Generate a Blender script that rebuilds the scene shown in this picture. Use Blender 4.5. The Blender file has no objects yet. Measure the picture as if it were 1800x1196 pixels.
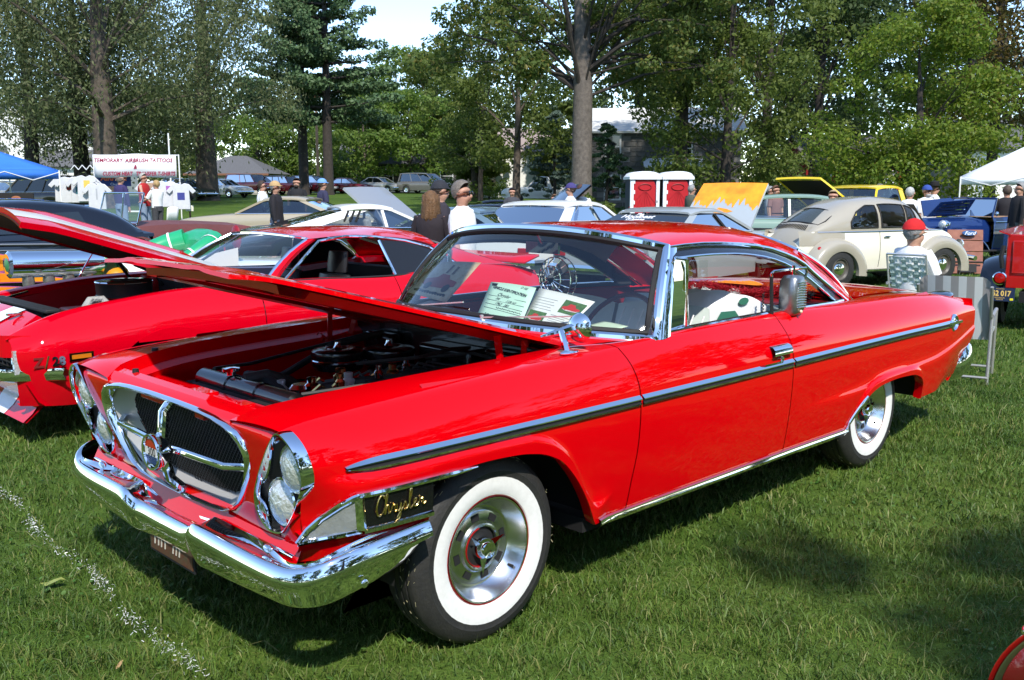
import bpy, bmesh, math, random
import numpy as np
from mathutils import Vector, Matrix, Euler
random.seed(7); rng = np.random.default_rng(11)
SC = bpy.context.scene
COL = SC.collection
R = math.radians
# ------------------------------------------------------------------ camera
CAM = np.array([-1.3013, -3.274, 1.6213]); YAW, PIT, FPX, W0, H0 = .7783, -.1565, 1680.2, 1800, 1196
cF = np.array([math.sin(YAW)*math.cos(PIT), math.cos(YAW)*math.cos(PIT), math.sin(PIT)])
cR = np.array([math.cos(YAW), -math.sin(YAW), 0.]); cU = np.cross(cR, cF)
cd = bpy.data.cameras.new('camera'); cam = bpy.data.objects.new('camera', cd); COL.objects.link(cam)
cd.sensor_width = 36; cd.lens = FPX*36/W0; cd.clip_end = 3000; cd.clip_start = .05
cam.matrix_world = Matrix(((cR[0], cU[0], -cF[0], CAM[0]), (cR[1], cU[1], -cF[1], CAM[1]), (cR[2], cU[2], -cF[2], CAM[2]), (0, 0, 0, 1)))
SC.camera = cam
# ------------------------------------------------------------------ sky and sun
SUN_EL, SUN_AZ = R(48), math.atan2(-.5, -.87)       # azimuth from +Y clockwise
w = bpy.data.worlds.new('World'); SC.world = w; w.use_nodes = True
nt = w.node_tree; sky = nt.nodes.new('ShaderNodeTexSky'); sky.sky_type = 'NISHITA'; sky.sun_disc = False
sky.sun_elevation = SUN_EL; sky.sun_rotation = SUN_AZ; sky.air_density = 1.0; sky.dust_density = .25; sky.ozone_density = 2.2; sky.altitude = 1200
bg = nt.nodes['Background']; bg.inputs[1].default_value = .15
nt.links.new(sky.outputs[0], bg.inputs[0])
sl = bpy.data.lights.new('sun', 'SUN'); so = bpy.data.objects.new('sun', sl); COL.objects.link(so)
sl.energy = 2.7; sl.angle = R(1.2); sl.color = (1, .95, .86)
sd = Vector((math.sin(SUN_AZ)*math.cos(SUN_EL), math.cos(SUN_AZ)*math.cos(SUN_EL), math.sin(SUN_EL)))
so.rotation_euler = sd.to_track_quat('Z', 'Y').to_euler(); so.location = sd*60
vs = SC.view_settings; vs.view_transform = 'Standard'; vs.look = 'None'; vs.exposure = 1.14; vs.gamma = 1; vs.use_curve_mapping = False
SC.cycles.max_bounces = 8; SC.cycles.transparent_max_bounces = 24; SC.cycles.caustics_reflective = False; SC.cycles.caustics_refractive = False
SC.cycles.sample_clamp_indirect = 8; SC.cycles.use_denoising = True
# ------------------------------------------------------------------ helpers
def L3(h):
    h = h.lstrip('#'); c = [int(h[i:i+2], 16)/255 for i in (0, 2, 4)]
    return tuple(((x+.055)/1.055)**2.4 if x > .04045 else x/12.92 for x in c)
MATS = {}
def pm(name, col=(.5, .5, .5), rough=.5, metal=0., coat=0., spec=.5, var=0., vscale=6., bump=0., bscale=40., col2=None, emit=0., trans=0., ior=1.45, alpha=1., sheen=0.):
    """a procedural principled material; var mixes the colour with a noise towards col2 or a darker tone"""
    if name in MATS: return MATS[name]
    m = bpy.data.materials.new(name); m.use_nodes = True; MATS[name] = m
    n = m.node_tree.nodes; l = m.node_tree.links; b = n['Principled BSDF']; I = b.inputs
    if isinstance(col, str): col = L3(col)
    if isinstance(col2, str): col2 = L3(col2)
    I['Base Color'].default_value = (*col, 1); I['Roughness'].default_value = rough; I['Metallic'].default_value = metal
    I['Coat Weight'].default_value = coat; I['Coat Roughness'].default_value = .02; I['Specular IOR Level'].default_value = spec
    I['Transmission Weight'].default_value = trans; I['IOR'].default_value = ior; I['Alpha'].default_value = alpha
    if sheen: I['Sheen Weight'].default_value = sheen
    if var or bump:
        tc = n.new('ShaderNodeTexCoord')
    if var:
        nz = n.new('ShaderNodeTexNoise'); nz.inputs['Scale'].default_value = vscale; nz.inputs['Detail'].default_value = 6; nz.inputs['Roughness'].default_value = .65
        l.new(tc.outputs['Object'], nz.inputs['Vector'])
        rp = n.new('ShaderNodeValToRGB'); rp.color_ramp.elements[0].position = .32; rp.color_ramp.elements[1].position = .68
        c2 = col2 if col2 else tuple(x*(1-var) for x in col)
        rp.color_ramp.elements[0].color = (*c2, 1); rp.color_ramp.elements[1].color = (*col, 1)
        l.new(nz.outputs['Fac'], rp.inputs['Fac']); l.new(rp.outputs['Color'], I['Base Color'])
    if bump:
        nb = n.new('ShaderNodeTexNoise'); nb.inputs['Scale'].default_value = bscale; nb.inputs['Detail'].default_value = 5
        l.new(tc.outputs['Object'], nb.inputs['Vector'])
        bp = n.new('ShaderNodeBump'); bp.inputs['Strength'].default_value = bump; bp.inputs['Distance'].default_value = .02
        l.new(nb.outputs['Fac'], bp.inputs['Height']); l.new(bp.outputs['Normal'], I['Normal'])
    return m
def leafmat(name, cols, rough=.55, transl=.35):
    """foliage: colour varies per face island through a noise on position; part of the light passes through"""
    if name in MATS: return MATS[name]
    m = bpy.data.materials.new(name); m.use_nodes = True; MATS[name] = m
    n = m.node_tree.nodes; l = m.node_tree.links; b = n['Principled BSDF']; out = n['Material Output']
    g = n.new('ShaderNodeNewGeometry'); rp = n.new('ShaderNodeValToRGB'); e = rp.color_ramp.elements
    cols = [L3(c) if isinstance(c, str) else c for c in cols]
    e[0].color = (*cols[0], 1); e[1].color = (*cols[-1], 1)
    for i, c in enumerate(cols[1:-1]): q = e.new((i+1)/(len(cols)-1)); q.color = (*c, 1)
    l.new(g.outputs['Random Per Island'], rp.inputs['Fac']); l.new(rp.outputs['Color'], b.inputs['Base Color'])
    b.inputs['Roughness'].default_value = rough; b.inputs['Specular IOR Level'].default_value = .3
    t = n.new('ShaderNodeBsdfTranslucent'); l.new(rp.outputs['Color'], t.inputs['Color'])
    mx = n.new('ShaderNodeMixShader'); mx.inputs[0].default_value = transl
    l.new(b.outputs[0], mx.inputs[1]); l.new(t.outputs[0], mx.inputs[2]); l.new(mx.outputs[0], out.inputs['Surface'])
    return m
def glassmat(name, tint=(.9, .95, .93), alpha=.16, rough=.01):
    """thin car glass: mostly transparent, mirror-like reflection by Fresnel"""
    if name in MATS: return MATS[name]
    m = bpy.data.materials.new(name); m.use_nodes = True; MATS[name] = m
    n = m.node_tree.nodes; l = m.node_tree.links; out = n['Material Output']; n.remove(n['Principled BSDF'])
    tr = n.new('ShaderNodeBsdfTransparent'); tr.inputs['Color'].default_value = (*tint, 1)
    gl = n.new('ShaderNodeBsdfGlossy'); gl.inputs['Roughness'].default_value = rough
    fr = n.new('ShaderNodeFresnel'); fr.inputs['IOR'].default_value = 1.5
    ad = n.new('ShaderNodeMath'); ad.operation = 'ADD'; ad.use_clamp = True; ad.inputs[1].default_value = alpha
    mx = n.new('ShaderNodeMixShader'); l.new(fr.outputs[0], ad.inputs[0]); l.new(ad.outputs[0], mx.inputs[0])
    l.new(tr.outputs[0], mx.inputs[1]); l.new(gl.outputs[0], mx.inputs[2]); l.new(mx.outputs[0], out.inputs['Surface'])
    return m
def itp(tab, x):
    """smooth interpolation in a table of (x, value)"""
    n = len(tab)
    if x <= tab[0][0]: return tab[0][1]
    if x >= tab[-1][0]: return tab[-1][1]
    for i in range(n-1):
        if tab[i+1][0] >= x: break
    x0, y0 = tab[i]; x1, y1 = tab[i+1]; h = x1-x0
    d = (y1-y0)/h
    def slope(k):
        if k == 0 or k == n-1: return d
        a = (tab[k][1]-tab[k-1][1])/(tab[k][0]-tab[k-1][0]); b = (tab[k+1][1]-tab[k][1])/(tab[k+1][0]-tab[k][0])
        return 0 if a*b <= 0 else 2*a*b/(a+b)
    m0, m1 = slope(i), slope(i+1); t = (x-x0)/h
    return (2*t**3-3*t*t+1)*y0+(t**3-2*t*t+t)*h*m0+(-2*t**3+3*t*t)*y1+(t**3-t*t)*h*m1
def sm(a, b, x):
    t = min(1, max(0, (x-a)/(b-a))); return t*t*(3-2*t)
SPLIT = set('inner_apron wheel_well rear_bumper_end tail_lamp_cap bumper_button wiper cowl_vent firewall_bolt hood_hinge shoe chrome_rod plug_wire hood_pad heater_hose fuel_line ignition_lead hood_bumper door_trim seat_piping heater_box grille_bar plate_mark support_rod side_mirror box_flare blade caption_letter printed_figure belt_molding flame_lick cabin_trim trouser_leg'.split())
class MB:
    def __init__(s): s.v = []; s.f = []
    def add(s, v, f, flip=False):
        o = len(s.v); s.v += [tuple(p) for p in v]
        s.f += [tuple(o+i for i in (reversed(q) if flip else q)) for q in f]; return s
    def box(s, c, d, M=None):
        x, y, z = d[0]/2, d[1]/2, d[2]/2
        v = [Vector((a*x, b*y, e*z)) for a in (-1, 1) for b in (-1, 1) for e in (-1, 1)]
        if M is not None: v = [M @ p for p in v]
        c = Vector(c)
        return s.add([p+c for p in v], [(0, 1, 3, 2), (4, 6, 7, 5), (0, 4, 5, 1), (2, 3, 7, 6), (0, 2, 6, 4), (1, 5, 7, 3)])
    def bar(s, p, q, w, h=None):
        p, q = Vector(p), Vector(q); d = q-p; h = w if h is None else h
        M = d.to_track_quat('X', 'Z').to_matrix(); return s.box((p+q)/2, (d.length, w, h), M)
    def tube(s, pts, r, n=8, closed=False, caps=True):
        P = [Vector(p) for p in pts]; N = len(P); rr = r if isinstance(r, (list, tuple)) else [r]*N
        up = None; rings = []
        for i in range(N):
            a = P[i-1] if (i > 0 or closed) else P[i]; b = P[(i+1) % N] if (i < N-1 or closed) else P[i]
            t = (b-a); t = t.normalized() if t.length > 1e-9 else Vector((0, 0, 1))
            if up is None:
                up = Vector((0, 0, 1)) if abs(t.z) < .9 else Vector((1, 0, 0))
            x = up.cross(t)
            if x.length < 1e-6: x = Vector((1, 0, 0)).cross(t)
            x.normalize(); y = t.cross(x).normalized(); up = y
            rings.append([P[i]+(x*math.cos(k*2*math.pi/n)+y*math.sin(k*2*math.pi/n))*rr[i] for k in range(n)])
        o = len(s.v); s.v += [tuple(p) for g in rings for p in g]
        for i in range(N if closed else N-1):
            j = (i+1) % N
            s.f += [(o+i*n+k, o+i*n+(k+1) % n, o+j*n+(k+1) % n, o+j*n+k) for k in range(n)]
        if caps and not closed:
            s.f.append(tuple(o+k for k in reversed(range(n)))); s.f.append(tuple(o+(N-1)*n+k for k in range(n)))
        return s
    def lathe(s, prof, n=24, c=(0, 0, 0), axis='z', a0=0, a1=2*math.pi):
        """prof: list of (radius, height along axis)"""
        full = abs(a1-a0-2*math.pi) < 1e-6; m = n if full else n+1; o = len(s.v)
        for r, h in prof:
            for k in range(m):
                a = a0+(a1-a0)*k/n; u, v = r*math.cos(a), r*math.sin(a)
                p = {'z': (u, v, h), 'y': (u, h, v), 'x': (h, u, v)}[axis]
                s.v.append((p[0]+c[0], p[1]+c[1], p[2]+c[2]))
        for i in range(len(prof)-1):
            for k in range(n):
                k2 = (k+1) % m; q = (o+i*m+k, o+i*m+k2, o+(i+1)*m+k2, o+(i+1)*m+k)
                s.f.append(q if axis != 'y' else q[::-1])
        return s
    def grid(s, P, flip=False, cu=False, cv=False):
        a, b = len(P), len(P[0]); o = len(s.v); s.v += [tuple(p) for r in P for p in r]
        for i in range(a if cu else a-1):
            for j in range(b if cv else b-1):
                i2, j2 = (i+1) % a, (j+1) % b
                q = (o+i*b+j, o+i*b+j2, o+i2*b+j2, o+i2*b+j)
                s.f.append(q[::-1] if flip else q)
        return s
    def prism(s, poly, axis, a, b):
        """polygon in the plane across axis, drawn out from a to b"""
        def P(u, v, t): return {'x': (t, u, v), 'y': (u, t, v), 'z': (u, v, t)}[axis]
        n = len(poly); o = len(s.v); s.v += [P(u, v, a) for u, v in poly]+[P(u, v, b) for u, v in poly]
        fl = axis == 'y'
        F = [tuple(reversed(range(n))), tuple(range(n, 2*n))]+[(i, (i+1) % n, n+(i+1) % n, n+i) for i in range(n)]
        s.f += [tuple(o+i for i in (q[::-1] if fl else q)) for q in F]; return s
    def ell(s, c, r, nu=12, nv=8, M=None):
        P = []
        for j in range(nv+1):
            t = math.pi*j/nv; row = []
            for i in range(nu):
                a = 2*math.pi*i/nu; p = Vector((r[0]*math.sin(t)*math.cos(a), r[1]*math.sin(t)*math.sin(a), -r[2]*math.cos(t)))
                if M is not None: p = M @ p
                row.append(p+Vector(c))
            P.append(row)
        return s.grid(P, cv=True)
    def mirror(s):
        n = len(s.v); s.v += [(x, -y, z) for x, y, z in s.v]; s.f += [tuple(n+i for i in reversed(q)) for q in s.f]; return s
    def xf(s, M, start=0):
        s.v[start:] = [tuple(M @ Vector(p)) for p in s.v[start:]]; return s
    def islands(s):
        p = list(range(len(s.v)))
        def find(a):
            while p[a] != a: p[a] = p[p[a]]; a = p[a]
            return a
        for q in s.f:
            r = find(q[0])
            for i in q[1:]: p[find(i)] = r
        g = {}
        for q in s.f: g.setdefault(find(q[0]), []).append(q)
        return list(g.values())
    def build(s, name, mat, parent=None, smooth=True, ang=35, bevel=0, solid=0, weld=False, sub=0, label=None):
        if name in SPLIT:
            g = s.islands()
            if len(g) > 1:
                first = None
                for fs in g:
                    idx = sorted({i for q in fs for i in q}); mp = {k: j for j, k in enumerate(idx)}; m = MB(); m.v = [s.v[i] for i in idx]; m.f = [tuple(mp[i] for i in q) for q in fs]
                    o = m._build(name, mat, parent, smooth, ang, bevel, solid, weld, sub, label); first = first or o
                return first
        return s._build(name, mat, parent, smooth, ang, bevel, solid, weld, sub, label)
    def _build(s, name, mat, parent=None, smooth=True, ang=35, bevel=0, solid=0, weld=False, sub=0, label=None):
        me = bpy.data.meshes.new(name); me.from_pydata(s.v, [], s.f); me.update()
        if weld:
            bm = bmesh.new(); bm.from_mesh(me); bmesh.ops.remove_doubles(bm, verts=bm.verts, dist=1e-4); bmesh.ops.recalc_face_normals(bm, faces=bm.faces); bm.to_mesh(me); bm.free()
        if mat: me.materials.append(mat if not isinstance(mat, str) else MATS[mat])
        if smooth:
            me.polygons.foreach_set('use_smooth', [True]*len(me.polygons))
            if ang: me.set_sharp_from_angle(angle=R(ang))
        o = bpy.data.objects.new(name, me); COL.objects.link(o)
        if solid: md = o.modifiers.new('solid', 'SOLIDIFY'); md.thickness = solid; md.offset = -1
        if bevel: md = o.modifiers.new('bevel', 'BEVEL'); md.width = bevel; md.segments = 2; md.limit_method = 'ANGLE'; md.angle_limit = R(40)
        if sub: md = o.modifiers.new('sub', 'SUBSURF'); md.levels = sub; md.render_levels = sub
        attach(o, parent)
        if label: o['label'] = label
        return o
def attach(o, parent):
    if parent is None: return o
    o.parent = parent
    if parent.type == 'EMPTY': o.matrix_parent_inverse = Matrix.LocRotScale(parent.location, parent.rotation_euler, parent.scale).inverted()
    return o
def tag(o, label, cat, group=None):
    o['label'] = label; o['category'] = cat
    if group: o['group'] = group
    return o
def thing(name, label, cat, loc=(0, 0, 0), rz=0, group=None, scale=1):
    o = bpy.data.objects.new(name, None); COL.objects.link(o); o.empty_display_size = .2
    o.location = loc; o.rotation_euler = (0, 0, rz); o.scale = (scale,)*3
    return tag(o, label, cat, group)
def copy_tree(o, parent=None):
    c = o.copy(); COL.objects.link(c)
    if parent is not None:
        c.parent = parent; c.matrix_parent_inverse = o.matrix_parent_inverse.copy()
    for ch in list(o.children): copy_tree(ch, c)
    return c
def text(name, body, mat, M, size, parent=None, depth=.0, bold=0., align='CENTER', shear=0., sx=1.):
    """lettering as a flat or slightly raised mesh; M takes the text plane (x right, y up) to the scene"""
    cu = bpy.data.curves.new(name, 'FONT'); cu.body = body; cu.size = size; cu.extrude = depth; cu.offset = bold; cu.align_x = align; cu.align_y = 'CENTER'; cu.shear = shear; cu.resolution_u = 3
    t = bpy.data.objects.new(name, cu); COL.objects.link(t)
    dg = bpy.context.evaluated_depsgraph_get(); me = bpy.data.meshes.new_from_object(t.evaluated_get(dg)); bpy.data.objects.remove(t); bpy.data.curves.remove(cu)
    me.transform(M @ Matrix.Diagonal((sx, 1, 1, 1))); me.materials.clear(); me.materials.append(mat)
    o = bpy.data.objects.new(name, me); COL.objects.link(o); return attach(o, parent)
def frame(o, x, y):
    """matrix with origin o, x axis x and y axis near y"""
    x = Vector(x).normalized(); y = Vector(y); z = x.cross(y).normalized(); y = z.cross(x); o = Vector(o)
    return Matrix(((x[0], y[0], z[0], o[0]), (x[1], y[1], z[1], o[1]), (x[2], y[2], z[2], o[2]), (0, 0, 0, 1)))
def Hgt(x, y):
    """height of the lawn: level around the cars, rising gently towards the road"""
    dx, dy = x-CAM[0], y-CAM[1]; v = dx*math.sin(YAW)+dy*math.cos(YAW); u = dx*math.cos(YAW)-dy*math.sin(YAW)
    if v < 8: return 0.
    k = sm(-.25, .05, u/v); st = 9+25*k; sl_ = .0165+.0105*k
    e = max(0, v-st); e = e*e/(e+6); return min(e, 66)*sl_
def at(px, depth, z=None):
    """the point on the lawn seen in picture column px at the given distance"""
    p = CAM+depth*np.array([math.sin(YAW), math.cos(YAW), 0])+cR*((px-W0/2)/FPX*depth*math.cos(PIT))
    return Vector((p[0], p[1], Hgt(p[0], p[1]) if z is None else z))
def head(th): return R(90-math.degrees(YAW)-th)   # th: 0 heads away from the camera, 90 to the right
# ------------------------------------------------------------------ shared materials
RED = pm('red car paint', (.62, .0, .003), .35, 0, 1., .0, bump=.008, bscale=2.2); RED.node_tree.nodes['Principled BSDF'].inputs['Coat IOR'].default_value = 1.4
RED2 = pm('crimson car paint', (.58, .0, .009), .35, 0, 1., .0, bump=.008, bscale=2.2); RED2.node_tree.nodes['Principled BSDF'].inputs['Coat IOR'].default_value = 1.42
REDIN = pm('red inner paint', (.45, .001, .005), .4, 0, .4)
CHROME = pm('chrome', (.86, .88, .9), .04, 1)
SATIN = pm('satin aluminium', (.62, .63, .64), .34, .6)
ALU = pm('brushed wheel aluminium', (.72, .73, .74), .2, 1)
BLACK = pm('black paint', (.006, .006, .007), .25, 0, .6)
MATBLK = pm('flat black', (.012, .012, .013), .7)
RUBBER = pm('tyre rubber', (.018, .018, .019), .62, var=.35, vscale=30, col2=(.03, .029, .026), bump=.15, bscale=90)
DARK = pm('dark underbody', (.008, .008, .009), .85)
WWALL = pm('whitewall rubber', (.80, .80, .78), .55, var=.1, vscale=40)
WHITE = pm('white paint', (.78, .78, .76), .3, 0, .5)
GLASS = glassmat('clear car glass', (.93, .97, .955), .05)
TINT = glassmat('tinted car glass', (.30, .38, .40), .14)
DGLASS = pm('dark window glass', (.01, .013, .015), .03, 0, 0, .9)
LAMP = pm('headlamp glass', (.78, .80, .80), .08, .55, 1., .9, bump=.5, bscale=60)
REDLENS = pm('red lens', (.35, .006, .004), .08, 0, 1)
AMBER = pm('amber lens', (.55, .16, .01), .12, 0, 1)
GOLD = pm('gold', (.85, .58, .22), .22, 1)
SKIN = pm('skin', (.50, .27, .185), .5, var=.15, vscale=9)
# ------------------------------------------------------------------ ground
def build_ground():
    N = 130; xs = np.concatenate([-np.geomspace(600, 12, 22), np.linspace(-10, 60, 71), np.geomspace(63, 900, 30)])
    ys = np.concatenate([-np.geomspace(600, 12, 22), np.linspace(-10, 70, 81), np.geomspace(73, 900, 30)])
    P = [[(x, y, Hgt(x, y)) for y in ys] for x in xs]
    m = pm('lawn soil and turf', (.060, .115, .022), .9, spec=.1)
    n = m.node_tree.nodes; l = m.node_tree.links; b = n['Principled BSDF']
    tc = n.new('ShaderNodeTexCoord')
    def noise(sc, det=5):
        q = n.new('ShaderNodeTexNoise'); q.inputs['Scale'].default_value = sc; q.inputs['Detail'].default_value = det; q.inputs['Roughness'].default_value = .7; l.new(tc.outputs['Object'], q.inputs['Vector']); return q
    a, c, d = noise(.35), noise(6), noise(70, 3)
    r1 = n.new('ShaderNodeValToRGB'); e = r1.color_ramp.elements; e[0].position = .3; e[1].position = .7
    e[0].color = (.042, .092, .016, 1); e[1].color = (.115, .180, .036, 1)
    r2 = n.new('ShaderNodeValToRGB'); e = r2.color_ramp.elements; e[0].position = .35; e[1].position = .65; e[0].color = (.55, .6, .5, 1); e[1].color = (1.15, 1.1, 1, 1)
    r3 = n.new('ShaderNodeValToRGB'); e = r3.color_ramp.elements; e[0].position = .3; e[1].position = .7; e[0].color = (.5, .5, .5, 1); e[1].color = (1.3, 1.3, 1.2, 1)
    l.new(a.outputs[0], r1.inputs[0]); l.new(c.outputs[0], r2.inputs[0]); l.new(d.outputs[0], r3.inputs[0])
    m1 = n.new('ShaderNodeMixRGB'); m1.blend_type = 'MULTIPLY'; m1.inputs[0].default_value = .8; l.new(r1.outputs[0], m1.inputs[1]); l.new(r2.outputs[0], m1.inputs[2])
    m2 = n.new('ShaderNodeMixRGB'); m2.blend_type = 'MULTIPLY'; m2.inputs[0].default_value = .8; l.new(m1.outputs[0], m2.inputs[1]); l.new(r3.outputs[0], m2.inputs[2])
    l.new(m2.outputs[0], b.inputs['Base Color'])
    bp = n.new('ShaderNodeBump'); bp.inputs['Strength'].default_value = .6; bp.inputs['Distance'].default_value = .03; l.new(d.outputs[0], bp.inputs['Height']); l.new(bp.outputs[0], b.inputs['Normal'])
    o = MB().grid(P, flip=True).build('ground', m, ang=0); o['kind'] = 'structure'; o['label'] = 'mown green lawn of the park'
build_ground()
def blades(n, P, hgt, wid, lean, seg=2):
    """n grass blades at points P (n x 3): thin bent strips"""
    a = rng.uniform(0, 2*np.pi, n); la = rng.uniform(0, 2*np.pi, n)*.55+.9; ln = lean*rng.uniform(.2, 1.3, n)
    h = hgt*rng.uniform(.45, 1.25, n); w_ = wid*rng.uniform(.6, 1.3, n)
    side = np.stack([np.cos(a), np.sin(a), np.zeros(n)], 1)*w_[:, None]/2
    la = a+rng.normal(0, 1.2, n); L = np.stack([np.cos(la), np.sin(la), np.zeros(n)], 1)*(ln*h)[:, None]
    up = np.array([0, 0, 1.])
    v0 = P-side; v1 = P+side; m = P+L*.4+up*(h*.62)[:, None]; v2 = m-side*.8; v3 = m+side*.8; v4 = P+L*1.15+up*(h*np.clip(1-.25*ln, .3, 1))[:, None]
    V = np.stack([v0, v1, v2, v3, v4], 1).reshape(-1, 3); b = np.arange(n)*5
    tri = np.stack([b, b+1, b+3, b, b+3, b+2, b+2, b+3, b+4], 1).reshape(-1, 3)
    return V, tri
def tri_mesh(name, V, T, mat):
    me = bpy.data.meshes.new(name); me.vertices.add(len(V)); me.vertices.foreach_set('co', V.astype(np.float32).ravel())
    k = T.shape[1]; me.loops.add(T.size); me.loops.foreach_set('vertex_index', T.astype(np.int32).ravel())
    me.polygons.add(len(T)); me.polygons.foreach_set('loop_start', np.arange(0, T.size, k, dtype=np.int32)); me.polygons.foreach_set('loop_total', np.full(len(T), k, dtype=np.int32))
    me.update(); me.validate(); me.materials.append(mat); o = bpy.data.objects.new(name, me); COL.objects.link(o); return o
def build_grass():
    Vs, Ts, o = [], [], 0
    for (d0, d1, n, h, wd, ln) in ((1.2, 4.2, 92000, .042, .0042, .95), (4.2, 8, 118000, .048, .0062, .9), (8, 15, 92000, .052, .011, .8), (15, 30, 54000, .055, .02, .7)):
        v = np.sqrt(rng.uniform(d0*d0, d1*d1, n)); u = rng.uniform(-.82, .82, n)*v
        x = CAM[0]+v*np.sin(YAW)+u*np.cos(YAW); y = CAM[1]+v*np.cos(YAW)-u*np.sin(YAW)
        # clumps
        k = np.sin(x*7.3+2*np.sin(y*3.1))*np.sin(y*6.1+1.7*np.sin(x*2.7)); hh = h*(1+.45*k)*(1+.25*np.sin(x*23+y*17))
        z = np.zeros(n) if d1 <= 9 else np.array([Hgt(a, b) for a, b in zip(x, y)])
        V, T = blades(n, np.stack([x, y, z-.004], 1), hh, wd, ln); Vs.append(V); Ts.append(T+o); o += len(V)
    m = leafmat('grass blade', [(.038, .080, .014), (.062, .120, .021), (.084, .148, .027), (.115, .175, .040), (.052, .104, .019), (.20, .20, .085), (.068, .130, .024)], .5, .3)
    n_ = m.node_tree.nodes; l_ = m.node_tree.links; rp_ = [q for q in n_ if q.type == 'VALTORGB'][0]
    tc = n_.new('ShaderNodeTexCoord'); nz = n_.new('ShaderNodeTexNoise'); nz.inputs['Scale'].default_value = 1.7; nz.inputs['Detail'].default_value = 5; nz.inputs['Roughness'].default_value = .7; l_.new(tc.outputs['Object'], nz.inputs['Vector'])
    r2 = n_.new('ShaderNodeValToRGB'); e = r2.color_ramp.elements; e[0].position = .34; e[1].position = .64; e[0].color = (.64, .78, .58, 1); e[1].color = (1.55, 1.5, 1.12, 1)
    mx = n_.new('ShaderNodeMixRGB'); mx.blend_type = 'MULTIPLY'; mx.inputs[0].default_value = 1; l_.new(nz.outputs[0], r2.inputs[0]); l_.new(rp_.outputs[0], mx.inputs[1]); l_.new(r2.outputs[0], mx.inputs[2])
    for lk in list(rp_.outputs[0].links):
        if lk.to_node != mx: l_.new(mx.outputs[0], lk.to_socket)
    g = tri_mesh('grass', np.concatenate(Vs), np.concatenate(Ts), m); g['kind'] = 'stuff'; g['label'] = 'short green grass of the lawn'; g['category'] = 'grass'
    # longer tufts and pale stalks scattered in the near turf
    n = 9000; v = np.sqrt(rng.uniform(4, 100, n)); u = rng.uniform(-.6, .6, n)*v
    x = CAM[0]+v*np.sin(YAW)+u*np.cos(YAW); y = CAM[1]+v*np.cos(YAW)-u*np.sin(YAW)
    V, T = blades(n, np.stack([x, y, np.full(n, -.003)], 1), np.full(n, .090), .0042, 1.2)
    g = tri_mesh('grass_tufts', V, T, leafmat('long grass blade', [(.06, .12, .02), (.12, .19, .04), (.10, .16, .03), (.28, .27, .12)], .5, .3)); g['kind'] = 'stuff'; g['label'] = 'longer grass blades and pale stalks in the turf'
    # clover and broad leaves
    n = 5200; v = np.sqrt(rng.uniform(3, 80, n)); u = rng.uniform(-.6, .6, n)*v
    x = CAM[0]+v*np.sin(YAW)+u*np.cos(YAW); y = CAM[1]+v*np.cos(YAW)-u*np.sin(YAW)
    keep = (np.sin(x*2.1+1)+np.sin(y*2.7+x))+rng.normal(0, .6, n) > .3; x, y = x[keep], y[keep]; n = len(x)
    a = rng.uniform(0, 6.28, n); s_ = rng.uniform(.006, .013, n); tl = rng.normal(0, .35, (n, 2)); z = rng.uniform(.012, .034, n)
    V = []; 
    for k in range(6):
        dx, dy = np.cos(a+k*np.pi/3)*s_, np.sin(a+k*np.pi/3)*s_*.75
        V.append(np.stack([x+dx, y+dy, z+dx*tl[:, 0]+dy*tl[:, 1]], 1))
    V = np.stack(V, 1).reshape(-1, 3); b = np.arange(n)*6; T = np.stack([b+i for i in range(6)], 1)
    g = tri_mesh('clover', V, T, leafmat('clover leaf', [(.05, .13, .02), (.08, .18, .035), (.12, .21, .05)], .5, .3)); g['kind'] = 'stuff'; g['label'] = 'small clover leaves in the turf'
build_grass()
# ------------------------------------------------------------------ the red hardtop in front (x runs from its nose to its tail, the near side is -y)
ZPK = [(.10, .885), (.16, .905), (.3, .928), (.7, .952), (1.2, .975), (1.7, .992), (2.3, 1.002), (3, 1.005), (3.7, .99), (4.3, .98), (4.9, .95), (5.3, .905), (5.5, .875)]
YPK = [(.10, .78), (.16, .80), (.3, .83), (.7, .852), (1.2, .866), (1.7, .876), (2.3, .88), (3, .876), (3.7, .866), (4.3, .856), (4.9, .84), (5.5, .80)]
YTR = [(.15, .885), (.25, .915), (.4, .938), (.7, .950), (1.2, .958), (1.7, .963), (3, .966), (3.7, .963), (4.3, .957), (4.9, .942), (5.5, .875)]
Y0 = [(.15, .49), (.25, .55), (.6, .635), (1.2, .675), (1.56, .69), (1.75, .80), (1.95, .838), (3., .832), (3.6, .80), (3.75, .77), (3.95, .75), (4.2, .70), (4.9, .66), (5.5, .62)]
Z0 = [(.15, .885), (.25, .925), (.6, .962), (1.2, .982), (1.56, .992), (1.8, 1.0), (2.3, 1.012), (3, 1.015), (3.7, 1.0), (4.0, .992), (4.3, .985), (4.9, .957), (5.3, .912), (5.5, .88)]
FA = [(.615, .69), (.70, .70), (.85, .706), (.99, .70), (1.105, .682), (1.21, .64), (1.29, .57), (1.39, .44), (1.455, .33)]
RA = [(3.55, .325), (3.62, .39), (3.71, .466), (3.80, .508), (3.905, .53), (4.09, .54), (4.32, .53), (4.447, .50), (4.514, .44), (4.53, .36)]
ZC = [(.15, .75), (.3, .757), (.5, .752), (.83, .755), (1.05, .75), (1.16, .722), (1.27, .648), (1.40, .462), (1.47, .40), (1.55, .42), (1.7, .5), (2.2, .53), (2.9, .54), (3.6, .545), (4.0, .575), (4.3, .58), (4.66, .59), (5.1, .643), (5.5, .70)]
XE = [(.35, 5.16), (.42, 5.27), (.55, 5.39), (.68, 5.50), (.82, 5.52), (.88, 5.50)]
DF = [(.33, -.034), (.374, -.03), (.44, -.024), (.6, .0), (.78, .005), (.91, -.008), (1.02, -.05)]
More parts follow.
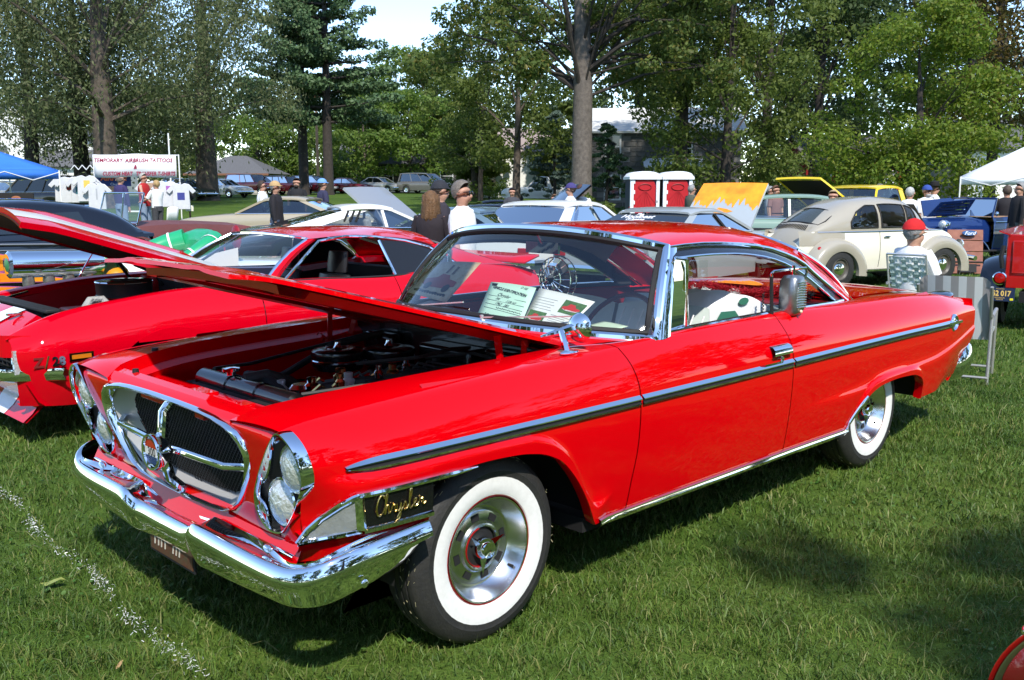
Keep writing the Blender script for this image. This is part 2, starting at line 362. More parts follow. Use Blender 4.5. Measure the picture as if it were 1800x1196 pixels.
def zbot(x):
    if x < .6149: return .567
    if x < 1.455: return itp(FA, x)
    if x < 3.55: return .318
    if x < 4.53: return itp(RA, x)
    return itp([(4.53, .35), (5.1, .352), (5.5, .40)], x)
def sideY(x, z):
    zt, yt = .79, itp(YTR, x)
    if z >= zt: t = (z-zt)/(itp(ZPK, x)-zt); y = yt-(yt-itp(YPK, x))*t*t
    else: t = (zt-z)/.47; y = yt+.004*min(1, t*8)-.042*t*t
    zc = itp(ZC, x)
    y += .017*sm(zc+.010, zc-.014, z)*(1-sm(1.46, 1.58, x))*sm(.20, .32, x)
    y += .012*sm(zc+.014, zc-.022, z)*sm(2.9, 3.7, x)
    if 3.6 < x < 4.6: y += .013*sm(.055, .03, z-zbot(x))*sm(3.6, 3.75, x)*sm(4.6, 4.5, x)
    y -= .055*(1-sm(.15, .30, x))*sm(.80, .62, z)
    return y
def xsh(x, z):
    r = x+itp(DF, z)*math.exp(-((x-1.70)/.16)**2)
    r += (.16+(.9-z)*.16-.15)*(1-sm(.15, .5, x))
    r += (itp(XE, z)-5.5)*sm(4.5, 5.5, x)
    if z > .8: r += -.03*sm(.85, 1.02, z)*math.exp(-((x-2.905)/.1)**2)
    return r
def col_pts(x):
    zp, zb, zc = itp(ZPK, x), zbot(x), itp(ZC, x)
    a, b = max(zc+.010, zb+.03), max(zc-.014, zb+.012)
    zs = list(np.linspace(zp, .80, 10))+list(np.linspace(.80, a, 7))[1:]+list(np.linspace(a, b, 4))[1:]+list(np.linspace(b, zb, 9))[1:]
    y0, z0 = itp(Y0, x), itp(Z0, x); yp = itp(YPK, x); top = []
    if x < 1.62: top.append((xsh(x, z0-.05), -(y0-.012), z0-.05))
    else: top.append((xsh(x, z0-.01), -(y0-.012), z0-.03))
    for k in range(6):
        t = k/6; top.append((xsh(x, z0), -(y0+(yp-y0)*t), z0+(zp-z0)*t+.006*math.sin(math.pi*t)))
    pts = top+[(xsh(x, z), -sideY(x, z), z) for z in zs]
    l = pts[-1]; pts += [(l[0], l[1]+.012, l[2]-.004), (l[0], l[1]+.05, l[2]+.004)]
    return pts
def cols(a, b, extra=()):
    xs = set(np.round(np.arange(a, b, .028), 4)) | {a, b} | {e for e in extra if a < e < b}
    return sorted(xs)
def chrysler():
    C = thing('vintage_coupe', 'shiny red two-door vintage hardtop with open hood and wide whitewall tyres in the foreground', 'car', (2.7, 0, 0))
    ex = [.6145, .6155, .63, .66]+list(np.arange(1.1, 1.46, .012))+list(np.arange(3.55, 3.8, .012))+list(np.arange(4.42, 4.535, .01))+[4.5305]
    for s in (0, 1):
        for nm, a, b in (('front_fender', .15, 1.6955), ('door', 1.7015, 2.9015), ('rear_fender', 2.9075, 5.5)):
            if s and nm == 'door': pass
            m = MB().grid([col_pts(x) for x in cols(a, b, ex)], flip=True)
            if s: m.v = [(x, -y, z) for x, y, z in m.v]; m.f = [q[::-1] for q in m.f]
            o = m.build(nm, RED, C, ang=50)
            if nm == 'door' and not s: DOOR = o
            if nm == 'front_fender' and not s: FEN = o
            if nm == 'rear_fender' and not s: QTR = o
    # inner shell closes the gaps and lines the cabin
    P = [[(xsh(x, z), -(sideY(x, max(z, zbot(x)))-.03), max(z, zbot(x)+.01)) for z in np.linspace(.97, .33, 12)] for x in cols(.7, 4.9, ex)]
    MB().grid(P).mirror().build('inner_panel', REDIN, C)
    MB().box((2.55, 0, .30), (2.2, 1.76, .06)).box((4.95, 0, .42), (.8, 1.5, .1)).box((.98, 0, .36), (1.0, 1.1, .08)).build('floor_pan', DARK, C)
    for x0, x1, zz in ((.5, 1.5, .74), (3.5, 4.62, .72)):      # wheel wells
        w_ = MB()
        for s in (-1, 1):
            n = 14; cx, rx = (x0+x1)/2, (x1-x0)/2
            prof = [(cx+rx*math.cos(math.pi*k/n), .34+(zz-.34)*math.sin(math.pi*k/n)**.8) for k in range(n+1)]
            w_.grid([[(x, s*.90, z), (x, s*.60, z)] for x, z in prof]); w_.add([(x, s*.60, z) for x, z in prof]+[(x1, s*.6, .15), (x0, s*.6, .15)], [tuple(range(n+3))])
        w_.build('wheel_well', MATBLK, C)
    # ---- nose panel with the grille opening
    def fx(y, z): return .16+(.9-z)*.16+.05*max(0, (abs(y)-.74)/.1)**2*(z > .3)+.05*max(0, (z-.862)/.045)**2
    GO = [(0, .885), (.1, .885), (.2, .884), (.3, .882), (.38, .878), (.46, .868), (.52, .852), (.558, .822), (.572, .78), (.565, .74), (.54, .69), (.50, .635), (.455, .585), (.40, .548), (.33, .525), (.22, .516), (.1, .513), (0, .512)]
    OUT = GO+[(-y, z) for y, z in GO[-2:0:-1]]; OUT = [tuple(np.array(OUT[i])*(1-q)+np.array(OUT[(i+1) % len(OUT)])*q) for i in range(len(OUT)) for q in (0, .5)]
    BZ = [(.796, .900), (.840, .888), (.880, .851), (.899, .789), (.884, .739), (.815, .648), (.732, .566), (.686, .541), (.626, .537), (.579, .576), (.572, .637), (.618, .715), (.688, .801), (.749, .866)]
    def inbez(y, z, k=.95):
        y = .742+(abs(y)-.742)/k; z = .712+(z-.712)/k; c = False
        for i in range(14):
            (a, b), (p, q) = BZ[i], BZ[i-1]
            if (b > z) != (q > z) and y < (p-a)*(z-b)/(q-b)+a: c = not c
        return c
    def scl(P, k, kz=None, c=(0, .70)): kz = k if kz is None else kz; return [(c[0]+(y-c[0])*k, c[1]+(z-c[1])*kz) for y, z in P]
    n = len(OUT)
    def bound(y, z):                       # outer border of the nose panel in the same direction as the opening point
        a = math.atan2(z-.70, y); 
        t = min(.80/max(1e-6, abs(math.cos(a))), (.205 if math.sin(a) > 0 else .245)/max(1e-6, abs(math.sin(a))))
        yy, zz = math.cos(a)*t, .70+math.sin(a)*t; return yy, zz
    P = []
    for y, z in OUT:
        by, bz = bound(y, z); row = []
        for k in range(25):
            t = k/24; yy, zz = y+(by-y)*t, z+(bz-z)*t; row.append((fx(yy, zz), yy, zz))
        P.append(row)
    np_ = MB().grid(P, cu=True); np_.f = [q for q in np_.f if not inbez(sum(np_.v[i][1] for i in q)/4, sum(np_.v[i][2] for i in q)/4)]; np_.build('nose_panel', RED, C, ang=60)
    MB().grid([[(.200+.02*k, y, .902+.005*k-.012*(abs(y)/.8)**4) for y in np.linspace(-.8, .8, 21)] for k in range(3)], flip=True).build('nose_lip', RED, C)
    # grille: chrome surround, satin funnel, mesh, bars, medallion
    G = MB(); sec = [(1.012, .012), (1.005, -.008), (.975, -.016), (.935, -.010), (.915, .02)]
    G.grid([[(fx(y, z)+d, y*(1-(1-k)*(.55+.45*sm(.76, .85, z))), .70+(z-.70)*(1-(1-k)*(.55+.75*sm(.76, .85, z)))) for k, d in sec] for y, z in OUT], cu=True)
    gr = G.build('grille', CHROME, C, ang=60)
    MB().grid([[(fx(y, z)+.02+.055*t, y*(.95-.16*t), .70+(z-.70)*(.95-.15*t)) for t in (0, .12, .6, 1)] for y, z in OUT], cu=True).build('grille_funnel', pm('satin silver paint', (.48, .48, .48), .38, .35), gr, ang=50)
    gm = pm('grille mesh', (.004, .004, .005), .8, spec=.1)
    if not gm.get('done'):
        gm['done'] = 1; nn = gm.node_tree.nodes; ll = gm.node_tree.links; tc = nn.new('ShaderNodeTexCoord'); br = nn.new('ShaderNodeTexBrick'); mp = nn.new('ShaderNodeMapping'); mp.inputs['Rotation'].default_value = (0, R(90), R(0))
        br.inputs['Scale'].default_value = 55; br.inputs['Color1'].default_value = (.002, .002, .002, 1); br.inputs['Color2'].default_value = (.003, .003, .003, 1); br.inputs['Mortar'].default_value = (.035, .035, .038, 1); br.inputs['Mortar Size'].default_value = .03
        ll.new(tc.outputs['Object'], mp.inputs[0]); ll.new(mp.outputs[0], br.inputs[0]); ll.new(br.outputs['Color'], nn['Principled BSDF'].inputs['Base Color'])
    n = len(OUT); MB().add([(fx(y, z)+.078, y*.80, .70+(z-.70)*.82) for y, z in OUT], [tuple(range(n))[::-1]]).build('grille_backing', gm, gr, smooth=False)
    ms = MB(); pol = [(y*.79, .70+(z-.70)*.81) for y, z in OUT]
    def inpol(y, z):
        c = False
        for i in range(n):
            (a, b), (p, q) = pol[i], pol[i-1]
            if (b > z) != (q > z) and y < (p-a)*(z-b)/(q-b)+a: c = not c
        return c
    for sg in (-1, 1):
        for c0 in np.arange(-.75, .75, .021):
            ok = [(c0+sg*(z-.70)*1.0, z) for z in np.arange(.54, .87, .008) if inpol(c0+sg*(z-.70)*1.0, z)]
            if len(ok) > 2: (y0, z0), (y1, z1) = ok[0], ok[-1]; ms.bar((fx(y0, z0)+.070, y0, z0), (fx(y1, z1)+.070, y1, z1), .0022, .0022)
    o = ms.build('grille_mesh', pm('mesh wire', (.05, .05, .055), .4, .7), gr, smooth=False); o['kind'] = 'stuff'
    for nm, pts, r in (('crossbar', [(.225, -.50, .715), (.175, -.42, .712), (.168, -.12, .705), (.16, 0, .70), (.168, .12, .705), (.175, .42, .712), (.225, .50, .715)], .014), ('upright', [(.20, 0, .87), (.165, 0, .83), (.15, 0, .70), (.175, 0, .58), (.22, 0, .53)], .020)):
        MB().tube(pts, r, 10).build(nm, CHROME, gr)
    md = MB().lathe([(.03, .06), (.05, .04), (.066, .02), (.070, 0), (.066, -.012), (.058, -.010), (.056, -.002)], 28, (.115, 0, .69), 'x').build('medallion', CHROME, gr)
    for zz, h, c in ((.72, .03, (.45, .02, .01)), (.69, .03, (.8, .8, .78)), (.66, .03, (.01, .03, .15))):
        q = math.sqrt(max(0, .056**2-(abs(zz-.69)+.015*(zz != .69)*0)**2))
        a0 = [(-.0, 0)]; poly = []
        for k in range(9): t = zz-.015+.03*k/8; hw = math.sqrt(max(0, .056**2-(t-.69)**2)); poly.append((hw, t))
        poly = poly+[(-a, b) for a, b in reversed(poly)]
        MB().add([(.112, y, z) for y, z in poly], [tuple(range(len(poly)))[::-1]]).build('medallion_band', pm('badge %.2f' % zz, c, .25, 0, .6), md, smooth=False)
    text('medallion_numerals', '300', pm('badge ink', (.02, .02, .03), .4), frame((.1105, 0, .69), (0, -1, 0), (0, 0, 1)), .042, md, bold=.0006)
    # headlight pods
    m_ = len(BZ); SM = []
    for i in range(m_):
        p0, p1, p2, p3 = [np.array(BZ[(i+k) % m_]) for k in (-1, 0, 1, 2)]
        for t in (0, .25, .5, .75): SM.append(tuple(.5*((2*p1)+(-p0+p2)*t+(2*p0-5*p1+4*p2-p3)*t*t+(-p0+3*p1-3*p2+p3)*t**3)))
    cb = (.742, .712)
    for s in (-1, 1):
        def bx(k, dx): return [(.16+(.9-z)*.16+dx, s*(cb[0]+(y-cb[0])*k), cb[1]+(z-cb[1])*k) for y, z in SM]
        rings = [bx(1.022, .03), bx(1.018, .0), bx(.998, -.012), bx(.965, -.011), bx(.935, .008), bx(.925, .05)]
        hp = MB().grid(rings, cv=True, flip=s < 0).build('headlight_bezel', CHROME, C, ang=60)
        MB().add(bx(.935, .045), [tuple(range(len(SM)))]).build('bucket', MATBLK, hp, smooth=False)
        for (ly, lz) in ((.808, .783), (.692, .644)):
            c = (.16+(.9-lz)*.16+.028, s*ly, lz)
            lp = MB().lathe([(0, -.034), (.03, -.031), (.057, -.022), (.072, -.008), (.074, .004)], 24, c, 'x').build('headlight', LAMP, hp)
            MB().lathe([(.073, -.006), (.076, -.011), (.080, -.006), (.081, .02)], 24, c, 'x').build('retaining_ring', CHROME, lp)
    # ---- front bumper
    for s in (0,):
        path = [(.128, 0, .428, .31), (.126, -.10, .430, .31), (.126, -.21, .432, .31), (.118, -.225, .440, .312), (.100, -.25, .470, .318), (.100, -.30, .474, .32), (.104, -.45, .468, .325), (.108, -.65, .464, .335), (.118, -.80, .462, .345), (.135, -.87, .466, .355), (.165, -.93, .482, .365), (.22, -.968, .502, .372), (.32, -.984, .520, .385), (.45, -.990, .532, .41), (.54, -.990, .538, .445), (.595, -.985, .540, .505)]
        full = path[:0:-1]; full = [(x, -y, a, b) for x, y, a, b in full]+path
        rows = []
        for i, (x, y, zr, zb) in enumerate(full):
            a = np.array(full[max(0, i-1)][:2]); b = np.array(full[min(len(full)-1, i+1)][:2]); t = (b-a)/np.linalg.norm(b-a); nx, ny = t[1], -t[0]
            h = zr-zb; sec = [(-.095, zr+.030), (-.070, zr+.018), (-.040, zr+.016), (-.024, zr+.022), (-.014, zr+.020), (.000, zr-.010), (.003, zr-.022), (.000, zr-.034), (-.008, zr-.45*h), (-.024, zb+.30*h), (-.036, zb+.08*h), (-.055, zb), (-.085, zb+.004)]
            lim = -.095 if abs(y) < .75 else (-.04 if abs(y) < .97 else -.055)
            rows.append([(x+nx*max(o, lim), y+ny*max(o, lim), z) for o, z in sec])
        B = MB().grid(rows); BMP = B.build('front_bumper', CHROME, C, ang=60, sub=1)
    MB().ell((.33, -.975, .425), (.014, .006, .014)).build('bumper_bolt', CHROME, BMP)
    MB().ell((.185, -.66, .492), (.012, .026, .012)).ell((.185, .66, .492), (.012, .026, .012)).build('bumper_button', CHROME, BMP)
    MB().grid([[(.235-.05*t, y, .545-.10*t) for t in (0, .5, 1)] for y in np.linspace(-.80, .80, 9)]).build('gravel_pan', RED, C)
    MB().tube([(.205, y, .487-.03*math.exp(-(y/.28)**2)) for y in np.linspace(-.78, .78, 30)], .009, 8).build('pan_molding', CHROME, C)
    pl = MB().box((.165, 0, .342), (.008, .34, .135)).build('license_plate', pm('old shaded plate enamel', (.13, .022, .010), .55, var=.8, vscale=22, col2=(.07, .06, .03)), C)  # enamel colour darkened to carry the shade under the bumper
    MB().box((.168, 0, .342), (.008, .36, .155)).build('plate_frame', MATBLK, pl)
    st = MB(); pc = pm('plate numerals', (.62, .58, .48), .5)
    for y in (.13, .10, .075, .045): st.bar((.1600, y, .30), (.1600, y-.015, .39), .003, .006)
    for y in (-.02, -.045, -.07): st.bar((.1600, y, .30), (.1600, y-.012, .35), .003, .006)
    st.build('plate_mark', pc, pl)
    # ---- turn signal, dark panel with the script, fender strips
    def SP(x, z, o=.0): return (xsh(x, z), -(sideY(x, z)+o), z)
    ts = MB().grid([[SP(x, z0+(z1-z0)*t, .008) for t in np.linspace(0, 1, 6)] for x, z0, z1 in ((.135, .560, .572), (.18, .560, .612), (.22, .568, .645), (.26, .580, .672), (.295, .592, .684))]).build('turn_signal', pm('clear lens', (.40, .42, .43), .10, .45, 1, bump=.3, bscale=30), C)
    MB().tube([SP(x, z, .010) for x, z in ((.12, .552), (.16, .590), (.20, .628), (.25, .672), (.29, .694), (.31, .698))], .010, 8).tube([SP(x, z, .010) for x, z in ((.12, .552), (.19, .556), (.24, .570), (.31, .584))], .009, 8).bar(SP(.307, .588, .012), SP(.307, .698, .012), .026, .014).build('lamp_frame', CHROME, ts)
    ep = MB().grid([[SP(x, z, .006) for z in np.linspace(.592, .690, 4)] for x in np.linspace(.322, .612, 10)]).build('emblem_panel', BLACK, C)
    MB().tube([SP(x, .699, .007) for x in np.linspace(.30, .80, 16)], [.011]*13+[.008, .006, .003], 8).build('upper_strip', CHROME, ep)
    MB().grid([[SP(x, .570, .004), SP(x, .574, .014), SP(x, .586, .014), SP(x, .592, .004)] for x in np.linspace(.318, .612, 10)]).build('lower_strip', CHROME, ep)
    # the script, drawn stroke by stroke
    def stroke(pts): return [(x*.0205, y*.0205) for x, y in pts]
    S = [[(2.6, 3.3), (2.3, 3.9), (1.5, 4.0), (.6, 3.0), (.1, 1.6), (.3, .4), (1.0, 0), (1.8, .3), (2.5, 1.1)], [(2.5, 1.1), (3.3, 2.6), (3.6, 3.9), (3.3, 4.0), (3.0, 2.2), (2.8, .1), (3.3, 1.5), (3.9, 1.8), (4.0, .9), (4.1, .1), (4.6, .4)], [(4.6, .4), (5.1, 1.5), (5.2, 1.9), (5.4, 1.5), (5.9, 1.6), (5.8, .6), (6.0, .1), (6.5, .4)], [(6.5, 1.7), (6.5, .6), (6.9, .1), (7.5, .8), (7.7, 1.7), (7.6, .2), (7.4, -1.2), (6.9, -1.7), (6.8, -1.1), (7.8, .1), (8.3, .6)], [(8.3, .6), (8.9, 1.8), (9.2, 1.2), (9.1, .3), (8.5, .1), (9.3, .2), (9.9, .9)], [(9.9, .9), (10.6, 2.8), (10.7, 3.9), (10.3, 3.9), (10.1, 2.0), (10.2, .4), (10.7, .1), (11.2, .6)], [(11.2, .8), (11.8, 1.1), (12.0, 1.7), (11.6, 1.8), (11.3, 1.0), (11.6, .2), (12.3, .3), (12.8, .9)], [(12.8, .9), (13.2, 1.8), (13.4, 1.4), (14.0, 1.6), (13.9, .7), (14.2, .2), (14.8, .6)]]
    sc = MB()
    for k in S:
        q = stroke(k); pts = []
        for i in range(len(q)-1):
            p0, p1, p2, p3 = [np.array(q[min(max(i+j, 0), len(q)-1)]) for j in (-1, 0, 1, 2)]
            for t in (0, .33, .66): pts.append(.5*((2*p1)+(-p0+p2)*t+(2*p0-5*p1+4*p2-p3)*t*t+(-p0+3*p1-3*p2+p3)*t**3))
        pts.append(np.array(q[-1])); 
        sc.tube([SP(.372+a*.67, .622+b*.78, .013) for a, b in pts], .0030, 6)
    sc.build('script_emblem', GOLD, ep, label='gold script lettering on the black panel')
    # ---- side molding, one piece to a panel
    for nm, a, b, par in (('side_molding', .285, 1.692, FEN), ('side_molding', 1.706, 2.897, DOOR), ('side_molding', 2.911, 4.93, QTR)):
        rows = []; rd = []
        for x in np.linspace(a, b, int((b-a)/.05)+2):
            k = min(1, max(.08, (x-.285)/.12)) if a < 1 else 1; zc = .7835-.004*sm(3.5, 4.9, x)-.006*sm(4.2, 4.9, x)
            if a < 1: k = math.sqrt(k)
            rows.append([SP(x, zc+dz*k, o) for dz, o in ((-.021, .001), (-.017, .011), (-.010, .013), (-.008, .007), (.003, .007), (.005, .015), (.009, .015), (.022, .001))])
            rd.append([SP(x, zc+dz*k, .0085) for dz in (-.0085, .0045)])
        t = MB().grid(rows).build('side_molding', CHROME, par); MB().grid(rd).build('molding_insert', MATBLK, t)
    rr = []
    for x in np.linspace(1.485, 3.56, 34): rr.append([SP(x, z, o) for z, o in ((.336, .002), (.332, .012), (.322, .016))]+[(xsh(x, .33), -(sideY(x, .33)+.016-.012*k), .318-.014*k) for k in (0, 1, 2)]+[(xsh(x, .33), -.90, .284)])
    for x in np.linspace(3.57, 3.72, 10): z = zbot(x); rr.append([SP(x, z+.026, .003), SP(x, z+.020, .009), SP(x, z+.008, .012), SP(x, z-.004, .010), SP(x, z-.008, 0), SP(x, z-.010, -.02), SP(x, z-.012, -.04)])
    MB().grid(rr).build('rocker_molding', CHROME, C)
    hd = MB().grid([[SP(x, z, o) for z, o in ((.832, .004), (.840, .024), (.865, .030), (.882, .020), (.886, .002))] for x in (2.70, 2.712, 2.75, 2.80, 2.845, 2.862)]); 
    dh = hd.build('door_handle', CHROME, DOOR, ang=60); 
    MB().lathe([(0, -.012), (.012, -.010), (.013, 0)], 12, (2.79, -(sideY(2.79, .815)), .818), 'y').build('key_lock', CHROME, dh)
    # ---- rear: fin cap, round emblem, bumper end
    em = MB().lathe([(.0, -.018), (.02, -.02), (.036, -.014), (.046, -.026), (.056, -.016), (.058, .02)], 24, (4.985, -.925, .775), 'y').build('round_emblem', CHROME, QTR)
    MB().bar((4.86, -.952, .778), (5.12, -.935, .772), .016, .016).build('emblem_spear', CHROME, em)
    MB().ell((5.23, -.74, .918), (.17, .075, .028)).ell((5.23, .74, .918), (.17, .075, .028)).build('tail_lamp_cap', pm('smoked chrome', (.25, .26, .28), .15, 1), C)
    0 and MB().grid([[(5.18+.33*math.sin(math.pi*.5*t)*(1-.5*abs(s_)**2)+.06, (1-2*u)*(.93-.05*t), .42+.16*s_*math.cos(math.pi*.32*t)) for t in np.linspace(0, 1, 8)] for u in (0,) for s_ in np.linspace(-1, 1, 9)]).build('rear_bumper_lip', CHROME, C)
    rb = MB()
    for s in (-1, 1): rb.ell((5.385, s*.80, .475), (.20, .115, .135), 20, 14, Matrix.Rotation(R(-22), 3, 'Y'))
    rb.build('rear_bumper_end', CHROME, C)
    MB().grid([[(5.43+.09*math.cos(b), y, .46+.11*math.sin(b)) for b in np.linspace(-1.6, 1.6, 9)] for y in np.linspace(-.8, .8, 7)]).build('rear_bumper', CHROME, C)
    MB().grid([[(itp(XE, z)-.012, y, z) for z in np.linspace(.36, .885, 12)] for y in np.linspace(-.86, .86, 15)], flip=True).build('tail_panel', RED, C)
    # red sill between the dark panel and the bumper
    MB().grid([[(xsh(x, .57), -(sideY(x, .57)-.004), .572), (xsh(x, .57), -(sideY(x, .57)-.02), .545), (xsh(x, .57), -(sideY(x, .57)-.05), .47)] for x in np.linspace(.15, .612, 12)], flip=True).build('fender_return', RED, C)
    # ---- trunk lid, cowl
    MB().grid([[(x, y*itp(Y0, x)*1.004, itp(Z0, x)+.010+.02*(1-abs(y)**2.4)) for y in np.linspace(-1, 1, 21)] for x in np.linspace(4.02, 5.44, 30)], flip=True).build('trunk_lid', RED, C)
    def wsb(u): return Vector((1.56+.36*abs(u)**2.8, .865*u, 1.035-.04*u*u))
    def wst(u): return Vector((2.03+.145*abs(u)**2.8, .725*u, 1.437-.072*abs(u)**2.4))
    P = []
    for u in np.linspace(-.97, .97, 33):
        b = wsb(u); yf = max(-.70, min(.70, b.y)); f = Vector((1.50, yf, .985+.014*(1-u*u))); P.append([f+(b-f)*t+Vector((0, 0, .006*math.sin(math.pi*t))) for t in np.linspace(0, 1, 6)])
    cw = MB().grid(P).build('cowl', RED, C)
    lv = MB()
    for y in np.linspace(-.5, .5, 12): lv.box((1.535, y, 1.004), (.022, .055, .004))
    lv.build('cowl_vent', MATBLK, cw)
    # ---- windshield
    def wsg(u, v, d=0): p = wsb(u).lerp(wst(u), v); return p+Vector((-.72, 0, .6))*(.028*math.sin(math.pi*v)+d)+Vector((0, math.copysign(.012, u)*abs(u)**6*math.sin(math.pi*v), 0))
    U = np.linspace(-1, 1, 37)
    ws = MB().grid([[wsg(u, v) for v in np.linspace(0, 1, 9)] for u in U]).build('windshield', GLASS, C)
    edge = [wsg(u, 0) for u in U]+[wsg(1, v) for v in np.linspace(.1, .9, 8)]+[wsg(u, 1) for u in U[::-1]]+[wsg(-1, v) for v in np.linspace(.9, .1, 8)]
    MB().tube(edge, .021, 8, closed=True).build('windshield_frame', CHROME, ws)
    ins = [wsg(u*.972, .055, .004) for u in U]+[wsg(.972, v, .004) for v in np.linspace(.12, .88, 8)]+[wsg(u*.972, .945, .004) for u in U[::-1]]+[wsg(-.972, v, .004) for v in np.linspace(.88, .12, 8)]
    MB().tube(ins, .013, 6, closed=True).build('rubber_seal', MATBLK, ws)
    for s in (-1, 1):                                    # chrome pillar
        P = []
        for v in np.linspace(0, 1, 10):
            p = wsg(s*1.0, v); P.append([p+Vector((-.012, s*-.006, 0)), p+Vector((.0, s*.014, 0)), p+Vector((.03, s*.020, 0)), p+Vector((.062+.03*(1-v), s*.012, 0)), p+Vector((.066+.03*(1-v), s*-.03, 0))])
        MB().grid(P, flip=s < 0).build('windshield_pillar', CHROME, C, ang=50)
    wp = MB()
    for y0, y1 in ((-.18, -.62), (.45, -.02)): wp.bar(wsg(y0/.86, .03, .02), wsg(y1/.86, .13, .028), .008, .006).bar(wsg(y0/.86, .0, .0), wsg(y0/.86, .04, .03), .012)
    wp.build('wiper', SATIN, C)
    # ---- roof
    c0 = [(2.03, 1.437), (2.4, 1.456), (2.8, 1.455), (3.2, 1.435), (3.5, 1.385)]; c1 = [(2.055, 1.424), (2.45, 1.443), (2.85, 1.440), (3.2, 1.418), (3.5, 1.362)]
    c2 = [(2.135, 1.392), (2.6, 1.411), (3.08, 1.378), (3.5, 1.285), (3.567, 1.258), (4.06, 1.016), (4.18, .95)]; c3 = [(2.175, 1.366), (2.39, 1.374), (2.88, 1.350), (3.335, 1.257), (3.5, 1.18), (3.66, 1.10), (3.95, .955)]
    def rp(s, x0):
        q = []
        for y, c in ((0, c0), (.2, None), (.38, c1), (.53, None), (.64, c2), (.70, None), (.727, c3)):
            q.append((y, c))
        out = []
        for k, (y, c) in enumerate(q):
            if c is None:
                ca, cb2 = q[k-1][1], q[k+1][1]
                xa, xb = ca[0][0]+(3.5-ca[0][0])*s, cb2[0][0]+(3.5-cb2[0][0])*s
                f = (y-q[k-1][0])/(q[k+1][0]-q[k-1][0]); bow = {.2: .003, .53: .006, .70: .004}[y]
                out.append((xa+(xb-xa)*f, y, itp(ca, xa)+(itp(cb2, xb)-itp(ca, xa))*f+bow))
            else: x = c[0][0]+(3.5-c[0][0])*s; out.append((x, y, itp(c, x)))
        return [(x, -y, z) for x, y, z in out[:0:-1]]+out
    rf = MB().grid([rp(s, 0) for s in np.linspace(0, 1, 22)], flip=True)
    for s_ in (-1, 1):
        P = []
        for t in np.linspace(0, 1, 14):
            a = 3.5+(4.18-3.5)*t; b = 3.5+(3.95-3.5)*t; A = Vector((a, s_*(.64+.02*t), itp(c2, a))); B = Vector((b, s_*(.727+.026*t), itp(c3, b)))
            P.append([A.lerp(B, k)+Vector((0, s_*.006*math.sin(math.pi*k), .006*math.sin(math.pi*k))) for k in (0, .33, .66, 1)])
        rf.grid(P, flip=s_ > 0)
    RF = rf.build('roof', RED, C, ang=60, weld=True)
    RFI = MB().grid([[(p[0], p[1]*.985, p[2]-.035) for p in rp(s, 0)] for s in np.linspace(0.01, .99, 10)]).build('headliner', pm('headliner cloth', (.30, .30, .27), .9), RF)
    for s_ in (-1, 1):
        gx = [2.185, 2.3, 2.45, 2.6, 2.75, 2.9, 3.05, 3.2, 3.3, 3.4, 3.5, 3.6, 3.7, 3.8, 3.9, 3.95]
        MB().tube([(x, s_*(.729+.026*sm(3.5, 3.95, x)), itp(c3, x)-.004) for x in gx], .011, 8).build('drip_rail', CHROME, RF)
        wt = [(2.16, 1.318), (2.4, 1.322), (2.635, 1.316), (2.9, 1.290), (3.112, 1.245), (3.3, 1.18), (3.418, 1.128), (3.55, 1.065), (3.687, .998), (3.76, .965)]
        P = []
        for t in np.linspace(0, 1, 18):
            a = 2.19+(3.94-2.19)*t; b = 2.165+(3.76-2.165)*t
            P.append([(a, s_*(.725+.026*sm(3.5, 3.95, a)), itp(c3, a)-.012), (a*.5+b*.5, s_*.752, (itp(c3, a)+itp(wt, b))/2-.002), (b, s_*.775, itp(wt, b)), (b, s_*.755, itp(wt, b)-.004)])
        MB().grid(P, flip=s_ > 0).build('window_rail', BLACK, RF)
        MB().tube([(b, s_*.779, itp(wt, b)+.003) for b in np.linspace(2.165, 3.76, 18)], .006, 6).build('rail_bead', CHROME, RF)
        MB().tube([(xsh(x, 1.0), s_*(itp(Y0, x)+.004), itp(Z0, x)+.004) for x in np.linspace(1.99, 3.78, 26)], .010, 8).build('sill_strip', CHROME, C)
        MB().tube([(xsh(x, 1.0), s_*(itp(Y0, x)-.02), itp(Z0, x)-.004) for x in np.linspace(1.99, 3.78, 26)], .014, 6).build('sill_seal', MATBLK, C)
        # vent window
        y = s_*.80
        vw = MB().tube([(2.225, y, 1.315), (2.222, y, 1.15), (2.215, s_*.82, .985)], .012, 8).tube([(2.225, y, 1.315), (2.16, s_*.785, 1.322)], .008, 8).build('vent_window', CHROME, C)
        MB().add([(2.225, y, 1.31), (2.215, s_*.815, .99), (2.02, s_*.84, .99), (2.15, s_*.79, 1.315)], [(0, 1, 2, 3)]).build('vent_pane', GLASS, vw)
        MB().add([(2.235, y-.02*s_, 1.31), (2.30, s_*.86, 1.31), (2.29, s_*.87, 1.18), (2.225, y, 1.16)], [(0, 1, 2, 3)]).build('vent_wing', GLASS, vw)
        MB().box((2.18, s_*.805, 1.0), (.10, .02, .02)).build('vent_latch', MATBLK, vw)
    bt = [rp(1.0, 0)[k] for k in range(13)]
    tp = [Vector((3.505, -.62+1.24*k/16, itp([(-.62, 1.292), (-.38, 1.358), (0, 1.383), (.38, 1.358), (.62, 1.292)], -.62+1.24*k/16))) for k in range(17)]
    bo = [Vector((4.14, -.645+1.29*k/16, 1.0-.045*abs(-1+2*k/16)**2)) for k in range(17)]
    bl = MB().grid([[tp[k].lerp(bo[k], v)+Vector((.03, 0, .03))*math.sin(math.pi*v) for v in np.linspace(0, 1, 9)] for k in range(17)], flip=True).build('rear_window', GLASS, C)
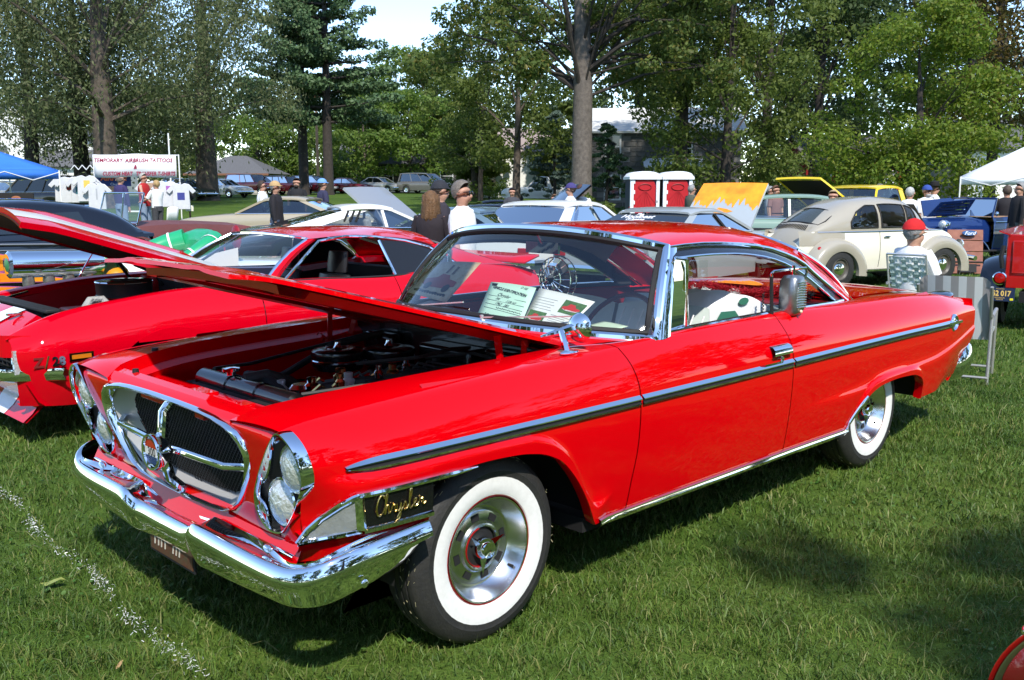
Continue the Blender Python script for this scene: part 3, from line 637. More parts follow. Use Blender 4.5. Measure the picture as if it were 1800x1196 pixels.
    MB().tube([tp[k] for k in range(17)]+[tp[16].lerp(bo[16], v)+Vector((.03, 0, .03))*math.sin(math.pi*v) for v in np.linspace(.1, .9, 8)]+[bo[k] for k in range(16, -1, -1)]+[tp[0].lerp(bo[0], v)+Vector((.03, 0, .03))*math.sin(math.pi*v) for v in np.linspace(.9, .1, 8)], .014, 8, closed=True).build('rear_window_frame', CHROME, bl)
    # ---- hood, raised on its hinges
    th = R(15.2); hx, hz = 1.55, 1.002
    def hp_(t, u, dn=0):     # t 0 at the hinge to 1 at the front, u -1..1 across
        wd = itp([(0, .685), (.5, .655), (.8, .585), (.93, .53), (1, .488)], t); Lh = 1.41-.10*abs(u)**3*0; crown = .022*(1-u*u)*(1-.3*t)+.012*math.exp(-((abs(u)-.55)/.1)**2)*(1-.4*t)
        x = hx-Lh*t; z = hz+crown-.018*max(0, (t-.88)/.12)**2-dn
        rx, rz = x-hx, z-hz; return (hx+rx*math.cos(th)+rz*math.sin(th), wd*u, hz-rx*math.sin(th)+rz*math.cos(th))
    T = list(np.linspace(0, .85, 12))+list(np.linspace(.87, 1, 8)); UU = np.linspace(-1, 1, 25)
    hd = MB().grid([[hp_(t, u) for u in UU] for t in T])
    hd.grid([[hp_(t, u, .015) for u in UU] for i, t in enumerate(T)], flip=True)
    for u in (-1, 1): hd.grid([[hp_(t, u), hp_(t, u, .015)] for t in T], flip=u < 0)
    hd.grid([[hp_(1, u), hp_(1, u, .015)] for u in UU], flip=True); hd.grid([[hp_(0, u), hp_(0, u, .015)] for u in UU])
    HD = hd.build('hood', RED, C, ang=40)
    br = MB()
    for u in (-.72, 0, .72): br.grid([[hp_(t, u+du, dn) for du, dn in ((-.09, .022), (-.07, .055), (.07, .055), (.09, .022))] for t in np.linspace(.04, .86, 8)])
    for t0 in (.06, .84): br.grid([[hp_(t0+dt, u, dn) for dt, dn in ((-.04, .022), (-.03, .05), (.03, .05), (.04, .022))] for u in np.linspace(-.9, .9, 9)])
    br.build('hood_brace', REDIN, HD)
    MB().add([hp_(t, u, .024) for t, u in ((.2, -.62), (.75, -.6), (.75, -.1), (.2, -.1))], [(0, 1, 2, 3)]).add([hp_(t, u, .024) for t, u in ((.2, .1), (.75, .1), (.75, .6), (.2, .62))], [(0, 1, 2, 3)]).build('hood_pad', pm('dark insulation', (.04, .012, .012), .9), HD, smooth=False)
    for s in (-1, 1):
        hm = MB().bar((1.28, s*.60, .90), hp_(.20, s*.86, .03), .022).bar((1.40, s*.60, .92), hp_(.09, s*.86, .03), .022)
        h_ = hm.build('hood_hinge', RED if s < 0 else REDIN, C)
        MB().tube([(1.22+.0045*k*.9, s*.60+.018*math.cos(k*1.1), .93-.0032*k+.018*math.sin(k*1.1)) for k in range(46)], .004, 5).build('hinge_spring', REDIN, h_)
    # ---- engine bay
    ap = MB()
    for s in (-1, 1):
        ap.grid([[(x, s*(itp(Y0, x)-.012), itp(Z0, x)-.05), (x, s*(itp(Y0, x)-.05), itp(Z0, x)-.07), (x, s*.60, .72), (x, s*.48, .62), (x, s*.42, .35)] for x in np.linspace(.22, 1.5, 14)], flip=s > 0)
    ap.build('inner_apron', RED, C)
    fw = MB().grid([[(1.50, y, z) for z in (.35, .7, .99)] for y in np.linspace(-.72, .72, 5)]).build('firewall', BLACK, C)
    MB().box((1.44, -.12, .84), (.12, .34, .20)).box((1.46, -.42, .82), (.06, .18, .26)).build('heater_box', BLACK, C, bevel=.015)
    fwd = MB()
    for y, z in ((-.30, .90), (-.22, .93), (-.12, .91), (-.55, .93), (-.28, .80)): fwd.ell((1.49, y, z), (.01, .012, .012), 8, 5)
    fwd.build('firewall_bolt', SATIN, fw)
    # radiator and its red support panel
    sp = MB()
    sp.box((.40, 0, .835), (.05, 1.16, .035)).box((.40, -.52, .70), (.04, .12, .26)).box((.40, .52, .70), (.04, .12, .26)).box((.40, 0, .60), (.04, 1.16, .06)).box((.30, -.20, .845), (.20, .07, .03)).box((.355, -.20, .77), (.05, .05, .16)).box((.30, .15, .85), (.22, .20, .02))
    sp.grid([[(x, y, z) for x, z in ((.19, .885), (.25, .862), (.33, .85), (.39, .85))] for y in np.linspace(-.50, .50, 9)])
    sp.build('radiator_support', RED, C, ang=30, bevel=.004)
    rd = MB().box((.465, 0, .70), (.06, .66, .30)).build('radiator', MATBLK, C)
    MB().lathe([(.0, -.36), (.03, -.36), (.042, -.345), (.042, -.12), (.047, -.115), (.047, -.10), (.042, -.095), (.042, .10), (.047, .105), (.047, .12), (.042, .125), (.042, .345), (.03, .36), (0, .36)], 18, (.50, 0, .858), 'y').build('header_tank', BLACK, rd)
    MB().lathe([(.018, 0), (.018, .018), (.034, .018), (.034, .03), (.012, .034), (0, .034)], 16, (.50, .12, .90)).build('radiator_cap', CHROME, rd)
    MB().tube([(.52, .05, .89), (.60, .02, .90), (.70, .03, .86), (.78, .06, .80)], .026, 10).build('radiator_hose', RUBBER, rd)
    MB().lathe([(.02, 0), (.20, 0), (.205, .02), (.20, .03), (.02, .03)], 28, (.57, 0, .70), 'x').build('fan_shroud', MATBLK, rd)
    eb = MB().box((1.05, 0, .62), (.74, .36, .32)).box((1.05, .21, .70), (.66, .15, .14), Matrix.Rotation(R(40), 3, 'X')).box((1.05, -.21, .70), (.66, .15, .14), Matrix.Rotation(R(-40), 3, 'X')).box((1.05, 0, .80), (.5, .24, .05)).build('engine_block', pm('engine enamel', (.05, .05, .055), .4, .2, var=.5, vscale=14), C, bevel=.015)
    for (x, y) in ((1.10, .27), (1.30, .16)):
        ac = MB().lathe([(0, .040), (.02, .046), (.035, .040), (.06, .048), (.105, .042), (.116, .036), (.120, .022), (.115, .004), (.115, -.03), (.108, -.045), (.05, -.06)], 32, (x, y, .875)).build('air_cleaner', BLACK, C)
        MB().lathe([(0, .026), (.012, .024), (.014, .01), (.02, 0)], 12, (x, y, .925)).build('wing_nut', CHROME, ac)
        MB().lathe([(.117, -.006), (.120, -.003), (.120, .004), (.117, .008)], 32, (x, y, .868)).build('air_cleaner_band', CHROME, ac)
    for i, (x, y, z, r) in enumerate(((.66, -.20, .865, .022), (.72, -.30, .885, .014), (.80, -.24, .87, .020), (.90, -.30, .895, .014), (1.0, -.26, .88, .020), (.60, -.08, .845, .018), (1.10, -.22, .885, .014), (.86, -.10, .86, .024))):
        MB().lathe([(r*1.2, 0), (r*1.3, .02), (r*.8, .03), (r*.9, .05), (0, .055)], 12, (x, y, z)).build('fitting', (CHROME, GOLD, SATIN)[i % 3], C)
    wr_ = [[(.60, -.50, .84), (.80, -.47, .88), (1.05, -.50, .87), (1.35, -.40, .90)], [(.55, -.30, .88), (.75, -.40, .90), (1.0, -.36, .87), (1.2, -.42, .88)], [(.52, .30, .90), (.80, .50, .86), (1.1, .55, .88), (1.45, .50, .93)], [(1.30, -.10, .90), (1.40, -.30, .93), (1.47, -.45, .90)], [(.9, -.15, .93), (1.1, -.30, .95), (1.3, -.28, .96), (1.45, -.22, .94)]]
    for p in wr_: MB().tube(p, .008, 6).build('cable', RUBBER, C)
    MB().box((1.46, .42, .86), (.07, .22, .16)).build('wiper_motor_box', BLACK, C, bevel=.02)
    MB().tube([(.86, -.27, .86), (1.26, -.27, .86)], .030, 10).build('valve_cover', pm('engine enamel'), C)
    MB().tube([(.62, -.10, .84), (.80, -.24, .875), (1.05, -.28, .88), (1.28, -.20, .87), (1.43, -.02, .90)], .02, 8).tube([(.70, .30, .78), (.95, .42, .82), (1.2, .46, .90), (1.45, .40, .94)], .016, 8).tube([(.58, .1, .80), (.70, .36, .84), (.9, .40, .80)], .02, 8).build('heater_hose', RUBBER, C)
    MB().lathe([(.04, 0), (.046, .01), (.046, .07), (.03, .085), (.0, .085)], 18, (.64, -.15, .80)).build('alternator', ALU, C)
    br = MB()
    for x, y in ((.70, -.22), (.74, -.30), (.63, -.33), (.90, -.30), (.95, -.26)): br.tube([(x, y+.08, .87), (x+.02, y+.06, .895), (x+.05, y+.08, .88)], .007, 6)
    br.build('fuel_line', GOLD, C)
    MB().lathe([(.02, 0), (.09, 0), (.10, .02), (.09, .04), (.02, .04)], 24, (.93, -.17, .835)).build('red_cover', RED, C)
    MB().box((.62, .45, .72), (.24, .17, .20)).build('battery', MATBLK, C, bevel=.01)
    ig = MB()
    for k in range(8): ig.tube([(.85+.06*k, -.12, .86), (.88+.05*k, -.20, .905), (.86+.07*k, -.30, .87)], .006, 5)
    ig.build('ignition_lead', RUBBER, C)
    MB().lathe([(0, .03), (.014, .03), (.016, 0)], 10, (.42, .62, .93)).lathe([(0, .02), (.012, .018), (.014, 0)], 10, (.24, .40, .905)).build('hood_bumper', MATBLK, C)
    # ---- fender mirror
    mr = MB().ell((1.425, -.825, .995), (.05, .022, .012)).build('fender_mirror', CHROME, C)
    MB().tube([(1.415, -.825, .99), (1.425, -.80, 1.035), (1.445, -.765, 1.068)], [.016, .013, .013], 10).tube([(1.395, -.70, 1.045), (1.44, -.745, 1.06), (1.50, -.795, 1.078)], [.006, .016, .03], 10).build('mirror_stem', CHROME, mr)
    MB().lathe([(0, -.03), (.03, -.026), (.052, -.008), (.060, .012), (.056, .016), (0, .014)], 24, (1.505, -.80, 1.080), 'x').build('mirror_head', CHROME, mr)
    # ---- wheels
    def wheel(cx, cy, s, cz=.345):
        def pr(p): return [(r, s*h) for r, h in p]
        c = (cx, cy, cz)
        W_ = thing('wheel', '', ''); del W_['label']; del W_['category']; W_.location = c; W_.parent = C; W_.matrix_parent_inverse = Matrix.Translation((-2.7, 0, 0))
        def bl(mb, nm, mat, par=None): 
            if s < 0: mb.f = [q[::-1] for q in mb.f]
            o = mb.build(nm, mat); o.parent = W_; o.matrix_parent_inverse = Matrix.Translation(c).inverted(); return o
        tr = [(.345, -.06), (.3452, -.045), (.339, -.043), (.339, -.037), (.345, -.035), (.345, -.012), (.339, -.010), (.339, -.004), (.345, -.002), (.345, .02), (.339, .022), (.339, .028), (.345, .03), (.3448, .055), (.335, .082), (.30, .098), (.25, .10), (.2, .08)]
        bl(MB().lathe(pr([(.268, -.0965), (.285, -.097), (.29, -.0985), (.295, -.0965), (.315, -.091), (.333, -.078), (.341, -.068)]+tr), 56, c, 'y'), 'tyre', RUBBER)
        if s > 0:     # grass clippings stuck to the tread
            q = MB()
            for k in range(150):
                a = random.uniform(0, 6.28); y_ = random.uniform(-.085, .05); r_ = .3455 if y_ > -.06 else .3455-.55*(-.06-y_); e_ = random.uniform(.008, .022); b_ = a+random.uniform(-.06, .06)
                q.bar((cx+r_*math.cos(a), cy+y_*s, cz+r_*math.sin(a)), (cx+(r_+.001)*math.cos(b_), cy+(y_+random.uniform(-.012, .012))*s, cz+(r_+.001)*math.sin(b_)), .0016, .0012)
            o_ = bl(q, 'grass_clippings', pm('dry clippings', (.42, .38, .22), .8)); o_['kind'] = 'stuff'
        bl(MB().lathe(pr([(.199, -.082), (.203, -.090), (.215, -.0945), (.24, -.0975), (.268, -.0966)]), 48, c, 'y'), 'whitewall', WWALL)
        bl(MB().lathe(pr([(.196, -.083), (.1985, -.089), (.2, -.083)]), 48, c, 'y'), 'red_pinstripe', REDLENS)
        rim = bl(MB().lathe(pr([(.1965, -.082), (.193, -.090), (.187, -.088), (.180, -.074), (.165, -.045), (.150, -.026), (.143, -.024), (.138, -.030), (.130, -.034), (.095, -.036), (.088, -.046), (.082, -.048), (.076, -.046), (.072, -.020)]), 48, c, 'y'), 'rim', ALU)
        for k in range(8):
            slots = MB()
            a = 2*math.pi*k/8+.2; q = [(r*math.cos(a+d), -.0365 if r < .11 else -.0352, r*math.sin(a+d)) for r, d in ((.101, -.17), (.101, .17), (.127, .15), (.127, -.15))]
            slots.add([(x+cx, s*(y-.001)*1+cy, z+cz) for x, y, z in q], [(0, 1, 2, 3)])
            bl(slots, 'wheel_slot', MATBLK)
        bl(MB().lathe(pr([(.0755, -.0465), (.074, -.049), (.071, -.046), (.069, -.022)]), 40, c, 'y', R(100), R(290)), 'red_ring', REDLENS)
        bl(MB().lathe(pr([(.070, -.034), (.03, -.036), (.0, -.036)]), 32, c, 'y'), 'hub', MATBLK)
        sp = MB().lathe(pr([(.040, -.034), (.042, -.058), (.036, -.078), (.030, -.088), (.024, -.084), (0, -.082)]), 20, c, 'y')
        for k in range(3):
            a = R(20)+k*2*math.pi/3; d = Vector((math.cos(a), 0, math.sin(a))); e = Vector((-d.z, 0, d.x)); o = Vector(c)
            sp.add([o+d*.02+e*.017+Vector((0, s*-.055, 0)), o+d*.02-e*.017+Vector((0, s*-.055, 0)), o+d*.096+Vector((0, s*-.070, 0)), o+d*.024+Vector((0, s*-.080, 0)), o+d*.02+Vector((0, s*-.045, 0))], [(0, 3, 2), (3, 1, 2), (1, 4, 2), (4, 0, 2), (0, 1, 3), (0, 4, 1)])
        bl(sp, 'spinner', CHROME)
        a = R(-38); bl(MB().tube([(cx+.165*math.cos(a), cy+s*-.05, cz+.165*math.sin(a)), (cx+.160*math.cos(a), cy+s*-.078, cz+.160*math.sin(a))], .005, 6), 'valve_stem', MATBLK)
    for x in (.933, 4.028):
        wheel(x, -.806 if x < 2 else -.77, 1); wheel(x, .806 if x < 2 else .77, -1)
    # ---- cabin
    SEAT = pm('pale mint vinyl', (.58, .66, .62), .45, var=.08, vscale=5, bump=.05, bscale=30); REDV = pm('red dash vinyl', (.24, .008, .01), .4)
    def bench(x, z, w_, top, nm):
        b = MB().grid([[(x-.12+dx, y, zz) for dx, zz in ((-.30, z-.14), (-.32, z-.04), (-.26, z+.02), (.10, z+.03))] for y in np.linspace(-w_, w_, 9)])
        for y0, y1 in ((-w_, -.012), (.012, w_)):
            b.grid([[(x+.02+.13*t*1.0-.07*math.sin(math.pi*min(1, t))*(1-(2*k-1)**4)*.6, y0+(y1-y0)*k, z+(top-z)*t-.03*t*abs(2*k-1)**4) for t in (0, .2, .4, .6, .8, .93, 1)]+[(x+.20, y0+(y1-y0)*k, top-.015-.03*abs(2*k-1)**4), (x+.24, y0+(y1-y0)*k, z)] for k in np.linspace(0, 1, 9)])
        return b.build(nm, SEAT, C, ang=60)
    bench(2.58, .62, .70, 1.04, 'front_seat'); bench(3.50, .62, .68, .96, 'rear_seat')
    pv = MB()
    for y in np.linspace(-.60, -.10, 9): pv.tube([(2.555+.13*t-.045*math.sin(math.pi*t), y, .62+.40*t) for t in np.linspace(.1, .95, 6)], .004, 5)
    pv.build('seat_piping', pm('white piping', (.75, .76, .73), .5), C)
    MB().box((3.93, 0, .94), (.46, 1.3, .04)).build('parcel_shelf', REDV, C)
    MB().grid([[(1.62+.36*abs(u)**2.8+d, u*.82, z) for d, z in ((.03, 1.0), (.12, 1.012), (.26, .995), (.32, .95), (.30, .78))] for u in np.linspace(-1, 1, 17)]).build('dashboard', REDV, C)
    dp = MB()
    for s in (-1, 1): dp.box((2.9, s*.80, .78), (1.9, .03, .40))
    dp.build('door_trim', REDV, C)
    ax = Vector((-.80, 0, .60)); e1 = Vector((0, 1, 0)); e2 = ax.cross(e1).normalized(); cc = Vector((2.24, -.40, .955))
    sw = MB().tube([cc+(e1*math.cos(a)+e2*math.sin(a))*.20 for a in np.linspace(0, 2*math.pi, 40, endpoint=False)], .012, 8, closed=True).bar(cc-e1*.19, cc+e1*.19, .03, .012).tube([cc, cc+ax*-.0+Vector((-.4, 0, -.2))], .02, 8).ell(cc, (.03, .04, .03)).build('steering_wheel', pm('maroon bakelite', (.10, .02, .02), .25), C)
    rm = MB().box((2.14, 0, 1.335), (.015, .22, .055)).bar((2.14, 0, 1.35), (2.10, 0, 1.41), .01).build('rear_view_mirror', CHROME, C)
    return C
chrysler()
# ---- loose things in and on the car
def sheet(name, q, mat, label, cat, bow=.006):
    a, b, c, d = [Vector(p) for p in q]; n = (b-a).cross(d-a).normalized()
    P = [[a.lerp(b, u).lerp(d.lerp(c, u), v)+n*bow*math.sin(math.pi*u)*v for u in np.linspace(0, 1, 7)] for v in np.linspace(0, 1, 7)]
    o = MB().grid(P).build(name, mat, solid=.0008); tag(o, label, cat)
    def M(u, v, dn=.0015): return a.lerp(b, u).lerp(d.lerp(c, u), v)+n*(bow*math.sin(math.pi*u)*v+dn)
    return o, M, (b-a).normalized(), (d-a).normalized()
INK = pm('black ink', (.015, .015, .02), .6)
def papers():
    pg = pm('mint green card', (.55, .80, .66), .6); pw = pm('white printed card', (.80, .81, .80), .35)
    o, M, ex, ey = sheet('vehicle_card', [(1.655, -.045, 1.046), (1.622, -.352, 1.017), (1.805, -.28, 1.18), (1.812, .026, 1.186)], pg, 'mint green vehicle identification card behind the windshield', 'card')
    def pt(mb, pts, M): mb.tube([M(u, v) for u, v in pts], .0011, 4)
    text('card_title', 'VEHICLE IDENTIFICATION', INK, frame(M(.5, .80), ex, ey), .021, o, bold=.0006)
    text('card_number', 'D 105', INK, frame(M(.78, .93), ex, ey), .018, o, shear=.3)
    text('card_entry', 'Chrysler', INK, frame(M(.42, .66), ex, ey), .026, o, shear=.3)
    text('card_entry', '300          2 DR HT', INK, frame(M(.5, .54), ex, ey), .018, o, shear=.3)
    text('card_entry', '1962   383', INK, frame(M(.45, .43), ex, ey), .022, o, shear=.3)
    sq = MB()
    for v, u0, u1 in ((.33, .35, .92), (.12, .16, .88)):
        pt(sq, [(u0+(u1-u0)*k/40, v+.022*math.sin(k*1.9)*(.5+.5*math.sin(k*.7))) for k in range(41)], M)
    for v in (.62, .50, .39, .28, .07): pt(sq, [(.08, v), (.92, v)], M)
    sq.box(M(.13, .93), (.012, .03, .010)); sq.build('card_handwriting', INK, o)
    o, M, ex, ey = sheet('photo_sheet', [(1.69, -.295, 1.027), (1.667, -.557, 1.007), (1.823, -.614, 1.143), (1.856, -.25, 1.173)], pw, 'white sheet with two small red car photos behind the windshield', 'sheet')
    gp = pm('photo green', (.10, .22, .06), .5, var=.6, vscale=60)
    for (u0, u1, v0, v1) in ((.05, .42, .10, .42), (.58, .96, .52, .86)):
        ph = MB().add([M(u0, v0), M(u1, v0), M(u1, v1), M(u0, v1)], [(0, 1, 2, 3)]).build('printed_photo', gp, o, smooth=False)
        cu = lambda a, b: M(u0+(u1-u0)*a, v0+(v1-v0)*b, .0025)
        MB().add([cu(*p) for p in ((.08, .28), (.30, .22), (.75, .26), (.93, .40), (.9, .5), (.68, .55), (.58, .74), (.34, .76), (.26, .56), (.08, .48))], [tuple(range(10))]).build('printed_car', pm('photo red', (.55, .03, .02), .5), ph, smooth=False)
        MB().add([cu(*p) for p in ((.1, .3), (.3, .2), (.8, .24), (.93, .40), (.8, .3), (.3, .28))], [tuple(range(6))]).build('printed_bumper', pm('photo white', (.7, .7, .7), .5), ph, smooth=False)
    sq = MB()
    for k in range(7): pt(sq, [(.5-.0*k, .12+.05*k), (.5+.38-.03*(k % 3), .12+.05*k)], M)
    for k in range(5): pt(sq, [(.06, .50+.07*k), (.46-.04*(k % 2), .50+.07*k)], M)
    sq.build('printed_lines', pm('pale print', (.55, .55, .56), .6), o)
    pp = pm('sepia poster print', (.78, .62, .42), .5, var=.5, vscale=30, col2=(.58, .38, .20))
    o, M, ex, ey = sheet('poster', [(1.80, .654, 1.09), (1.775, .314, 1.066), (1.988, .285, 1.254), (1.972, .601, 1.241)], pp, 'sepia poster with a red roadster leaning inside the windshield', 'poster')
    MB().add([M(*p) for p in ((.12, .34), (.25, .26), (.7, .28), (.88, .36), (.86, .48), (.66, .52), (.6, .62), (.42, .64), (.36, .54), (.14, .48))], [tuple(range(10))]).build('printed_roadster', pm('poster red', (.42, .06, .05), .5), o, smooth=False)
    for u in (.3, .74): MB().add([M(u+.075*math.cos(a), .29+.10*math.sin(a), .0022) for a in np.linspace(0, 6.28, 16, endpoint=False)], [tuple(range(16))]).build('printed_wheel', INK, o, smooth=False)
    MB().add([M(*p) for p in ((.45, .66), (.5, .66), (.52, .88), (.46, .9))], [(0, 1, 2, 3)]).add([M(*p) for p in ((.6, .64), (.66, .64), (.66, .84), (.6, .86))], [(0, 1, 2, 3)]).build('printed_figure', pm('poster brown', (.18, .10, .05), .5), o, smooth=False)
    text('poster_title', 'SCHOOL DAY MEMORIES'[:10], INK, frame(M(.5, .12), ex, ey), .034, o, sx=.9) if False else None
    sq = MB()
    for k in range(12): sq.box(M(.12+.065*k, .12), (.006, .014, .012+.004*(k % 3)))
    sq.build('caption_letter', INK, o)
    o, M, ex, ey = sheet('card', [(1.885, -.50, 1.02), (1.865, -.66, 1.015), (1.96, -.69, 1.03), (1.98, -.53, 1.035)], pm('pale green slip', (.55, .66, .50), .6), 'small printed slip lying on the dashboard by the steering wheel', 'card', .002)
papers()
def dash_fan():
    t = thing('desk_fan', 'small chrome wire fan standing on the dashboard', 'fan', (1.98, -.25, 1.01))
    c = Vector((1.98, -.25, 1.21)); cg = MB()
    for k in range(16):
        a = math.pi*2*k/16; d = Vector((0, math.cos(a), math.sin(a)))
        cg.tube([c+Vector((-.05, 0, 0))+d*.02, c+Vector((-.045, 0, 0))+d*.06, c+Vector((-.02, 0, 0))+d*.10, c+Vector((.02, 0, 0))+d*.10], .002, 4)
    for r, x in ((.10, -.02), (.10, .02), (.06, -.045)): cg.tube([c+Vector((x, r*math.cos(a), r*math.sin(a))) for a in np.linspace(0, 2*math.pi, 32, endpoint=False)], .003, 5, closed=True)
    cg.build('cage', CHROME, t)
    bl = MB()
    for k in range(4):
        a = k*math.pi/2+.4; d = Vector((0, math.cos(a), math.sin(a))); e = Vector((.35, -math.sin(a), math.cos(a)))
        bl.add([c+d*.015, c+d*.05+e*.03, c+d*.085+e*.028, c+d*.088-e*.02, c+d*.05-e*.025], [(0, 1, 2, 3, 4)])
    bl.build('blade', pm('grey fan blade', (.12, .12, .13), .4), t)
    MB().tube([c+Vector((.0, 0, 0)), c+Vector((.08, 0, 0))], .035, 14).tube([c+Vector((.05, 0, -.03)), (2.03, -.25, 1.02)], .012, 8).lathe([(0, .02), (.05, .015), (.06, 0)], 20, (2.03, -.25, 1.012)).build('motor', MATBLK, t)
dash_fan()
def cabin_props():
    sp = pm('cast speaker alloy', (.42, .43, .44), .32, .9, var=.3, vscale=20)
    t = thing('drive_in_speaker', 'silver ribbed drive-in speaker hanging in the near side window', 'speaker', (3.05, -.86, 1.03))
    c = Vector((3.05, -.865, 1.10)); body = MB()
    out = [(-.055, -.085), (-.045, -.105), (.03, -.105), (.05, -.09), (.058, 0), (.055, .07), (.04, .095), (-.03, .10), (-.052, .085), (-.058, 0)]
    body.grid([[c+Vector((x*k, dy, z*k)) for x, z in out] for k, dy in ((.80, -.045), (.97, -.030), (1, 0), (.96, .035), (.8, .05))], cv=True)
    body.add([c+Vector((x*.8, -.045, z*.8)) for x, z in out], [tuple(range(10))]); body.add([c+Vector((x*.8, .05, z*.8)) for x, z in out], [tuple(range(10))])
    body.build('housing', sp, t, ang=50, weld=True)
    for k in range(11): MB().box(c+Vector((.004, -.047, -.062+.0125*k)), (.082, .012, .0055)).build('rib', CHROME, t, bevel=.001)
    MB().ell(c+Vector((.0, -.05, -.082)), (.009, .008, .009)).build('knob', pm('ivory knob', (.7, .62, .42), .4), t)
    MB().tube([(2.87, -.85, 1.19), (2.86, -.85, 1.215), (2.88, -.852, 1.225), (3.05, -.862, 1.228), (3.18, -.86, 1.225), (3.21, -.85, 1.20), (3.21, -.84, 1.17)], .007, 8).tube([c+Vector((0, 0, .095)), c+Vector((0, 0, .145))], .008, 8).build('hanger', CHROME, t)
    MB().tube([(2.865, -.85, 1.20), (2.87, -.85, 1.13), (2.885, -.85, 1.0)], .009, 8).build('cord_grip', MATBLK, t)
    MB().tube([(2.83+.010*math.cos(k*1.2), -.83, 1.12-.0030*k+.0) for k in range(42)], .003, 5).build('cord', MATBLK, t)
    # T-shirt over the seat back
    P = []
    for u in np.linspace(0, 1, 26):
        row = []
        for v in np.linspace(0, 1, 22):
            y = -.76+.56*u; sh = .14*abs(u-.45)**1.6+.006*math.sin(u*26+v*4)*(1-v*.3)
            if v < .5: x = 2.87+.05*v+.012*math.sin(u*17+v*5); z = .70+(1.115-.70)*(v/.5)-sh*.6*(v/.5)**3
            else: x = 2.895-.36*(v-.5)+.02*math.sin(u*15+v*7)-.04; z = 1.115-sh*.6-.40*(v-.5)**1.4*1.6
            row.append((x, y, z))
        P.append(row)
    sh = MB().grid(P).build('t_shirt', pm('white cotton', (.80, .80, .80), .85, bump=.25, bscale=18), solid=.003)
    tag(sh, 'white T-shirt with a green car print draped over the front seat', 'shirt')
    def S(u, v): 
        i = u*25; j = v*21; a = Vector(P[int(i)][int(j)]); b = Vector(P[min(25, int(i)+1)][min(21, int(j)+1)]); return a.lerp(b, .5)+Vector((.012, -.016, .012))
    gr = pm('shirt green print', (.03, .16, .10), .8)
    Yp = -.775
    def Q(x, z): return (x, -.782+.0*(x-2.6), z)
    pr = MB().add([Q(*p) for p in ((2.50, .96), (2.56, .945), (2.66, .945), (2.80, .955), (2.835, .975), (2.82, 1.0), (2.70, 1.01), (2.66, 1.045), (2.54, 1.05), (2.50, 1.01))], [tuple(range(10))][:1])
    pr.add([Q(2.735+.045*math.cos(a), 1.085+.018*math.sin(a)) for a in np.linspace(0, 6.28, 14, endpoint=False)], [tuple(range(14))])
    pr.build('green_car_print', gr, sh, smooth=False)
    MB().add([Q(*p) for p in ((2.55, .935), (2.84, .945), (2.80, .925), (2.58, .920))], [(0, 1, 2, 3)]).build('print_shadow', INK, sh, smooth=False)
    # side panel of cloth facing the camera so that the print lies on it
    P2 = [[(2.46+.50*u, -.772-.006*math.sin(u*20+v*3)*v, 1.12-.10*abs(u-.4)**2*2.2-(.30*v)*(1-.1*u)) for v in np.linspace(0, 1, 10)] for u in np.linspace(0, 1, 18)]
    MB().grid(P2).build('sleeve', pm('white cotton', ), sh, solid=.002)
    # fuzzy boa on the parcel shelf
    t = thing('feather_boa', 'fluffy red and white boa heaped on the rear parcel shelf', 'boa', (3.93, .1, .96))
    for nm, col, y0, y1, n, r in (('red_fluff', (.45, .008, .02), -.45, .62, 5200, .05), ('white_fluff', (.75, .74, .72), -.05, .28, 1500, .035), ('dark_fluff', (.01, .01, .01), -.50, -.40, 500, .04)):
        u = rng.uniform(0, 1, n); cy = y0+(y1-y0)*u; cx = 3.86+.05*np.sin(u*9)+.04; cz = .995+.015*np.sin(u*14)+(0 if nm == 'red_fluff' else -.012); 
        if nm == 'white_fluff': cx = cx-.08; cz = cz-.02
        base = np.stack([cx, cy, cz], 1)+rng.normal(0, .012, (n, 3)); d = rng.normal(0, 1, (n, 3)); d /= np.linalg.norm(d, axis=1)[:, None]; d[:, 2] = np.abs(d[:, 2])*.9-.2
        tip = base+d*r*rng.uniform(.6, 1.3, (n, 1)); sd_ = np.cross(d, rng.normal(0, 1, (n, 3))); sd_ *= .0022/np.linalg.norm(sd_, axis=1)[:, None]
        V = np.stack([base-sd_, base+sd_, tip], 1).reshape(-1, 3); T = np.arange(n*3).reshape(-1, 3)
        o = tri_mesh(nm, V, T, pm('boa '+nm, col, .8)); attach(o, t)
cabin_props()
# ------------------------------------------------------------------ other vehicles (x forward, y left, origin on the ground amidships)
def disc_wheel(parent, c, s, r, wd, rim, rr=.62, white=False, hub=CHROME, name='wheel'):
    """tyre, rim and hub cap; s = side the face looks to (+1 left)"""
    def fx(m): 
        if s > 0: m.f = [q[::-1] for q in m.f]
        return m
    h = wd/2; k = s
    def pr(p): return [(a, k*b) for a, b in p]
    wl = fx(MB().lathe(pr([(r*rr, h*.8), (r*rr*1.04, h), (r*.86, h*1.02), (r*.96, h*.82), (r, h*.4), (r, -h*.4), (r*.96, -h*.8), (r*rr, -h)]), 28, c, 'y')).build(name, RUBBER, parent)
    if white: fx(MB().lathe(pr([(r*rr*1.02, h*1.0), (r*.82, h*1.06)]), 28, c, 'y')).build('whitewall', WWALL, wl)
    fx(MB().lathe(pr([(r*rr*1.02, h*.86), (r*rr*.96, h*.92), (r*rr*.82, h*.55), (r*.30, h*.5), (0, h*.5)]), 24, c, 'y')).build('rim', rim, wl)
    fx(MB().lathe(pr([(r*.34, h*.52), (r*.30, h*.72), (r*.15, h*.84), (0, h*.86)]), 16, c, 'y')).build('hub_cap', hub, wl)
    return wl
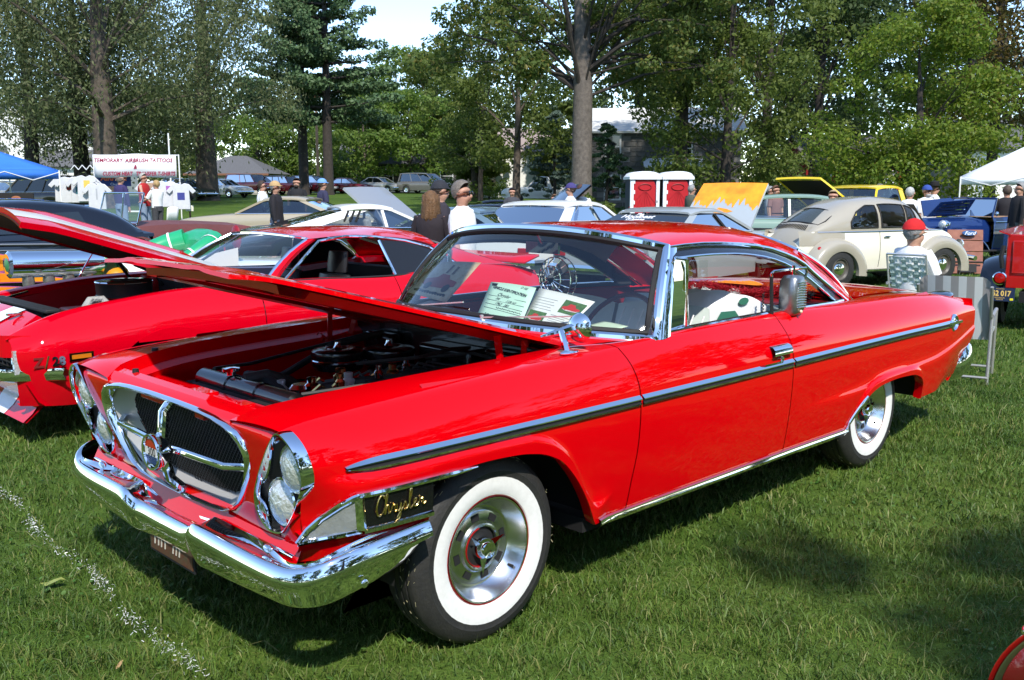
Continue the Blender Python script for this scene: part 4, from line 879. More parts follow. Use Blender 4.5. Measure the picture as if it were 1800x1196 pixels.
def gcar(name, label, cat, paint, L, W, top, zb, ax, r, green, loc=None, rz=0, group=None, hood=None, roofmat=None, glass=TINT, rim=ALU, white=False, detail=1, lamps=True, seatmat=None, hoodmat=None, hoodunder=None, nose=.9, tail=.92, bumper=CHROME, bow=.02, doors=(), pill=.045, wr=None, scale=1):
    """top: (x, z) line of hood, belt and trunk from tail to nose; green: dict of the cabin; ax: (rear, front) axle x"""
    t = thing(name, label, cat, (0, 0, 0), 0, group)
    hw = W/2
    def width(x):
        e = (x+L/2)/L
        return hw*(tail+(1-tail)*sm(0, .16, e))*(nose+(1-nose)*sm(1, .80, e))
    def bot(x):
        z = zb
        for a in ax:
            d = abs(x-a); ra = r*1.16
            if d < ra: z = max(z, r*.95+math.sqrt(ra*ra-d*d)*.98)
        return z+.10*sm(L/2-.25, L/2, x)+.10*sm(-L/2+.25, -L/2, x)
    xs = set(np.round(np.linspace(-L/2, L/2, 34), 4))
    for a in ax: xs |= set(np.round(a+np.linspace(-1.16, 1.16, 17)*r, 4)); xs |= {round(a-1.163*r, 4), round(a+1.163*r, 4)}
    xs = sorted(xs); P = []
    for x in xs:
        w_, zt, z0 = width(x), itp(top, x), bot(x); zs = zt-.10; zm = z0+(zs-z0)*.62; row = [(x, w_-.09, z0+.02), (x, w_-.035, z0)]
        for q in (.15, .4, .62, .85, 1): zz = z0+(zs-z0)*q; row.append((x, w_-.035*(1-q)**2-bow*max(0, (q-.6)/.4)**2*1.0, zz))
        row += [(x, w_-bow-.03, zt-.04), (x, w_-bow-.075, zt-.008), (x, w_*.72, zt+.008), (x, w_*.4, zt+.018), (x, 0, zt+.022)]
        P.append(row+[(a, -b, c) for a, b, c in row[-2::-1]])
    mb = MB().grid(P); mb.add(P[0], [tuple(range(len(P[0])))]); mb.add(P[-1], [tuple(reversed(range(len(P[-1]))))])
    body = mb.build('body', paint, t, ang=40)
    MB().box((0, 0, zb+.12), (L*.9, W*.78, .12)).build('chassis', DARK, t)
    for a in ax:
        for s in (1, -1):
            disc_wheel(t, (a, s*(hw-.12), r), s, r, .19, rim, white=white)
            wz = MB(); n = 8; pr = [(a+r*1.13*math.cos(math.pi*k/n), r*.9+r*1.13*math.sin(math.pi*k/n)) for k in range(n+1)]
            wz.grid([[(x, s*(hw-.05), z), (x, s*(hw-.36), z)] for x, z in pr]); wz.add([(x, s*(hw-.36), z) for x, z in pr], [tuple(range(n+1))]); wz.build('wheel_arch', DARK, t)
    g = green
    if g:
        zr, rw = g['z'], (wr or hw*.76); A0, A1, C1, C0 = g['A0'], g['A1'], g['C1'], g['C0']; za, zc = itp(top, A0)+.01, itp(top, C0)+.01; bw = hw-bow-.075
        rm = roofmat or paint
        rows = []
        for k in range(9):
            x = C1+(A1-C1)*k/8; e = 1-abs(2*k/8-1)**3; zz = zr-.05*(1-e)*1.0-g.get('drop', 0)*(1-k/8)**2
            rows.append([(x, -rw, zz-.045), (x, -rw*.93, zz-.012), (x, -rw*.6, zz+.002), (x, 0, zz+.008), (x, rw*.6, zz+.002), (x, rw*.93, zz-.012), (x, rw, zz-.045)])
        rf = MB().grid(rows, flip=True); rf.grid([[(a, b, c-.03) for a, b, c in q] for q in rows])
        for i in (0, -1): rf.grid([[q, (q[0], q[1], q[2]-.03)] for q in rows[i]], flip=i == 0)
        rf.grid([[q[0], (q[0][0], q[0][1], q[0][2]-.03)] for q in rows]); rf.grid([[q[-1], (q[-1][0], q[-1][1], q[-1][2]-.03)] for q in rows], flip=True)
        ro = rf.build('roof', rm, t, ang=40)
        zA, zC = rows[-1][0][2], rows[0][0][2]
        pA = lambda s: (Vector((A0, s*bw, za)), Vector((A1, s*rw*.985, zA-.01))); pC = lambda s: (Vector((C0, s*bw, zc)), Vector((C1, s*rw*.985, zC-.01)))
        for s in (1, -1):
            MB().bar(*pA(s), pill, pill).build('pillar', g.get('pm', rm), t)
            cb, ct = pC(s); cw_ = g.get('cw', .12)
            cq = [cb, cb+Vector((cw_, 0, 0)), ct+Vector((cw_*.8, 0, 0)), ct]
            MB().add(cq+[p+Vector((0, -s*.04, 0)) for p in cq], [(0, 1, 2, 3), (7, 6, 5, 4), (0, 3, 7, 4), (1, 5, 6, 2), (0, 4, 5, 1), (3, 2, 6, 7)]).build('rear_pillar', rm, t, smooth=False)
            ab, at_ = pA(s); edges = [1.0]+list(g.get('B', ()))+[0.0]
            bq, tq = ab, at_; cb2, ct2 = cb+Vector((cw_*.9, 0, 0)), ct+Vector((cw_*.72, 0, 0))
            for i in range(len(edges)-1):
                e0, e1 = edges[i], edges[i+1]
                q = [cb2.lerp(bq, e0), cb2.lerp(bq, e1), ct2.lerp(tq, e1), ct2.lerp(tq, e0)]
                MB().add([p+Vector((0, -s*.012, 0)) for p in q], [(0, 1, 2, 3)]).build('side_window', glass, t, smooth=False)
                if i > 0: MB().bar(q[0], q[3], .05, .03).build('door_post', g.get('post', rm), t)
            MB().tube([cb, cb.lerp(ab, .5), ab], .012, 6).build('belt_strip', CHROME if detail > 0 else rm, t)
        a, b = pA(1), pA(-1); n = 9
        def gl(p0, p1, q0, q1, bulge): return [[Vector(p0).lerp(Vector(p1), k/(n-1)).lerp(Vector(q0).lerp(Vector(q1), k/(n-1)), v)+Vector((bulge*(1-(2*k/(n-1)-1)**2), 0, 0)) for v in (0, .25, .5, .75, 1)] for k in range(n)]
        MB().grid(gl(a[0], b[0], a[1], b[1], .06)).build('windshield', glass, t)
        a, b = pC(1), pC(-1); MB().grid(gl(a[0], b[0], a[1], b[1], -.05)).build('rear_window', g.get('rg', glass), t)
        sm_ = seatmat or pm('dark seat vinyl', (.03, .03, .032), .6)
        for x in ((A1+C1)/2+.05,)+(((C1+C0)/2+.15,) if detail > 1 else ()):
            for y in (-.36, .36): MB().box((x, y, za-.10), (.14, .52, .55), Matrix.Rotation(R(-12), 3, 'Y')).build('seat', sm_, t, bevel=.05)
        MB().box(((A0+C0)/2, 0, za-.16), (A0-C0-.2, 2*bw-.1, .02)).build('cabin_floor', DARK, t)
    xn, xt = L/2, -L/2; zf = itp(top, xn); zrr = itp(top, xt)
    if lamps:
        for s in (1, -1):
            MB().lathe([(0, .035), (.05, .028), (.075, .01), (.08, -.01)], 16, (xn-.005, s*(width(xn)-.16), zf-.14), 'x').build('headlight', LAMP, t)
            MB().box((xt-.006, s*(width(xt)-.14), zrr-.17), (.03, .2, .1)).build('tail_light', REDLENS, t, bevel=.01)
        MB().box((xn+.002, 0, zf-.16), (.02, W*.50, .14)).build('grille', pm('dark grille', (.02, .02, .022), .4, .5), t)
    if bumper:
        for x, s in ((xn, 1), (xt, -1)):
            MB().tube([(x-s*.28, -hw*.99, zb+.22), (x-s*.05, -hw*.95, zb+.22), (x+s*.05, -hw*.6, zb+.22), (x+s*.07, 0, zb+.22), (x+s*.05, hw*.6, zb+.22), (x-s*.05, hw*.95, zb+.22), (x-s*.28, hw*.99, zb+.22)], .06, 8).build('bumper', bumper, t)
    for x in doors:
        for s in (1, -1): MB().add([(x-.005, s*(width(x)+.002-bow*.2), zb+.10), (x+.005, s*(width(x)+.002-bow*.2), zb+.10), (x+.005, s*(width(x)-bow+.003), itp(top, x)-.10), (x-.005, s*(width(x)-bow+.003), itp(top, x)-.10)], [(0, 1, 2, 3)]).build('door_gap', DARK, t, smooth=False)
    if hood is not None:      # hood angle in degrees, hinged at the windshield
        hm = hoodmat or paint; x0 = g['A0']+.22; lh = L/2-x0-.05; a = R(hood); hwid = hw*.74
        def hq(s, u, dn=0):
            zz = itp(top, x0)+.03+.02*(1-u*u)-dn; rx = lh*s; d = zz-(itp(top, x0)+.03); z1 = -.05*s*s
            return (x0+rx*math.cos(a)-(d+z1)*math.sin(a), u*hwid*(1-.08*s), itp(top, x0)+.03+rx*math.sin(a)+(d+z1)*math.cos(a))
        S_, U_ = np.linspace(0, 1, 9), np.linspace(-1, 1, 13)
        h = MB().grid([[hq(s, u) for u in U_] for s in S_], flip=True).build('hood', hm, t, solid=0)
        MB().grid([[hq(s, u, .03) for u in U_*.95] for s in S_*.95]).build('hood_underside', hoodunder or MATBLK, h); MB().grid([[hq(1, u), hq(1, u, .05), hq(.93, u, .032)] for u in U_]).grid([[hq(s, -1), hq(s, -1, .045), hq(s, -.93, .032)] for s in S_]).grid([[hq(s, 1), hq(s, 1, .045), hq(s, .93, .032)] for s in S_]).build('hood_rim', hm, h)
        MB().box((x0+lh*.5, 0, itp(top, x0+lh*.5)+.025), (lh*.9, hwid*1.8, .02)).build('engine_bay', DARK, t)
        MB().box((x0+lh*.45, 0, itp(top, x0+lh*.5)+.07), (lh*.5, .4, .10)).lathe([(0, .06), (.16, .05), (.17, 0)], 18, (x0+lh*.42, 0, itp(top, x0+lh*.5)+.12)).build('engine', pm('engine enamel'), t)
        t['hq'] = 0; del t['hq']; gcar.hq = hq; gcar.hood = h
    gcar.width = width; gcar.body = body
    t.scale = (scale,)*3
    if loc is not None: t.location = loc; t.rotation_euler = (0, 0, rz)
    return t
SEDAN = dict(L=4.7, W=1.8, top=[(-2.35, .82), (-2.0, .93), (-1.0, .95), (.7, .93), (1.7, .86), (2.2, .76), (2.35, .66)], zb=.24, ax=(-1.35, 1.38), r=.31)
# ---- the red coupe with white stripes behind the foreground car
def camaro():
    Y, X0 = 3.83, .58
    t = thing('striped_coupe', 'red muscle coupe with white hood stripes and open hood behind the foreground car', 'car', (X0+2.36, Y, 0))
    ZP = [(0, .70), (.12, .765), (.35, .835), (.7, .885), (1.15, .925), (1.7, .935), (2.2, .93), (2.9, .905), (3.3, .93), (3.8, .955), (4.3, .93), (4.72, .84)]
    YP = [(0, .70), (.12, .76), (.4, .80), (1.2, .82), (2.2, .82), (3.4, .82), (4.72, .72)]
    YT = [(0, .80), (.1, .875), (.3, .925), (1., .94), (2, .935), (3.5, .945), (4.4, .90), (4.72, .82)]
    def zb(x):
        z = .27-.02*sm(0, .5, x)
        for a in (.98, 3.72):
            d = abs(x-a)
            if d < .42: z = max(z, .33+math.sqrt(.42**2-d*d)*.88)
        return z
    def col(x, s):
        zp, yp, yt, z0 = itp(ZP, x), itp(YP, x), itp(YT, x), zb(x); zt = .62; row = []
        yh = min(yp-.05, .68); row.append((yh-.01, zp-.05))
        for k in range(4): q = k/4; row.append((yh+(yp-yh)*q, zp+.012*math.sin(math.pi*q)))
        for z in list(np.linspace(zp, zt, 9)): q = (z-zt)/(zp-zt); row.append((yt-(yt-yp)*q**2.2, z))
        for z in np.linspace(zt, z0, 7)[1:]: q = (zt-z)/.36; row.append((yt-.07*q*q, z))
        row.append((row[-1][0]-.05, row[-1][1]+.01)); n_ = .10*(1-sm(0, .35, x))
        return [(X0+x+.10*(1-sm(0, .3, x))*abs(z-.6)/.3*.4, Y-s*y, z) for y, z in row]
    for s in (1, -1):
        for nm, a, b in (('front_fender', .0, 1.688), ('door', 1.695, 2.95), ('rear_fender', 2.957, 4.72)):
            xs = sorted(set(np.linspace(a, b, int((b-a)/.05)+2)) | {q for q in list(.98+np.linspace(-.42, .42, 15))+list(3.72+np.linspace(-.42, .42, 15)) if a < q < b})
            MB().grid([col(x, s) for x in xs], flip=s > 0).build(nm, RED2, t, ang=50)
    # nose
    MB().grid([[(X0+.02+.05*(1-sm(.60, .84, abs(y)))*-1+.10*sm(.66, .85, abs(y)), Y+y, z) for z in (.72, .66, .58)] for y in np.linspace(-.82, .82, 25)]).build('nose_upper', RED2, t)
    MB().grid([[(X0+.10, Y+y, z) for z in (.70, .40)] for y in (-.76, .76)]).build('grille', pm('dark grille'), t)
    gb = MB()
    for z in np.linspace(.48, .66, 6): gb.box((X0+.085, Y, z), (.02, 1.3, .008))
    for y in np.linspace(-.6, .6, 15): gb.box((X0+.088, Y+y, .57), (.02, .006, .2))
    gb.build('grille_bar', pm('grey grille bar', (.06, .06, .065), .4, .5), t)
    MB().box((X0+.03, Y-.80, .56), (.05, .03, .15)).build('parking_lamp', LAMP, t)
    MB().tube([(X0+.03, Y-.66, .70), (X0+.035, Y-.70, .60), (X0+.04, Y-.70, .47)], .012, 6).build('grille_frame', CHROME, t)
    MB().grid([[(X0+.06, Y+y, .42), (X0+.12, Y+y, .30), (X0+.2, Y+y, .24)] for y in np.linspace(-.85, .85, 7)]).build('valance', RED2, t)
    bm = MB(); rows = []
    for y in np.linspace(-.955, .955, 25):
        x = X0-.06+.30*sm(.74, .955, abs(y))
        rows.append([(x+.06, Y+y, .52), (x+.01, Y+y, .515), (x, Y+y, .48), (x+.015, Y+y, .44), (x+.06, Y+y, .425)])
    bm.grid(rows, flip=True); bm.build('front_bumper', CHROME, t)
    sp = []
    for y in np.linspace(-.78, .78, 17): sp.append([(X0+.20, Y+y, .36), (X0+.10, Y+y, .22), (X0+.04, Y+y, .17), (X0+.06, Y+y, .165), (X0+.22, Y+y, .30)])
    s_ = MB().grid(sp, flip=True).build('front_spoiler', RED2, t)
    for y in (-.42, .10): MB().grid([[(q[0]-.003, Y+y+.30*k, q[2]+.001) for q in sp[0][:3]] for k in (0, 1)], flip=True).build('spoiler_stripe', WHITE, s_)
    # header panel with stripes
    MB().grid([[(X0+x, Y+y, itp(ZP, x)-.005+.03*(1-(y/.7)**2)) for x in (.0, .06, .14, .24)] for y in np.linspace(-.72, .72, 17)]).build('header_panel', RED2, t)
    for y in (-.36, .14): MB().grid([[(X0+x, Y+y+.24*k, itp(ZP, x)-.0+.03*(1-((y+.12)/.7)**2)) for x in (.0, .06, .14, .24)] for k in (0, 1)]).build('header_stripe', WHITE, t)
    MB().box((X0+.15, Y-.42, .815), (.09, .04, .012)).build('nose_badge', CHROME, t)
    ftx = X0+.45; bF = lambda x: Y-itp(YT, x)-.001
    e = text('fender_badge', 'Z', pm('dark red badge', (.22, .02, .02), .4, .3), frame((X0+.125, bF(.125), .552), (1, -.25, 0), (0, 0, 1)), .085, t, depth=.002, bold=.003)
    text('fender_badge', '/', CHROME, frame((X0+.17, bF(.17), .552), (1, -.25, 0), (0, 0, 1)), .11, t, depth=.002)
    text('fender_badge', '28', CHROME, frame((X0+.235, bF(.235), .556), (1, -.2, 0), (0, 0, 1)), .075, t, depth=.002, bold=.003)
    mk = MB().box((X0+.37, Y-.925, .575), (.15, .015, .05)).build('side_marker', CHROME, t); MB().box((X0+.37, Y-.931, .575), (.12, .01, .026)).build('marker_lens', AMBER, mk)
    # cabin
    def roofrow(k):
        x = 2.18+1.42*k; zc = itp([(0, 1.268), (.25, 1.300), (.6, 1.305), (.85, 1.285), (1, 1.255)], k); zs = itp([(0, 1.235), (.3, 1.255), (.6, 1.225), (.8, 1.19), (1, 1.12)], k)
        return [(X0+x+dx, Y+y, zs+(zc-zs)*(1-(abs(y)/.62)**2.6)) for y, dx in ((u, .08*(abs(u)/.62)**2*(1-k)) for u in np.linspace(-.62, .62, 17))]
    rf = MB().grid([roofrow(k) for k in np.linspace(0, 1, 16)], flip=True)
    for s in (-1, 1):      # sail panel
        A = [(3.60, .62, 1.12), (3.45, .66, 1.08)]
        P = []
        for k in np.linspace(0, 1, 10):
            b = Vector((X0+3.52+.30*k-.02, Y+s*(.64+.16*k), 1.135-.215*k)); a = Vector((X0+3.60+.80*k, Y+s*(.60+.06*k), 1.15-.22*k)); P.append([a.lerp(b, q)+Vector((0, s*.015*math.sin(math.pi*q), 0)) for q in (0, .3, .6, 1)])
        rf.grid(P, flip=s > 0)
    rf.build('roof', RED2, t, ang=50)
    MB().grid([[(X0+x, Y+y, itp(ZP, x)+.01*(1-y*y)) for y in np.linspace(-.78, .78, 9)] for x in np.linspace(3.95, 4.7, 8)], flip=True).build('trunk_lid', RED2, t)
    for y in (-.40, .14): MB().grid([[(X0+x, Y+y+.26*k, itp(ZP, x)+.016) for k in (0, 1)] for x in np.linspace(4.2, 4.7, 6)], flip=True).build('trunk_stripe', WHITE, t)
    MB().grid([[(X0+4.50+.2*k, Y+y, .93+.06*k) for k in (0, .5, 1)] for y in np.linspace(-.8, .8, 7)], flip=True).build('rear_spoiler', RED2, t, solid=.02)
    def wg(u, v): return Vector((X0+1.66+.16*abs(u)**2.5, Y+.74*u, .955)).lerp(Vector((X0+2.18+.09*abs(u)**2, Y+.60*u, 1.265-.03*u*u)), v)+Vector((-.02, 0, .02))*math.sin(math.pi*v)
    ws = MB().grid([[wg(u, v) for v in np.linspace(0, 1, 7)] for u in np.linspace(-1, 1, 19)]).build('windshield', GLASS, t)
    MB().tube([wg(u, 0) for u in np.linspace(-1, 1, 19)]+[wg(1, v) for v in (.3, .6)]+[wg(u, 1) for u in np.linspace(1, -1, 19)]+[wg(-1, v) for v in (.6, .3)], .013, 6, closed=True).build('windshield_frame', CHROME, ws)
    MB().grid([[Vector((X0+3.62, Y+.56*u, 1.235-.07*u*u)).lerp(Vector((X0+4.30, Y+.66*u, .96)), v) for v in np.linspace(0, 1, 6)] for u in np.linspace(-1, 1, 9)], flip=True).build('rear_window', TINT, t)
    for s in (-1, 1):
        MB().grid([[wg(s, v)+Vector((0, s*.01, 0)), wg(s, v)+Vector((.05, s*.02, 0)), wg(s, v)+Vector((.10, s*.0, 0))] for v in np.linspace(0, 1, 6)], flip=s < 0).build('windshield_pillar', RED2, t)
        ln = [(1.93, .78, .93), (2.36, .62, 1.215), (2.6, .63, 1.245), (2.9, .635, 1.232), (3.2, .645, 1.19), (3.45, .66, 1.125), (3.62, .70, 1.03), (3.76, .78, .925)]
        pts = []
        for i in range(len(ln)-1): pts += [Vector(ln[i]).lerp(Vector(ln[i+1]), k) for k in (0, .5)]
        pts = [Vector((X0+p.x, Y+s*p.y, p.z)) for p in pts+[Vector(ln[-1])]]
        MB().tube(pts, .012, 8).build('window_molding', CHROME, t)
        MB().tube([(X0+2.93, Y+s*.645, 1.20), (X0+2.98, Y+s*.80, .92)], .014, 8).build('window_post', CHROME, t)
        MB().add([(X0+2.94, Y+s*.65, 1.205), (X0+3.2, Y+s*.65, 1.18), (X0+3.45, Y+s*.67, 1.11), (X0+3.74, Y+s*.78, .925), (X0+2.98, Y+s*.79, .92)], [(0, 1, 2, 3, 4)]).build('quarter_window', pm('slate quarter glass', (.018, .022, .03), .25, spec=.2), t, smooth=False)
        MB().tube([(X0+x, Y+s*.80, .935-.02*sm(2, 3, x)) for x in np.linspace(1.9, 3.75, 8)], .010, 6).build('sill_strip', MATBLK, t)
    sv = pm('black bucket vinyl', (.012, .012, .013), .35)
    for y in (-.38, .36):
        MB().grid([[(X0+2.55+.12*v+.06*math.sin(a), Y+y+.24*math.cos(a)*(1-.12*v), .5+.42*v) for a in np.linspace(0, 2*math.pi, 16, endpoint=False)] for v in (0, .3, .6, .85, .97, 1)], cv=True).add([(X0+2.67+.06*math.sin(a), Y+y+.21*math.cos(a), .92) for a in np.linspace(0, 2*math.pi, 16, endpoint=False)], [tuple(range(16))]).build('seat', sv, t)
        MB().grid([[(X0+2.69+.02*v+.05*math.sin(a), Y+y+.13*math.cos(a)*(1-.2*max(0, v-.6)), .94+.17*v) for a in np.linspace(0, 2*math.pi, 14, endpoint=False)] for v in (0, .5, .85, 1)], cv=True).add([(X0+2.71+.045*math.sin(a), Y+y+.12*math.cos(a), 1.11) for a in np.linspace(0, 2*math.pi, 14, endpoint=False)], [tuple(range(14))]).build('head_rest', sv, t)
    MB().box((X0+2.9, Y, .60), (2.0, 1.5, .04)).box((X0+1.95, Y, .86), (.25, 1.4, .18)).box((X0+3.45, Y, .75), (.15, 1.3, .35)).box((X0+2.9, Y+.80, .76), (1.9, .03, .3)).build('cabin_lining', MATBLK, t)
    # engine bay and hood
    MB().box((X0+.95, Y, .52), (1.4, 1.25, .06)).build('bay_floor', DARK, t)
    for s in (-1, 1): MB().grid([[(X0+x, Y+s*.67, itp(ZP, x)-.04), (X0+x, Y+s*.60, .55)] for x in (.2, .9, 1.62)], flip=s > 0).build('inner_apron', REDIN, t)
    MB().box((X0+1.63, Y, .75), (.04, 1.3, .34)).build('firewall', MATBLK, t)
    MB().box((X0+.36, Y, .70), (.08, 1.1, .24)).box((X0+.34, Y, .83), (.10, 1.15, .03)).build('radiator', MATBLK, t, bevel=.01)
    MB().box((X0+1.0, Y, .66), (.7, .5, .2)).box((X0+.85, Y-.28, .74), (.18, .16, .14)).build('engine_block', pm('orange engine enamel', (.55, .06, .01), .35), t, bevel=.02)
    MB().lathe([(0, .06), (.19, .055), (.20, .045), (.198, .04), (.195, -.04), (.2, -.045), (.2, -.055), (0, -.06)], 36, (X0+1.02, Y-.08, .90)).build('air_cleaner', pm('pleated filter', (.02, .02, .022), .4, var=.5, vscale=80), t)
    MB().lathe([(.200, .045), (.204, .05), (.200, .058), (.1, .062)], 36, (X0+1.02, Y-.08, .90)).build('air_cleaner_lid', CHROME, t)
    MB().tube([(X0+.60, Y-.40, .80), (X0+.66, Y-.36, .86), (X0+.75, Y-.34, .86), (X0+.80, Y-.40, .78)], .028, 10).build('corrugated_hose', pm('grey hose', (.35, .35, .34), .5, bump=.8, bscale=60), t)
    MB().tube([(X0+.30, Y-.50, .80), (X0+.60, Y-.52, .82)], .012, 6).tube([(X0+.22, Y+.35, .82), (X0+.55, Y+.55, .86)], .01, 6).build('support_rod', CHROME, t)
    for yy in (-.5, .5):
        MB().tube([(X0+1.58, Y+yy, .84), (X0+1.50, Y+yy, .95), (X0+1.35, Y+yy, 1.02)], .012, 6).tube([(X0+1.45, Y+yy, .84), (X0+1.30, Y+yy, .93), (X0+1.22, Y+yy, 1.06)], .012, 6).build('hood_hinge', MATBLK, t)
    a = R(18); hx, hz = X0+1.60, .985
    def hq(s, u, dn=0):
        wdt = .66-.02*s; z = .095*(1-u*u)-.05*max(0, s-.85)/.15*.6-dn; x = -1.50*s
        if abs(u) < .35: z += .028*sm(.35, .22, abs(u))*sm(.03, .15, s)*sm(1, .75, s)
        return (hx+x*math.cos(a)+z*math.sin(a), Y+u*wdt, hz-x*math.sin(a)+z*math.cos(a))
    S_ = np.linspace(0, 1, 16); U_ = np.linspace(-1, 1, 31)
    h = MB().grid([[hq(s, u) for u in U_] for s in S_]).build('hood', RED2, t, ang=50)
    MB().grid([[hq(s, u, .035) for u in U_[1:-1]] for s in S_], flip=True).build('hood_underside', MATBLK, h)
    ed = MB()
    for u in (-1, 1): ed.grid([[hq(s, u), hq(s, u*.99, .04)] for s in S_], flip=u < 0)
    ed.grid([[hq(1, u), hq(.99, u, .05)] for u in U_], flip=True); ed.build('hood_edge', RED2, h)
    for u0, u1 in ((-.78, -.38), (.38, .78)): MB().grid([[hq(s, u0+(u1-u0)*k, -.002) for k in np.linspace(0, 1, 7)] for s in S_]).build('hood_stripe', WHITE, h)
    for y in (-.80, .80):
        for x in (.98, 3.72): disc_wheel(t, (X0+x, Y+y, .33), -1 if y < 0 else 1, .33, .2, SATIN)
camaro()
# ---- white hot rod with an open engine between the striped coupe and the black sedan
def hot_rod():
    t = thing('hot_rod', 'white open hot rod with exposed chrome engine and green rolled upholstery', 'car', (2.6, 6.3, 0))
    W_ = pm('pearl white paint', (.80, .80, .76), .2, 0, 1.)
    X, Y = 1.65, 6.35
    MB().grid([[(X-.62+.05*math.sin(a)*0+.30*(1-math.cos(a))*.35, Y+.34*math.sin(a)*k-.1, .45+.62*v) for k, v in ((.8, 0), (1, .15), (1, .6), (.9, .85), (.5, 1))] for a in np.linspace(-math.pi/2, math.pi/2, 9)]).build('grille_shell', W_, t)
    # cowl and body
    prof = [(1.02, .80, .93), (1.25, .72, .96), (1.5, .62, .95), (2.2, .52, .86), (3.0, .50, .82), (3.9, .54, .74)]
    P = []
    for x, zb_, zt in prof:
        P.append([(X+x-.2, Y-.66, zb_-.25), (X+x-.2, Y-.68, zb_), (X+x-.2, Y-.60, zt-.06), (X+x-.2, Y-.45, zt), (X+x-.2, Y, zt+.05), (X+x-.2, Y+.45, zt), (X+x-.2, Y+.62, zt-.06), (X+x-.2, Y+.68, zb_)])
    MB().grid(P, flip=True).build('body', W_, t, ang=50)
    MB().tube([(X+.80, Y-.50, .36), (X+.84, Y-.62, .60), (X+1.0, Y-.64, .80), (X+1.35, Y-.66, .86)], [.05, .09, .10, .06], 10).build('cowl_edge', W_, t)
    OB0 = set(t.children)
    eg = MB().box((X+.30, Y-.1, .72), (.85, .46, .34)).box((X+.30, Y-.30, .80), (.80, .10, .16)); EG = eg.build('engine_block', pm('cast alloy', (.42, .41, .38), .38, .8, var=.4, vscale=12), t, bevel=.02)
    for k in range(4): MB().lathe([(.05, 0), (.045, .06), (.055, .12), (.05, .2)], 12, (X+.05+.18*k, Y-.22, .88)).build('intake_stack', pm('cast alloy'), EG)
    MB().tube([(X-.12, Y-.2, 1.17), (X-.10, Y-.2, 1.17), (X+.72, Y-.2, 1.15), (X+.76, Y-.2, 1.14)], [.10, .125, .12, .08], 20).build('scoop', CHROME, EG)
    MB().tube([(X-.13, Y-.2, 1.17), (X-.105, Y-.2, 1.17)], [.03, .115], 20).build('scoop_mouth', pm('green tint', (.05, .25, .08), .4), EG)
    MB().bar((X-.25, Y-.55, .82), (X+1.1, Y-.55, .86), .016).bar((X+.28, Y-.56, .62), (X+1.05, Y-.52, 1.22), .018).bar((X+.1, Y-.56, .62), (X+.55, Y-.5, 1.28), .012).build('chrome_rod', CHROME, t)
    for k in range(3): MB().tube([(X+.22+.22*k, Y-.40, .80), (X+.24+.22*k, Y-.52, .74), (X+.26+.22*k, Y-.55, .55)], .035, 10).build('header_pipe', pm('cast alloy'), EG)
    gw = MB()
    for k in range(10): gw.tube([(X+.78+.02*k, Y-.35, .92), (X+.80+.02*k, Y-.45, .82+.01*(k % 3)), (X+.78+.02*k, Y-.5, .60)], .007, 5)
    gw.build('plug_wire', pm('neon green wire', (.02, .55, .05), .4), t)
    MB().tube([(X-.52, Y-.42, .88), (X-.35, Y-.45, .90), (X-.22, Y-.46, .82), (X-.18, Y-.46, .70)], .04, 10).build('radiator_hose', RUBBER, t)
    MB().box((X-.30, Y-.42, .66), (.20, .12, .16)).ell((X-.48, Y-.40, .62), (.10, .08, .10)).build('front_accessory', CHROME, t, bevel=.02)
    MB().ell((X+.86, Y-.30, 1.0), (.14, .1, .10)).build('distributor_cap', pm('orange cap', (.62, .25, .01), .4), t)
    for o_ in set(t.children)-OB0: o_.location.z -= .23
    GU = pm('green vinyl', (.015, .33, .14), .32, 0, .4); ivory = pm('ivory band', (.75, .75, .70), .4)
    up = thing('x', '', ''); bpy.data.objects.remove(up)
    def smooth(rl, m=5):
        q = []
        for i in range(len(rl)-1):
            p0, p1, p2, p3 = [np.array(rl[min(max(i+d, 0), len(rl)-1)]) for d in (-1, 0, 1, 2)]
            for t_ in np.linspace(0, 1, m, endpoint=False): q.append(Vector(.5*((2*p1)+(-p0+p2)*t_+(2*p0-5*p1+4*p2-p3)*t_*t_+(-p0+3*p1-3*p2+p3)*t_**3)))
        return q+[Vector(rl[-1])]
    for nm, rl, rr, bands in (('upholstery_roll', [(2.72, 6.66, .86), (2.98, 6.60, .96), (3.22, 6.52, 1.05), (3.38, 6.42, 1.10)], [.06, .085, .10, .11], (5, 11)), ('upholstery_roll', [(2.98, 5.80, .88), (3.14, 5.78, .96), (3.32, 5.80, 1.05), (3.45, 5.92, 1.10)], [.06, .085, .10, .105], (5, 11)), ('seat_back', [(3.40, 6.46, 1.06), (3.47, 6.30, 1.085), (3.48, 6.10, 1.085), (3.45, 5.94, 1.07)], [.10, .125, .125, .10], ())):
        pts = smooth(rl); rad = [float(np.interp(i/(len(pts)-1)*3, (0, 1, 2, 3), rr)) for i in range(len(pts))]
        o = MB().tube(pts, rad, 16).build(nm, GU, t, ang=60)
        for b_ in bands: MB().tube([pts[b_].lerp(pts[b_+1], q) for q in (-.25, 0, .25)], rad[b_]+.006, 16, caps=False).build('roll_band', ivory, o)
    MB().grid([[(3.40-.05*v, 5.95+.5*u, .82+.27*v) for v in (0, .5, 1)] for u in np.linspace(0, 1, 5)]).build('seat_front', GU, t)
    MB().box((3.1, 6.2, .80), (.8, .8, .1)).build('seat_base', GU, t, bevel=.04)
    MB().grid([[(2.6+1.0*u, 5.70, .55+.30*v+.18*u*v) for v in (0, 1)] for u in np.linspace(0, 1, 5)]).build('body_side', W_, t)
    MB().ell((3.72, 5.95, 1.12), (.035, .10, .13)).build('head_rest', pm('dark red vinyl', (.25, .01, .02), .4), t)
